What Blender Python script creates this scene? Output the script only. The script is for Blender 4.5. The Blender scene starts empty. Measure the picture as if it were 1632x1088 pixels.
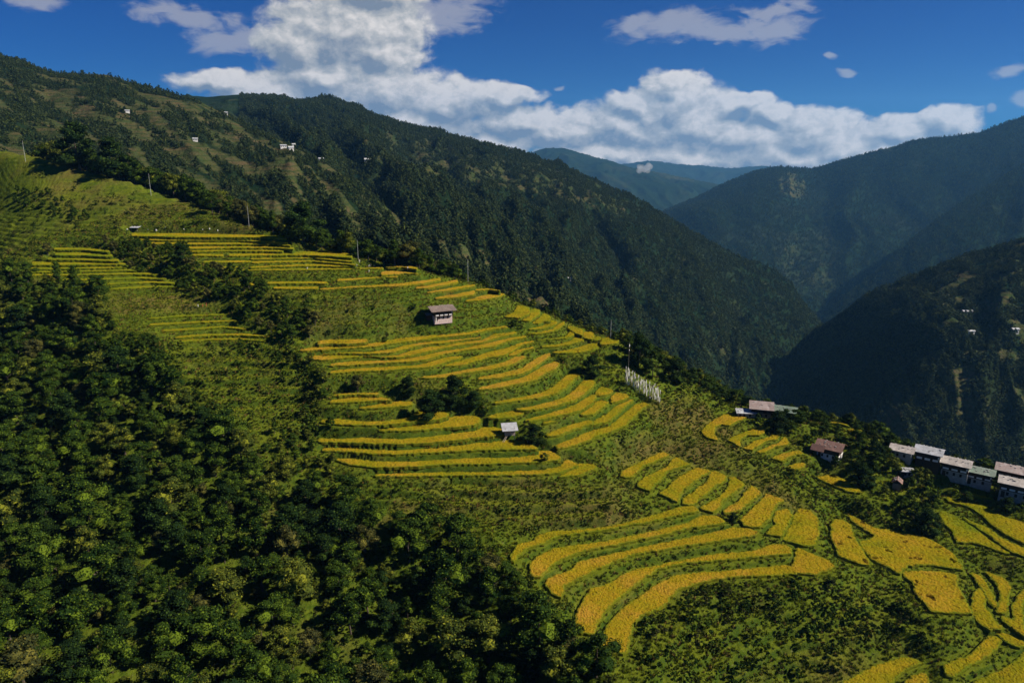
import bpy, bmesh, math, random
import numpy as np
from mathutils import Vector, Matrix, geometry
random.seed(7); np.random.seed(7)
R=math.radians
C=bpy.context.scene.collection
SC=bpy.context.scene

# ---------------------------------------------------------------- camera, sky, sun, exposure
F=1165.0; PITCH=math.atan(304/1165.0); cp,sp=math.cos(PITCH),math.sin(PITCH)
cam=bpy.data.cameras.new('camera'); camo=bpy.data.objects.new('camera',cam); C.objects.link(camo)
cam.sensor_width=36; cam.lens=36*F/1632; cam.clip_start=1; cam.clip_end=60000
camo.location=(0,0,0); camo.rotation_euler=(math.pi/2-PITCH,0,0); SC.camera=camo
SUN_AZ=R(98); SUN_EL=R(40)           # azimuth clockwise from +Y
sun_dir=Vector((math.sin(SUN_AZ)*math.cos(SUN_EL),math.cos(SUN_AZ)*math.cos(SUN_EL),math.sin(SUN_EL)))
sl=bpy.data.lights.new('sun','SUN'); sl.energy=5.0; sl.angle=R(.5); sl.color=(1,.93,.80)
so=bpy.data.objects.new('sun',sl); C.objects.link(so); so.rotation_euler=sun_dir.to_track_quat('Z','Y').to_euler(); so.location=(0,0,800)
SC.view_settings.view_transform='Standard'; SC.view_settings.look='None'; SC.view_settings.exposure=.6; SC.view_settings.gamma=1
SC.cycles.max_bounces=6; SC.cycles.diffuse_bounces=2; SC.cycles.glossy_bounces=1; SC.cycles.transmission_bounces=2; SC.cycles.volume_bounces=1; SC.cycles.transparent_max_bounces=6
SC.cycles.use_denoising=True; SC.cycles.caustics_reflective=False; SC.cycles.caustics_refractive=False
def gv(py):
    v=-(py-544)/F
    return sp-v*cp, cp+v*sp
def azel(px,py):
    g,yf=gv(py); x=(px-816)/F
    return math.atan2(x,yf), math.atan2(-g,math.hypot(x,yf))

class NB:
    def __init__(s,nt): s.nt=nt; s.n=nt.nodes; s.l=nt.links
    def node(s,t,**k):
        n=s.n.new(t)
        for a,b in k.items():
            if a=='op': n.operation=b
            elif a=='inp':
                for i,v in b.items():
                    if isinstance(v,bpy.types.NodeSocket): s.l.new(v,n.inputs[i])
                    else: n.inputs[i].default_value=v
            else: setattr(n,a,b)
        return n
    def m(s,op,a,b=None,c=None,clamp=False):
        d={0:a}
        if b is not None: d[1]=b
        if c is not None: d[2]=c
        n=s.node('ShaderNodeMath',op=op,inp=d); n.use_clamp=clamp; return n.outputs[0]
    def vm(s,op,a,b=None,sc=None):
        d={0:a}
        if b is not None: d[1]=b
        n=s.node('ShaderNodeVectorMath',op=op,inp=d)
        if sc is not None: n.inputs['Scale'].default_value=sc
        return n
    def rng(s,v,a,b,c=0.,d=1.,kind='LINEAR'):
        n=s.node('ShaderNodeMapRange',inp={0:v,1:a,2:b,3:c,4:d}); n.interpolation_type=kind; return n.outputs[0]
    def mix(s,f,a,b):
        n=s.n.new('ShaderNodeMix'); n.data_type='RGBA'
        for i,v in ((0,f),(6,a),(7,b)):
            if isinstance(v,bpy.types.NodeSocket): s.l.new(v,n.inputs[i])
            else: n.inputs[i].default_value=(*v,1) if i>0 and len(v)==3 else v
        return n.outputs[2]
    def noise(s,vec,scale,detail=3,rough=.55,dist=0.):
        n=s.node('ShaderNodeTexNoise',inp={'Scale':scale,'Detail':detail,'Roughness':rough,'Distortion':dist})
        if vec is not None: s.l.new(vec,n.inputs['Vector'])
        return n.outputs[0]

world=bpy.data.worlds.new('World'); SC.world=world; world.use_nodes=True
def build_world():
    nt=world.node_tree; nt.nodes.clear(); b=NB(nt)
    sky=b.node('ShaderNodeTexSky'); sky.sky_type='NISHITA'; sky.sun_disc=False
    sky.sun_elevation=SUN_EL; sky.sun_rotation=SUN_AZ; sky.altitude=2500; sky.air_density=1.0; sky.dust_density=.3; sky.ozone_density=3
    hs=b.node('ShaderNodeHueSaturation',inp={'Hue':.5,'Saturation':1.25,'Value':1.0,'Color':sky.outputs[0]})
    tint=b.node('ShaderNodeMix'); tint.data_type='RGBA'; tint.blend_type='MULTIPLY'; tint.inputs[0].default_value=1
    nt.links.new(hs.outputs[0],tint.inputs[6]); tint.inputs[7].default_value=(.0,.27,.70,1)
    skyc=tint.outputs[2]
    tc=b.node('ShaderNodeTexCoord'); sep=b.node('ShaderNodeSeparateXYZ',inp={0:tc.outputs['Generated']})
    az=b.m('ARCTAN2',sep.outputs[0],sep.outputs[1]); el=b.m('ARCSINE',sep.outputs[2])
    ae=b.node('ShaderNodeCombineXYZ',inp={0:az,1:el}).outputs[0]
    # slow warp so cloud outlines billow
    wn=b.node('ShaderNodeTexNoise',inp={'Vector':ae,'Scale':14.,'Detail':3.,'Roughness':.55})
    w=b.vm('SCALE',b.vm('SUBTRACT',wn.outputs['Color'],(.5,.5,.5)).outputs[0],sc=.05).outputs[0]
    aew=b.vm('ADD',ae,w).outputs[0]
    def blobs(L,vec):
        acc=None
        for (x,y,rx,ry) in L:
            a0,e0=azel(x,y); ra=rx/F*math.cos(a0)**2; re=ry/F
            mp=b.node('ShaderNodeMapping',inp={0:vec}); mp.vector_type='POINT'
            mp.inputs['Location'].default_value=(-a0/ra,-e0/re,0); mp.inputs['Scale'].default_value=(1/ra,1/re,0)
            g=b.node('ShaderNodeTexGradient',inp={0:mp.outputs[0]}); g.gradient_type='SPHERICAL'
            acc=g.outputs[1] if acc is None else b.m('MAXIMUM',acc,g.outputs[1])
        return acc
    off=b.vm('ADD',aew,(.010,.012,0)).outputs[0]
    cum=[(560,45,150,75),(470,75,75,50),(610,90,85,45),(520,120,120,40),(600,-25,100,45),
         (430,145,110,34),(600,150,150,50),(720,165,150,40),(350,128,100,22),(800,155,80,18),(660,195,140,35),
         (840,195,110,30),(900,210,130,42),(1000,205,130,50),(1075,165,85,55),(1040,180,90,50),(1110,200,110,60),(1180,225,110,42),(1180,170,75,20),
         (1300,220,100,50),(1350,235,120,42),(1430,215,110,35),(1510,200,62,34),(1400,245,160,30),(1100,250,230,40),(780,230,120,22),(1075,140,45,30),(1010,165,60,30),(1230,185,50,22),(960,250,150,30),(1280,255,150,30)]
    wis=[(1080,45,130,30),(1150,55,120,20),(1230,35,90,30),(1010,35,60,18),(1610,110,50,14),(1640,165,45,14),(1328,90,16,9),(1350,112,22,8),
         (1574,170,16,7),(300,25,130,24),(370,60,100,30),(60,0,60,18),(700,20,120,40),(1230,10,90,14),(890,145,10,6)]
    D=blobs(cum,aew); D2=blobs(cum,off)
    vs=b.vm('MULTIPLY',ae,(1,1.35,1)).outputs[0]; vso=b.vm('ADD',vs,(.007,.010,0)).outputs[0]
    f1=b.noise(vs,26.,10,.60,.25); f2=b.noise(vso,26.,10,.60,.25)
    dens=b.m('ADD',b.m('MULTIPLY',D,1.25),b.m('MULTIPLY',b.m('SUBTRACT',f1,.5),1.15))
    dens2=b.m('ADD',b.m('MULTIPLY',D2,1.25),b.m('MULTIPLY',b.m('SUBTRACT',f2,.5),1.15))
    mask=b.rng(dens,.07,.42,kind='SMOOTHSTEP')
    gate=b.rng(D,.0,.12,kind='SMOOTHSTEP'); mask=b.m('MULTIPLY',mask,gate)
    fd=b.noise(vs,75.,6,.62,.4); lit=b.m('ADD',b.m('MULTIPLY',b.rng(b.m('SUBTRACT',dens,dens2),-.42,.42),.78),b.m('MULTIPLY',b.rng(fd,.25,.75),.34))
    thick=b.rng(dens,.25,1.0)
    sh=b.m('SUBTRACT',lit,b.m('MULTIPLY',thick,.06),clamp=True)
    cc=b.node('ShaderNodeValToRGB',inp={0:sh}); cr=cc.color_ramp
    cr.elements[0].position=.22; cr.elements[0].color=(.27,.32,.40,1); cr.elements[1].position=.92; cr.elements[1].color=(1.12,1.04,.96,1)
    e=cr.elements.new(.55); e.color=(.62,.62,.61,1)
    W=blobs(wis,aew); fw=b.noise(b.vm('MULTIPLY',ae,(1,2.6,1)).outputs[0],26.,8,.62,.5)
    wd=b.m('ADD',W,b.m('MULTIPLY',b.m('SUBTRACT',fw,.5),1.6)); wm=b.m('MULTIPLY',b.rng(wd,.18,.75,kind='SMOOTHSTEP'),b.rng(W,0.,.25)); wm=b.m('MULTIPLY',wm,.62)
    col=b.mix(wm,skyc,tuple(v*10.5 for v in (.62,.60,.62)))
    clc=b.vm('SCALE',cc.outputs[0],sc=10.5).outputs[0]
    col=b.mix(mask,col,clc)
    bg=b.node('ShaderNodeBackground',inp={0:col,1:.05}); out=b.node('ShaderNodeOutputWorld',inp={0:bg.outputs[0]})
build_world()
world.cycles.sampling_method='MANUAL'; world.cycles.sample_map_resolution=512

# ---------------------------------------------------------------- helpers
def perm(seed):
    r=np.random.RandomState(seed); return r.permutation(4096)
def pn(x,y,seed=0):
    P=perm(seed); xi=np.floor(x).astype(int); yi=np.floor(y).astype(int); xf=x-xi; yf=y-yi
    u=xf*xf*xf*(xf*(xf*6-15)+10); v=yf*yf*yf*(yf*(yf*6-15)+10)
    def g(a,b_,dx,dy):
        h=P[(P[a&4095]+b_)&4095]*(2*math.pi/4096.); return np.cos(h)*dx+np.sin(h)*dy
    a=g(xi,yi,xf,yf); c=g(xi+1,yi,xf-1,yf); d=g(xi,yi+1,xf,yf-1); e=g(xi+1,yi+1,xf-1,yf-1)
    return (a+(c-a)*u+(d-a)*v+(a-c-d+e)*u*v)*1.5
def fbm(x,y,o=4,seed=0,gain=.5,ridge=False):
    s=0;a=1.;t=0
    for k in range(o):
        n=pn(x*2**k+k*17.3,y*2**k-k*9.1,seed+k)
        if ridge: n=1-2*np.abs(n)
        s=s+a*n; t+=a; a*=gain
    return s/t
def inside(P,X,Y):
    c=np.zeros(X.shape,bool); n=len(P)
    for k in range(n):
        x1,y1=P[k-1];x2,y2=P[k]
        if y1==y2: continue
        c^=((y1>Y)!=(y2>Y))&(X<(x2-x1)*(Y-y1)/(y2-y1)+x1)
    return c
def pdist(P,X,Y):
    d=np.full(X.shape,1e9)
    for k in range(len(P)):
        x1,y1=P[k-1];x2,y2=P[k]; dx,dy=x2-x1,y2-y1; L=dx*dx+dy*dy+1e-9
        t=np.clip(((X-x1)*dx+(Y-y1)*dy)/L,0,1); d=np.minimum(d,(X-x1-t*dx)**2+(Y-y1-t*dy)**2)
    return np.sqrt(d)
def proj(X,Y,Z):
    t=Y*cp-Z*sp; v=(Y*sp+Z*cp)/t
    return 816+F*X/t, 544-F*v
def tag(o,label=None,cat=None,group=None,kind=None):
    if label: o['label']=label
    if cat: o['category']=cat
    if group: o['group']=group
    if kind: o['kind']=kind
    return o
def mesh_obj(name,verts,faces,mat=None,parent=None,loc=None,smooth=False,link=True):
    me=bpy.data.meshes.new(name); me.from_pydata([tuple(v) for v in verts],[],[tuple(f) for f in faces]); me.update()
    o=bpy.data.objects.new(name,me)
    if link: C.objects.link(o)
    if mat: me.materials.append(mat)
    if parent: o.parent=parent
    if loc is not None: o.location=loc
    if smooth: me.shade_smooth()
    return o
def grid_mesh(name,V,nr,nc,mat,smooth=True):
    me=bpy.data.meshes.new(name); me.vertices.add(nr*nc); me.vertices.foreach_set('co',V.astype(np.float32).ravel())
    a=(np.arange(nr-1)[:,None]*nc+np.arange(nc-1)[None,:]).ravel()
    q=np.stack([a,a+1,a+nc+1,a+nc],1).astype(np.int32)
    me.loops.add(q.size); me.loops.foreach_set('vertex_index',q.ravel())
    me.polygons.add(len(q)); me.polygons.foreach_set('loop_start',np.arange(0,q.size,4,dtype=np.int32)); me.polygons.foreach_set('loop_total',np.full(len(q),4,np.int32))
    me.update(); me.validate()
    if smooth: me.shade_smooth()
    me.materials.append(mat)
    o=bpy.data.objects.new(name,me); C.objects.link(o); return o
def vattr(o,name,arr):
    a=o.data.attributes.new(name,'FLOAT','POINT'); a.data.foreach_set('value',np.asarray(arr,np.float32).ravel())
def empty(name,loc,rz=0):
    o=bpy.data.objects.new(name,None); C.objects.link(o); o.location=loc; o.rotation_euler=(0,0,rz); o.empty_display_size=.5; return o

# ---------------------------------------------------------------- materials
def newmat(name,rough=.9,spec=.1):
    m=bpy.data.materials.new(name); m.use_nodes=True; nt=m.node_tree; b=NB(nt); p=nt.nodes['Principled BSDF']
    p.inputs['Roughness'].default_value=rough; p.inputs['Specular IOR Level'].default_value=spec
    return m,b,p
def wcoord(b):
    return b.node('ShaderNodeNewGeometry').outputs['Position']
def bump(b,p,h,st,dist):
    n=b.node('ShaderNodeBump',inp={'Strength':st,'Distance':dist,'Height':h}); b.l.new(n.outputs[0],p.inputs['Normal'])
def mat_ground():
    m,b,p=newmat('hillside_grass',.95,.0); g=wcoord(b)
    dry=b.node('ShaderNodeAttribute',attribute_name='dry').outputs['Fac']; st=b.node('ShaderNodeAttribute',attribute_name='tread').outputs['Fac']
    n1=b.noise(g,.05,4,.6); n2=b.noise(g,.45,5,.65); n3=b.noise(g,2.2,4,.7)
    c=b.mix(b.rng(n2,.35,.65),(.046,.074,.007),(.110,.135,.012))
    c=b.mix(b.rng(b.m('ADD',n1,b.m('MULTIPLY',dry,.35)),.55,.82),c,(.125,.095,.026))
    c=b.mix(b.m('MULTIPLY',b.rng(n3,.50,.66),.35),c,(.022,.038,.006))
    c=b.mix(b.rng(b.noise(g,1.1,3,.6),.66,.76),c,(.20,.19,.07))
    c=b.mix(b.m('MULTIPLY',st,.75),c,(.150,.165,.011))
    wd_=b.node('ShaderNodeAttribute',attribute_name='riser_shade').outputs['Fac']; c=b.mix(b.m('MULTIPLY',wd_,.6),c,(.028,.056,.007))  # steep risers mixed darker: bank shade painted in with the weed green
    b.l.new(c,p.inputs['Base Color']); bump(b,p,n3,.9,.5); return m
def mat_rice():
    m,b,p=newmat('ripe_rice',.95,.0); g=wcoord(b)
    oi=b.node('ShaderNodeObjectInfo'); ripe=b.node('ShaderNodeSeparateColor',inp={0:oi.outputs['Color']}).outputs[0]
    n1=b.noise(g,.09,3,.6); n2=b.noise(g,1.3,4,.7); n3=b.noise(g,5.,3,.75)
    r=b.m('ADD',b.m('SUBTRACT',ripe,.06),b.m('MULTIPLY',b.m('SUBTRACT',n1,.5),1.5)); r=b.m('ADD',r,b.m('MULTIPLY',b.m('SUBTRACT',oi.outputs['Random'],.5),.12))
    cr=b.node('ShaderNodeValToRGB',inp={0:r}); e=cr.color_ramp
    e.elements[0].position=.05; e.elements[0].color=(.115,.155,.007,1); e.elements[1].position=1.; e.elements[1].color=(.42,.215,.026,1)
    x=e.elements.new(.38); x.color=(.235,.195,.006,1); x=e.elements.new(.68); x.color=(.33,.21,.010,1)
    c=b.mix(b.m('MULTIPLY',b.rng(n2,.42,.72),.8),cr.outputs[0],(.19,.18,.008)); c=b.mix(b.m('MULTIPLY',b.rng(n3,.52,.70),.55),c,(.10,.095,.008))
    rim=b.node('ShaderNodeAttribute',attribute_name='rim').outputs['Fac']; c=b.mix(b.m('MULTIPLY',b.rng(b.m('ADD',b.m('MULTIPLY',rim,.48),b.noise(g,.9,4,.7)),.62,.95),.8),c,(.085,.125,.009))
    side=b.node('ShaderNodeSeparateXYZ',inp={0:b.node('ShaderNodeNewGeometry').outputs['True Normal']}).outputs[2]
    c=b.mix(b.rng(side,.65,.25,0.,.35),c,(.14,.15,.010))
    b.l.new(c,p.inputs['Base Color']); bump(b,p,n3,.8,.35); return m
def mat_foliage(name,c1,c2,c3):
    m,b,p=newmat(name,.75,.03); oi=b.node('ShaderNodeObjectInfo'); g=wcoord(b)
    geo=b.node('ShaderNodeNewGeometry')
    n=b.noise(g,.9,3,.7)
    c=b.mix(oi.outputs['Random'],c1,c2); c=b.mix(b.rng(n,.45,.7),c,c3)
    c=b.mix(b.rng(geo.outputs['Random Per Island'],.7,1.,0.,.85),c,(min(1,c2[0]*3.2+.02),min(1,c2[1]*2.6+.02),c2[2]*1.6))  # random leaves painted much lighter, a sunlit sparkle put into the colour
    b.l.new(c,p.inputs['Base Color']); return m
def mat_plain(name,col,rough=.8,var=.25,scale=2.,spec=.2):
    m,b,p=newmat(name,rough,spec); tc=b.node('ShaderNodeTexCoord').outputs['Object']
    n=b.noise(tc,scale,5,.65); n2=b.noise(tc,scale*5,3,.6)
    c=b.mix(b.rng(n,.3,.75),tuple(v*(1-var) for v in col),tuple(min(1,v*(1+var*.5)) for v in col))
    c=b.mix(b.m('MULTIPLY',b.rng(n2,.5,.75),var*1.3,clamp=True),c,tuple(v*.35 for v in col))
    b.l.new(c,p.inputs['Base Color']); return m
def mat_sheet(name,col,col2):
    m,b,p=newmat(name,.55,.4); tc=b.node('ShaderNodeTexCoord').outputs['Object']
    n=b.noise(tc,.9,4,.6); wv=b.node('ShaderNodeTexWave',inp={'Vector':tc,'Scale':4.}); wv.bands_direction='X'
    vo=b.node('ShaderNodeTexVoronoi',inp={'Vector':b.vm('MULTIPLY',tc,(.55,.3,.3)).outputs[0],'Scale':1.}); 
    c=b.mix(b.rng(n,.38,.66),col,col2); c=b.mix(b.m('MULTIPLY',b.node('ShaderNodeSeparateColor',inp={0:vo.outputs['Color']}).outputs[0],.5),c,tuple(v*.45 for v in col))
    b.l.new(c,p.inputs['Base Color']); bump(b,p,wv.outputs[1],.5,.05); return m
def mat_far():
    m,b,p=newmat('far_slope_vegetation',.95,.0); g=wcoord(b)
    f=b.node('ShaderNodeAttribute',attribute_name='field').outputs['Fac']
    n1=b.noise(g,.0035,5,.6); n2=b.noise(g,.03,5,.7); n3=b.noise(g,.11,4,.7)
    c=b.mix(b.rng(n2,.35,.7),(.006,.015,.007),(.017,.032,.012)); c=b.mix(b.m('MULTIPLY',b.rng(n1,.5,.68),.5),c,(.034,.036,.016))
    c=b.mix(b.m('MULTIPLY',b.rng(n3,.5,.66),.7),c,(.008,.016,.006))
    fc=b.mix(b.rng(n2,.4,.65),(.050,.066,.020),(.105,.072,.035)); fc=b.mix(b.rng(n3,.55,.68),fc,(.03,.045,.012)); zz=b.node('ShaderNodeSeparateXYZ',inp={0:g}).outputs[2]; tl=b.m('SINE',b.m('ADD',b.m('MULTIPLY',zz,1.15),b.m('MULTIPLY',n2,5.))); fc=b.mix(b.rng(tl,.55,.9,0.,.7),fc,(.03,.045,.012))
    c=b.mix(f,c,fc); b.l.new(c,p.inputs['Base Color']); bump(b,p,n3,.8,6.); return m
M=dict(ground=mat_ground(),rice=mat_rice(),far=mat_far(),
 leaf=mat_foliage('dark_broadleaf_foliage',(.006,.018,.003),(.027,.050,.006),(.013,.027,.004)),
 glossy=mat_foliage('glossy_dark_foliage',(.006,.014,.004),(.012,.028,.006),(.010,.022,.005)), olive=mat_foliage('olive_foliage',(.028,.042,.008),(.060,.074,.010),(.022,.036,.006)),
 brownleaf=mat_foliage('brownish_foliage',(.028,.034,.010),(.042,.044,.014),(.018,.026,.008)),
 lime=mat_foliage('bright_green_foliage',(.05,.095,.012),(.085,.12,.015),(.035,.065,.010)),
 farleaf=mat_foliage('far_forest_foliage',(.010,.024,.009),(.028,.042,.014),(.012,.020,.008)),
 farolive=mat_foliage('far_olive_foliage',(.03,.048,.016),(.052,.066,.022),(.022,.036,.012)), grass=mat_foliage('grass_blades',(.062,.104,.008),(.120,.140,.012),(.048,.082,.007)),
 drygrass=mat_foliage('dry_grass_blades',(.08,.065,.022),(.12,.085,.028),(.05,.045,.014)),
 bark=mat_plain('bark',(.10,.075,.055),.9),
 white=mat_plain('whitewashed_wall',(.74,.70,.66),.9,.22,1.2), pink=mat_plain('weathered_plaster',(.62,.47,.42),.9,.3,1.5),
 timber=mat_plain('dark_timber',(.05,.03,.02),.8), plank=mat_plain('weathered_plank',(.42,.34,.28),.85,.35,3),
 shaded_white=mat_plain('shaded_whitewash_wall',(.36,.34,.31),.9,.35,1.2), dark=mat_plain('window_dark',(.015,.014,.014),.3), mud=mat_plain('mud_wall',(.30,.20,.13),.9),  # greyer copy of the white wall, shade of the house fronts in its colour
 rgrey=mat_sheet('grey_roof_sheet',(.50,.50,.52),(.33,.32,.32)), rbrown=mat_sheet('brown_roof_sheet',(.27,.20,.16),(.17,.12,.095)),
 rrust=mat_sheet('rusty_roof_sheet',(.22,.095,.065),(.13,.06,.045)), rgreen=mat_sheet('green_roof_sheet',(.13,.20,.14),(.22,.25,.19)),
 rpale=mat_sheet('pale_roof_sheet',(.50,.44,.39),(.30,.24,.20)), rrose=mat_sheet('faded_red_roof_sheet',(.30,.20,.175),(.40,.33,.30)),
 flag=mat_plain('white_flag_cloth',(.72,.70,.68),.9,.15), pole=mat_plain('bamboo_pole',(.45,.38,.27),.8), conc=mat_plain('grey_concrete_pole',(.5,.5,.47),.8),
 skin=mat_plain('skin',(.25,.14,.09),.7,.05), red=mat_plain('red_cloth',(.45,.10,.05),.9,.1), blue=mat_plain('dark_cloth',(.03,.03,.05),.9,.1), cream=mat_plain('cream_cloth',(.7,.66,.58),.9,.1), hair=mat_plain('black_hair',(.01,.009,.008),.6,.05),
 stone=mat_plain('grey_stone',(.35,.33,.30),.9,.3), soil=mat_plain('bare_soil',(.20,.13,.08),.95))

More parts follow.
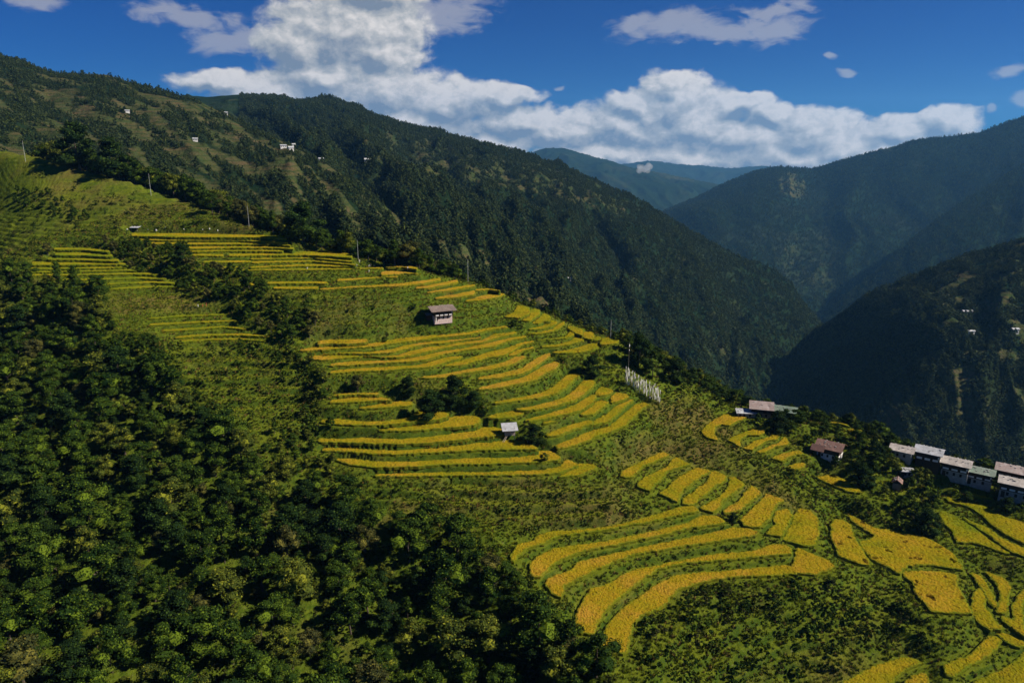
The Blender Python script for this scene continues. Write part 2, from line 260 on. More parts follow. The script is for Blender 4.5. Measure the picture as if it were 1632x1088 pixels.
# ---------------------------------------------------------------- main hillside: base survey grid, terraces cut into it
GS,GX0,GY0,GNX,GNY=9,-430,70,95,73
HG=np.array([-1857,-1837,-1817,-1796,-1776,-1755,-1733,-1712,-1690,-1668,-1646,-1624,-1601,-1578,-1555,-1532,-1509,-1486,-1463,-1441,-1418,-1397,-1376,-1355,-1336,-1317,-1300,-1284,-1270,-1258,-1248,-1240,-1234,-1231,-1230,-1233,-1237,-1245,-1254,-1265,-1277,-1290,-1303,-1314,-1324,-1331,-1335,-1336,-1334,-1329,-1323,-1318,-1312,-1307,-1301,-1294,-1286,-1277,-1267,-1256,-1245,-1234,-1223,-1213,-1202,-1192,-1183,-1175,-1167,-1161,-1157,-1154,-1153,-1154,-1157,-1162,-1170,-1179,-1191,-1206,-1222,-1240,-1261,-1283,-1307,-1332,-1359,-1388,-1418,-1448,-1480,-1513,-1547,-1581,-1615,
-1839,-1819,-1799,-1778,-1758,-1737,-1716,-1695,-1673,-1651,-1629,-1607,-1584,-1562,-1539,-1516,-1493,-1470,-1447,-1425,-1403,-1381,-1360,-1340,-1320,-1302,-1285,-1269,-1255,-1242,-1232,-1223,-1217,-1214,-1213,-1215,-1220,-1227,-1237,-1248,-1261,-1274,-1287,-1299,-1310,-1318,-1322,-1322,-1319,-1313,-1307,-1302,-1298,-1294,-1290,-1285,-1278,-1270,-1260,-1251,-1241,-1231,-1221,-1211,-1202,-1193,-1184,-1177,-1170,-1165,-1162,-1160,-1160,-1162,-1166,-1173,-1182,-1193,-1206,-1222,-1239,-1259,-1281,-1304,-1329,-1356,-1384,-1413,-1444,-1476,-1508,-1542,-1576,-1610,-1645,
-1821,-1801,-1781,-1761,-1740,-1720,-1699,-1678,-1656,-1635,-1613,-1590,-1568,-1546,-1523,-1500,-1477,-1454,-1432,-1409,-1387,-1366,-1345,-1325,-1305,-1287,-1269,-1253,-1239,-1226,-1216,-1207,-1201,-1197,-1196,-1198,-1203,-1210,-1220,-1231,-1244,-1257,-1271,-1284,-1296,-1305,-1309,-1309,-1304,-1297,-1290,-1285,-1282,-1281,-1279,-1276,-1270,-1263,-1254,-1245,-1236,-1227,-1218,-1210,-1201,-1193,-1186,-1179,-1173,-1169,-1166,-1165,-1167,-1170,-1175,-1183,-1193,-1206,-1221,-1238,-1257,-1278,-1301,-1325,-1352,-1380,-1409,-1439,-1471,-1503,-1536,-1570,-1605,-1640,-1675,
-1803,-1783,-1763,-1743,-1722,-1702,-1681,-1660,-1639,-1618,-1596,-1574,-1552,-1529,-1507,-1484,-1461,-1439,-1416,-1394,-1372,-1351,-1330,-1309,-1290,-1271,-1254,-1238,-1224,-1211,-1200,-1191,-1184,-1180,-1179,-1181,-1186,-1193,-1202,-1214,-1227,-1241,-1255,-1269,-1282,-1292,-1297,-1296,-1289,-1279,-1270,-1265,-1265,-1267,-1269,-1267,-1263,-1256,-1248,-1239,-1232,-1224,-1216,-1208,-1201,-1194,-1187,-1181,-1176,-1173,-1171,-1171,-1173,-1178,-1184,-1194,-1205,-1219,-1235,-1254,-1274,-1297,-1321,-1347,-1375,-1403,-1434,-1465,-1498,-1531,-1565,-1600,-1635,-1670,-1706,
-1784,-1764,-1745,-1725,-1705,-1684,-1664,-1643,-1622,-1601,-1579,-1557,-1535,-1513,-1491,-1468,-1446,-1423,-1401,-1379,-1357,-1335,-1314,-1294,-1275,-1256,-1239,-1223,-1208,-1195,-1184,-1175,-1168,-1164,-1163,-1164,-1169,-1176,-1185,-1196,-1209,-1223,-1238,-1253,-1268,-1279,-1286,-1285,-1275,-1259,-1247,-1242,-1246,-1254,-1260,-1261,-1256,-1248,-1241,-1234,-1227,-1220,-1214,-1207,-1201,-1194,-1188,-1183,-1179,-1176,-1175,-1176,-1180,-1185,-1193,-1204,-1217,-1232,-1250,-1270,-1292,-1316,-1342,-1369,-1398,-1428,-1459,-1492,-1525,-1559,-1594,-1629,-1665,-1701,-1737,
-1765,-1746,-1726,-1706,-1687,-1666,-1646,-1626,-1605,-1584,-1562,-1541,-1519,-1497,-1475,-1452,-1430,-1407,-1385,-1363,-1341,-1320,-1299,-1279,-1260,-1241,-1224,-1208,-1193,-1180,-1169,-1160,-1153,-1148,-1146,-1148,-1152,-1159,-1169,-1179,-1192,-1205,-1220,-1236,-1252,-1266,-1276,-1275,-1260,-1236,-1218,-1215,-1225,-1240,-1252,-1256,-1250,-1241,-1233,-1227,-1223,-1217,-1212,-1206,-1201,-1195,-1190,-1185,-1181,-1179,-1179,-1181,-1186,-1192,-1202,-1214,-1229,-1246,-1265,-1287,-1310,-1336,-1363,-1392,-1422,-1453,-1485,-1519,-1553,-1588,-1624,-1660,-1696,-1733,-1770,
-1746,-1727,-1708,-1688,-1668,-1648,-1628,-1608,-1587,-1567,-1545,-1524,-1502,-1480,-1458,-1436,-1414,-1392,-1370,-1348,-1326,-1305,-1284,-1264,-1245,-1226,-1209,-1193,-1179,-1166,-1154,-1145,-1138,-1133,-1131,-1132,-1137,-1144,-1153,-1163,-1174,-1186,-1200,-1216,-1233,-1251,-1264,-1266,-1246,-1210,-1182,-1182,-1202,-1227,-1248,-1254,-1244,-1232,-1225,-1221,-1219,-1215,-1210,-1206,-1201,-1196,-1191,-1187,-1184,-1182,-1183,-1186,-1191,-1199,-1210,-1224,-1240,-1259,-1280,-1304,-1329,-1356,-1385,-1415,-1446,-1479,-1512,-1547,-1582,-1618,-1655,-1692,-1729,-1766,-1804,
-1727,-1708,-1689,-1669,-1650,-1630,-1610,-1590,-1570,-1549,-1528,-1507,-1486,-1464,-1442,-1420,-1398,-1376,-1354,-1332,-1311,-1289,-1269,-1249,-1230,-1212,-1195,-1179,-1164,-1152,-1140,-1131,-1124,-1120,-1118,-1119,-1124,-1131,-1139,-1148,-1157,-1168,-1180,-1194,-1211,-1230,-1249,-1256,-1231,-1178,-1141,-1147,-1178,-1213,-1244,-1255,-1238,-1221,-1216,-1215,-1217,-1214,-1210,-1206,-1202,-1197,-1192,-1188,-1185,-1184,-1186,-1190,-1196,-1206,-1219,-1234,-1252,-1273,-1296,-1321,-1348,-1377,-1407,-1439,-1472,-1506,-1541,-1576,-1613,-1649,-1687,-1724,-1762,-1800,-1838,
-1707,-1688,-1669,-1650,-1631,-1612,-1592,-1572,-1552,-1532,-1511,-1490,-1469,-1447,-1426,-1404,-1382,-1360,-1338,-1316,-1295,-1274,-1254,-1234,-1215,-1197,-1180,-1164,-1150,-1138,-1127,-1118,-1112,-1108,-1107,-1110,-1115,-1121,-1127,-1134,-1142,-1151,-1161,-1172,-1184,-1201,-1221,-1234,-1203,-1138,-1117,-1127,-1152,-1191,-1234,-1257,-1231,-1208,-1211,-1209,-1216,-1214,-1211,-1208,-1203,-1198,-1193,-1189,-1186,-1186,-1188,-1193,-1201,-1213,-1227,-1245,-1265,-1288,-1313,-1340,-1368,-1399,-1431,-1464,-1498,-1534,-1570,-1607,-1644,-1682,-1720,-1758,-1797,-1836,-1875,
-1686,-1668,-1649,-1631,-1612,-1593,-1574,-1554,-1534,-1514,-1494,-1473,-1452,-1430,-1409,-1387,-1365,-1344,-1322,-1300,-1279,-1258,-1238,-1218,-1200,-1182,-1165,-1150,-1136,-1124,-1114,-1106,-1100,-1097,-1098,-1101,-1105,-1109,-1113,-1119,-1125,-1134,-1143,-1152,-1160,-1169,-1173,-1167,-1131,-1102,-1115,-1125,-1133,-1157,-1192,-1234,-1238,-1211,-1214,-1208,-1204,-1219,-1217,-1209,-1203,-1197,-1192,-1188,-1186,-1186,-1189,-1195,-1205,-1219,-1235,-1255,-1278,-1303,-1330,-1359,-1390,-1422,-1456,-1491,-1526,-1563,-1600,-1638,-1677,-1716,-1755,-1794,-1833,-1873,-1913,
-1665,-1647,-1629,-1611,-1592,-1574,-1555,-1536,-1516,-1496,-1476,-1455,-1434,-1413,-1392,-1371,-1349,-1327,-1306,-1284,-1263,-1242,-1222,-1203,-1184,-1167,-1150,-1135,-1122,-1110,-1101,-1093,-1089,-1087,-1088,-1090,-1092,-1094,-1098,-1102,-1108,-1116,-1126,-1134,-1139,-1139,-1130,-1107,-1086,-1091,-1112,-1121,-1125,-1136,-1150,-1170,-1191,-1198,-1211,-1205,-1187,-1198,-1203,-1199,-1198,-1194,-1190,-1186,-1184,-1185,-1189,-1197,-1209,-1225,-1244,-1266,-1291,-1319,-1348,-1380,-1412,-1447,-1482,-1519,-1556,-1594,-1633,-1672,-1711,-1751,-1791,-1831,-1871,-1912,-1952,
-1644,-1626,-1608,-1590,-1572,-1554,-1535,-1517,-1497,-1478,-1458,-1437,-1417,-1396,-1375,-1353,-1332,-1310,-1289,-1268,-1247,-1226,-1206,-1187,-1168,-1151,-1135,-1120,-1107,-1096,-1087,-1080,-1076,-1075,-1076,-1076,-1077,-1078,-1080,-1084,-1090,-1099,-1109,-1116,-1118,-1114,-1101,-1081,-1074,-1090,-1104,-1113,-1121,-1126,-1130,-1130,-1132,-1144,-1183,-1198,-1171,-1173,-1189,-1191,-1194,-1191,-1187,-1183,-1181,-1183,-1189,-1199,-1213,-1231,-1253,-1278,-1306,-1336,-1368,-1402,-1437,-1473,-1510,-1548,-1587,-1627,-1666,-1707,-1747,-1788,-1829,-1870,-1911,-1952,-1993,
-1622,-1604,-1587,-1569,-1552,-1534,-1516,-1497,-1478,-1459,-1439,-1419,-1399,-1378,-1357,-1336,-1315,-1293,-1272,-1251,-1230,-1209,-1189,-1170,-1152,-1134,-1119,-1104,-1091,-1081,-1072,-1066,-1063,-1062,-1061,-1060,-1060,-1060,-1061,-1065,-1072,-1082,-1092,-1098,-1099,-1094,-1083,-1070,-1071,-1084,-1091,-1101,-1111,-1118,-1121,-1122,-1120,-1116,-1136,-1177,-1175,-1170,-1184,-1191,-1192,-1187,-1182,-1178,-1177,-1180,-1187,-1200,-1217,-1238,-1264,-1292,-1322,-1355,-1390,-1426,-1463,-1501,-1540,-1580,-1620,-1661,-1702,-1744,-1785,-1827,-1869,-1911,-1952,-1994,-2036,
-1599,-1582,-1565,-1548,-1531,-1513,-1495,-1477,-1458,-1440,-1420,-1400,-1380,-1360,-1339,-1318,-1297,-1275,-1254,-1233,-1212,-1191,-1172,-1152,-1134,-1117,-1102,-1087,-1075,-1065,-1057,-1051,-1048,-1045,-1043,-1042,-1040,-1040,-1041,-1046,-1054,-1065,-1075,-1080,-1081,-1076,-1069,-1064,-1066,-1073,-1078,-1082,-1089,-1096,-1103,-1106,-1111,-1117,-1129,-1158,-1168,-1169,-1172,-1187,-1184,-1178,-1174,-1172,-1172,-1176,-1185,-1201,-1222,-1247,-1275,-1307,-1341,-1377,-1414,-1452,-1492,-1532,-1573,-1614,-1656,-1698,-1740,-1783,-1825,-1868,-1910,-1953,-1996,-2039,-2081,
-1575,-1558,-1542,-1525,-1509,-1492,-1474,-1456,-1438,-1420,-1401,-1381,-1361,-1341,-1320,-1299,-1278,-1257,-1236,-1214,-1194,-1173,-1153,-1134,-1116,-1099,-1083,-1069,-1057,-1047,-1039,-1034,-1030,-1026,-1023,-1021,-1018,-1017,-1019,-1025,-1035,-1046,-1055,-1058,-1059,-1057,-1055,-1054,-1056,-1058,-1059,-1063,-1072,-1078,-1084,-1089,-1096,-1110,-1128,-1162,-1168,-1166,-1164,-1171,-1170,-1166,-1166,-1165,-1165,-1171,-1183,-1203,-1228,-1257,-1290,-1325,-1362,-1401,-1441,-1481,-1523,-1565,-1607,-1650,-1693,-1737,-1780,-1824,-1867,-1911,-1954,-1998,-2041,-2085,-2128,
-1550,-1534,-1518,-1502,-1486,-1469,-1452,-1435,-1417,-1399,-1380,-1361,-1341,-1321,-1301,-1280,-1259,-1238,-1216,-1195,-1174,-1154,-1134,-1115,-1096,-1079,-1064,-1050,-1038,-1028,-1020,-1015,-1009,-1005,-1001,-997,-993,-992,-995,-1002,-1012,-1024,-1029,-1030,-1031,-1033,-1036,-1029,-1026,-1025,-1026,-1037,-1058,-1064,-1071,-1080,-1089,-1101,-1116,-1155,-1168,-1168,-1167,-1168,-1167,-1164,-1163,-1161,-1159,-1166,-1182,-1206,-1236,-1270,-1307,-1346,-1386,-1428,-1470,-1513,-1557,-1601,-1645,-1689,-1733,-1778,-1822,-1867,-1911,-1956,-2000,-2044,-2089,-2133,-2177,
-1524,-1509,-1494,-1478,-1462,-1446,-1430,-1413,-1396,-1378,-1359,-1340,-1321,-1301,-1281,-1260,-1239,-1218,-1196,-1175,-1154,-1133,-1113,-1094,-1075,-1058,-1043,-1029,-1017,-1007,-999,-992,-985,-980,-975,-970,-965,-963,-968,-975,-984,-995,-991,-979,-979,-983,-988,-986,-988,-993,-1001,-1018,-1047,-1054,-1061,-1071,-1081,-1092,-1106,-1139,-1167,-1167,-1167,-1170,-1168,-1165,-1164,-1158,-1150,-1160,-1182,-1213,-1249,-1288,-1329,-1371,-1415,-1459,-1504,-1549,-1594,-1639,-1685,-1730,-1776,-1821,-1867,-1912,-1958,-2003,-2048,-2093,-2138,-2183,-2228,
-1497,-1483,-1468,-1453,-1438,-1422,-1406,-1390,-1373,-1356,-1338,-1319,-1300,-1280,-1260,-1239,-1218,-1197,-1175,-1154,-1132,-1111,-1091,-1071,-1053,-1036,-1020,-1006,-993,-983,-974,-966,-958,-952,-946,-938,-933,-933,-939,-945,-948,-946,-941,-933,-933,-941,-949,-954,-955,-959,-976,-1004,-1044,-1050,-1053,-1062,-1074,-1083,-1091,-1118,-1141,-1139,-1145,-1162,-1171,-1167,-1160,-1147,-1136,-1156,-1188,-1226,-1268,-1311,-1356,-1402,-1448,-1494,-1541,-1587,-1634,-1681,-1728,-1774,-1821,-1868,-1914,-1960,-2006,-2052,-2098,-2144,-2190,-2235,-2280,
-1469,-1455,-1441,-1427,-1412,-1397,-1382,-1366,-1350,-1333,-1315,-1297,-1278,-1258,-1238,-1217,-1196,-1174,-1153,-1131,-1109,-1088,-1067,-1047,-1029,-1011,-995,-980,-968,-957,-946,-935,-926,-919,-911,-903,-899,-901,-909,-914,-910,-893,-888,-890,-899,-911,-922,-932,-930,-929,-946,-977,-1029,-1047,-1049,-1055,-1068,-1075,-1078,-1101,-1126,-1112,-1106,-1122,-1152,-1160,-1145,-1124,-1125,-1162,-1205,-1249,-1295,-1342,-1390,-1438,-1486,-1534,-1582,-1630,-1678,-1726,-1774,-1821,-1869,-1916,-1964,-2011,-2057,-2104,-2151,-2197,-2243,-2289,-2335,
-1439,-1426,-1413,-1400,-1386,-1371,-1357,-1341,-1325,-1309,-1291,-1273,-1255,-1235,-1215,-1194,-1173,-1151,-1129,-1107,-1085,-1063,-1042,-1022,-1002,-984,-968,-953,-939,-926,-913,-900,-889,-880,-872,-868,-866,-871,-879,-888,-884,-856,-856,-862,-876,-886,-888,-890,-897,-904,-921,-941,-986,-1034,-1046,-1044,-1046,-1055,-1063,-1072,-1108,-1113,-1089,-1077,-1088,-1106,-1109,-1122,-1158,-1197,-1239,-1284,-1332,-1381,-1430,-1479,-1529,-1578,-1627,-1676,-1725,-1774,-1823,-1871,-1919,-1967,-2015,-2063,-2111,-2158,-2205,-2252,-2299,-2345,-2392,
-1409,-1396,-1384,-1371,-1358,-1344,-1330,-1315,-1300,-1284,-1267,-1249,-1230,-1211,-1191,-1170,-1149,-1127,-1104,-1082,-1059,-1037,-1015,-994,-974,-955,-938,-922,-907,-891,-874,-859,-847,-839,-836,-837,-840,-846,-851,-858,-842,-812,-821,-825,-836,-844,-842,-844,-860,-877,-898,-917,-944,-998,-1030,-1032,-1027,-1038,-1050,-1056,-1071,-1092,-1078,-1059,-1073,-1107,-1139,-1170,-1204,-1240,-1282,-1329,-1377,-1426,-1476,-1526,-1576,-1626,-1676,-1726,-1775,-1825,-1874,-1923,-1972,-2021,-2070,-2118,-2166,-2214,-2262,-2309,-2356,-2404,-2451,
-1376,-1365,-1353,-1341,-1329,-1316,-1303,-1288,-1274,-1258,-1241,-1224,-1205,-1186,-1166,-1145,-1123,-1101,-1078,-1055,-1031,-1008,-985,-964,-943,-924,-906,-889,-870,-850,-831,-814,-804,-801,-804,-807,-811,-816,-816,-813,-791,-779,-786,-790,-798,-809,-817,-821,-832,-852,-879,-904,-924,-963,-1003,-1022,-1023,-1030,-1038,-1048,-1055,-1066,-1061,-1063,-1118,-1160,-1189,-1217,-1249,-1288,-1333,-1380,-1429,-1478,-1528,-1578,-1628,-1678,-1729,-1779,-1829,-1879,-1929,-1978,-2028,-2077,-2126,-2175,-2224,-2272,-2320,-2368,-2416,-2464,-2511,
-1342,-1332,-1321,-1310,-1298,-1286,-1274,-1260,-1246,-1231,-1214,-1197,-1179,-1159,-1139,-1118,-1096,-1073,-1050,-1026,-1002,-978,-954,-931,-910,-889,-871,-851,-829,-805,-784,-770,-764,-767,-774,-779,-783,-781,-769,-760,-758,-760,-763,-768,-777,-790,-802,-809,-818,-837,-864,-892,-909,-933,-970,-1003,-1019,-1026,-1029,-1036,-1044,-1047,-1048,-1081,-1150,-1207,-1243,-1272,-1305,-1343,-1390,-1437,-1485,-1534,-1584,-1633,-1684,-1734,-1784,-1835,-1885,-1936,-1986,-2036,-2086,-2135,-2185,-2234,-2283,-2332,-2381,-2429,-2477,-2525,-2574,
-1307,-1297,-1287,-1277,-1267,-1255,-1244,-1231,-1217,-1202,-1186,-1169,-1151,-1132,-1111,-1090,-1068,-1044,-1020,-996,-970,-945,-920,-896,-874,-853,-832,-809,-782,-756,-739,-730,-729,-735,-743,-749,-751,-743,-724,-719,-728,-735,-745,-755,-765,-776,-788,-798,-809,-826,-848,-875,-890,-904,-935,-976,-1007,-1022,-1020,-1019,-1032,-1044,-1067,-1111,-1179,-1252,-1304,-1337,-1369,-1406,-1449,-1495,-1544,-1593,-1642,-1692,-1742,-1792,-1843,-1893,-1944,-1995,-2045,-2096,-2146,-2196,-2246,-2295,-2345,-2394,-2443,-2492,-2540,-2589,-2638,
-1269,-1260,-1252,-1243,-1233,-1223,-1212,-1200,-1187,-1172,-1157,-1140,-1122,-1103,-1082,-1060,-1038,-1014,-989,-963,-937,-910,-884,-858,-835,-813,-790,-761,-731,-710,-701,-697,-700,-707,-715,-720,-717,-704,-684,-683,-692,-704,-726,-741,-751,-760,-771,-785,-800,-814,-825,-845,-861,-872,-901,-943,-984,-1010,-1018,-1042,-1070,-1089,-1113,-1147,-1208,-1293,-1359,-1403,-1439,-1473,-1512,-1556,-1605,-1654,-1703,-1752,-1802,-1853,-1903,-1954,-2005,-2056,-2107,-2157,-2208,-2258,-2308,-2358,-2408,-2458,-2507,-2556,-2605,-2654,-2703,
-1229,-1222,-1215,-1207,-1198,-1189,-1179,-1168,-1155,-1141,-1126,-1109,-1091,-1072,-1051,-1029,-1006,-981,-956,-929,-901,-873,-845,-818,-794,-770,-742,-709,-683,-673,-671,-672,-678,-685,-691,-692,-678,-658,-643,-643,-652,-670,-700,-722,-728,-737,-750,-770,-789,-800,-803,-816,-827,-833,-863,-904,-946,-982,-1030,-1083,-1117,-1137,-1160,-1191,-1244,-1325,-1402,-1464,-1507,-1541,-1577,-1617,-1665,-1714,-1764,-1814,-1864,-1915,-1966,-2017,-2068,-2119,-2170,-2221,-2272,-2322,-2373,-2423,-2473,-2523,-2573,-2622,-2672,-2721,-2770,
-1188,-1182,-1176,-1169,-1162,-1154,-1144,-1134,-1122,-1109,-1094,-1078,-1059,-1040,-1018,-996,-972,-947,-920,-892,-863,-833,-803,-774,-749,-721,-687,-659,-647,-647,-651,-654,-660,-663,-664,-653,-631,-615,-608,-608,-617,-633,-657,-678,-685,-702,-726,-751,-771,-784,-790,-799,-798,-799,-842,-893,-937,-989,-1058,-1124,-1169,-1193,-1216,-1246,-1290,-1364,-1448,-1525,-1575,-1610,-1645,-1683,-1727,-1775,-1826,-1877,-1928,-1978,-2030,-2081,-2132,-2184,-2235,-2286,-2337,-2388,-2439,-2489,-2540,-2590,-2640,-2690,-2739,-2789,-2839,
-1144,-1140,-1135,-1129,-1123,-1117,-1109,-1099,-1088,-1075,-1061,-1044,-1026,-1006,-984,-961,-936,-910,-882,-853,-822,-789,-756,-725,-695,-663,-636,-623,-623,-629,-634,-640,-642,-634,-621,-605,-589,-583,-582,-582,-589,-600,-612,-631,-649,-670,-698,-724,-748,-766,-780,-787,-782,-811,-877,-937,-980,-1027,-1092,-1167,-1224,-1258,-1280,-1310,-1350,-1414,-1494,-1578,-1638,-1681,-1717,-1752,-1793,-1838,-1889,-1941,-1992,-2043,-2095,-2147,-2198,-2250,-2302,-2353,-2404,-2455,-2506,-2557,-2608,-2658,-2708,-2758,-2809,-2858,-2908,
-1098,-1095,-1092,-1088,-1083,-1078,-1071,-1063,-1052,-1040,-1026,-1010,-991,-971,-948,-924,-898,-870,-841,-810,-777,-741,-702,-662,-631,-611,-602,-602,-608,-614,-619,-622,-615,-594,-577,-567,-562,-562,-562,-562,-567,-574,-580,-594,-620,-643,-670,-696,-723,-749,-768,-776,-792,-846,-914,-979,-1023,-1066,-1128,-1210,-1280,-1322,-1349,-1376,-1411,-1462,-1532,-1616,-1691,-1748,-1788,-1822,-1860,-1903,-1953,-2005,-2056,-2109,-2161,-2213,-2266,-2317,-2369,-2421,-2472,-2524,-2575,-2626,-2677,-2727,-2778,-2828,-2879,-2929,-2979,
-1049,-1048,-1046,-1044,-1041,-1037,-1032,-1025,-1016,-1004,-990,-974,-955,-934,-910,-885,-857,-828,-797,-763,-727,-685,-638,-601,-587,-582,-583,-587,-593,-598,-600,-593,-574,-552,-545,-543,-543,-545,-546,-546,-549,-557,-560,-566,-592,-614,-641,-666,-695,-727,-752,-776,-822,-885,-956,-1025,-1074,-1115,-1173,-1254,-1329,-1383,-1418,-1444,-1474,-1513,-1573,-1658,-1744,-1814,-1858,-1894,-1932,-1975,-2022,-2071,-2123,-2175,-2229,-2281,-2334,-2386,-2438,-2490,-2542,-2593,-2645,-2696,-2747,-2798,-2849,-2899,-2950,-3000,-3051,
-998,-999,-999,-999,-997,-995,-991,-985,-977,-967,-953,-937,-918,-896,-872,-845,-815,-784,-750,-714,-673,-626,-581,-564,-565,-566,-569,-573,-576,-575,-567,-550,-532,-524,-524,-525,-527,-530,-529,-524,-525,-534,-536,-544,-563,-577,-605,-638,-676,-716,-756,-802,-861,-931,-1005,-1078,-1130,-1172,-1226,-1302,-1382,-1446,-1488,-1512,-1541,-1576,-1629,-1705,-1792,-1869,-1922,-1965,-2007,-2049,-2093,-2140,-2190,-2243,-2297,-2350,-2402,-2455,-2507,-2559,-2612,-2663,-2715,-2767,-2818,-2869,-2920,-2971,-3022,-3073,-3124,
-945,-947,-949,-951,-951,-951,-949,-944,-938,-928,-916,-900,-880,-857,-832,-803,-772,-738,-703,-663,-619,-574,-546,-544,-548,-550,-552,-555,-552,-542,-526,-512,-507,-508,-510,-512,-514,-516,-508,-497,-502,-520,-543,-569,-586,-600,-628,-670,-713,-754,-793,-842,-906,-981,-1056,-1128,-1186,-1233,-1286,-1357,-1439,-1510,-1556,-1584,-1610,-1641,-1686,-1748,-1829,-1911,-1977,-2032,-2080,-2123,-2165,-2210,-2258,-2311,-2366,-2419,-2471,-2524,-2577,-2630,-2682,-2735,-2787,-2838,-2890,-2941,-2993,-3044,-3095,-3146,-3197,
-888,-892,-896,-900,-903,-904,-904,-902,-897,-889,-877,-861,-842,-818,-791,-761,-728,-693,-655,-614,-570,-539,-529,-531,-531,-528,-528,-527,-518,-503,-490,-486,-488,-490,-493,-493,-495,-496,-486,-495,-525,-555,-582,-606,-621,-636,-665,-708,-752,-793,-833,-885,-955,-1033,-1110,-1184,-1246,-1294,-1343,-1407,-1488,-1565,-1620,-1655,-1681,-1709,-1746,-1796,-1873,-1957,-2034,-2100,-2154,-2198,-2238,-2280,-2326,-2378,-2433,-2487,-2540,-2594,-2648,-2701,-2754,-2806,-2858,-2911,-2962,-3014,-3066,-3117,-3168,-3220,-3271,
-828,-835,-841,-847,-852,-856,-858,-858,-855,-848,-838,-822,-803,-779,-751,-719,-685,-648,-610,-570,-535,-516,-513,-513,-508,-502,-500,-495,-483,-472,-467,-467,-469,-469,-467,-459,-460,-469,-489,-527,-564,-596,-627,-651,-664,-679,-709,-755,-800,-841,-882,-936,-1007,-1086,-1165,-1242,-1310,-1356,-1399,-1457,-1537,-1619,-1684,-1726,-1752,-1780,-1817,-1863,-1933,-2013,-2095,-2170,-2230,-2274,-2312,-2353,-2397,-2448,-2501,-2555,-2609,-2664,-2718,-2772,-2825,-2878,-2931,-2983,-3035,-3087,-3139,-3191,-3242,-3294,-3345,
-766,-774,-783,-791,-799,-805,-810,-813,-812,-807,-798,-783,-764,-739,-710,-678,-643,-606,-568,-531,-505,-496,-494,-490,-480,-473,-471,-462,-452,-447,-447,-447,-447,-442,-434,-428,-447,-484,-532,-580,-616,-648,-681,-704,-716,-732,-762,-810,-855,-897,-938,-992,-1063,-1142,-1221,-1297,-1366,-1417,-1462,-1519,-1593,-1677,-1749,-1796,-1826,-1855,-1890,-1935,-1997,-2071,-2155,-2238,-2304,-2350,-2389,-2431,-2474,-2522,-2572,-2625,-2679,-2735,-2790,-2844,-2898,-2951,-3004,-3056,-3109,-3161,-3213,-3265,-3316,-3368,-3420,
-700,-711,-722,-732,-743,-752,-760,-765,-767,-764,-757,-744,-724,-699,-670,-637,-601,-566,-529,-497,-479,-474,-471,-461,-449,-444,-441,-432,-428,-426,-424,-419,-411,-406,-413,-445,-485,-532,-588,-637,-673,-705,-737,-759,-772,-790,-820,-866,-911,-954,-997,-1051,-1121,-1200,-1279,-1355,-1425,-1481,-1526,-1578,-1647,-1730,-1805,-1858,-1897,-1930,-1964,-2006,-2059,-2125,-2205,-2291,-2363,-2418,-2465,-2509,-2553,-2597,-2645,-2695,-2749,-2806,-2862,-2916,-2970,-3024,-3077,-3130,-3182,-3235,-3287,-3339,-3391,-3443,-3494,
-631,-644,-657,-670,-683,-696,-707,-715,-720,-721,-715,-703,-685,-659,-629,-595,-560,-524,-489,-464,-452,-448,-440,-427,-417,-415,-412,-408,-406,-403,-395,-385,-380,-402,-443,-490,-536,-591,-651,-699,-735,-767,-797,-816,-831,-850,-882,-926,-971,-1013,-1057,-1109,-1177,-1256,-1335,-1413,-1488,-1546,-1588,-1635,-1698,-1779,-1857,-1919,-1967,-2004,-2038,-2074,-2119,-2175,-2246,-2332,-2413,-2481,-2538,-2587,-2631,-2673,-2718,-2766,-2819,-2877,-2933,-2988,-3043,-3097,-3150,-3203,-3256,-3309,-3361,-3413,-3465,-3517,-3569,
-560,-575,-590,-605,-621,-636,-651,-663,-671,-675,-672,-662,-644,-618,-587,-552,-517,-481,-449,-429,-421,-415,-404,-392,-387,-387,-385,-384,-381,-371,-360,-363,-395,-445,-499,-549,-597,-655,-714,-760,-796,-830,-859,-876,-890,-909,-942,-988,-1033,-1075,-1116,-1167,-1234,-1313,-1392,-1468,-1545,-1607,-1653,-1702,-1764,-1840,-1917,-1985,-2040,-2080,-2112,-2145,-2183,-2228,-2294,-2379,-2465,-2544,-2611,-2664,-2708,-2749,-2792,-2838,-2890,-2948,-3005,-3061,-3116,-3170,-3224,-3277,-3330,-3383,-3435,-3488,-3540,-3592,-3644,
-485,-502,-519,-537,-555,-573,-591,-607,-620,-627,-627,-619,-601,-575,-542,-507,-470,-433,-406,-393,-385,-377,-365,-358,-357,-358,-358,-355,-348,-335,-345,-389,-446,-506,-564,-614,-666,-726,-782,-824,-858,-891,-921,-936,-949,-968,-1001,-1049,-1094,-1137,-1178,-1228,-1295,-1373,-1452,-1529,-1602,-1666,-1720,-1773,-1834,-1906,-1983,-2056,-2116,-2160,-2189,-2219,-2257,-2298,-2359,-2438,-2524,-2609,-2684,-2742,-2786,-2826,-2868,-2915,-2967,-3022,-3078,-3134,-3189,-3243,-3297,-3351,-3404,-3457,-3510,-3562,-3614,-3666,-3718,
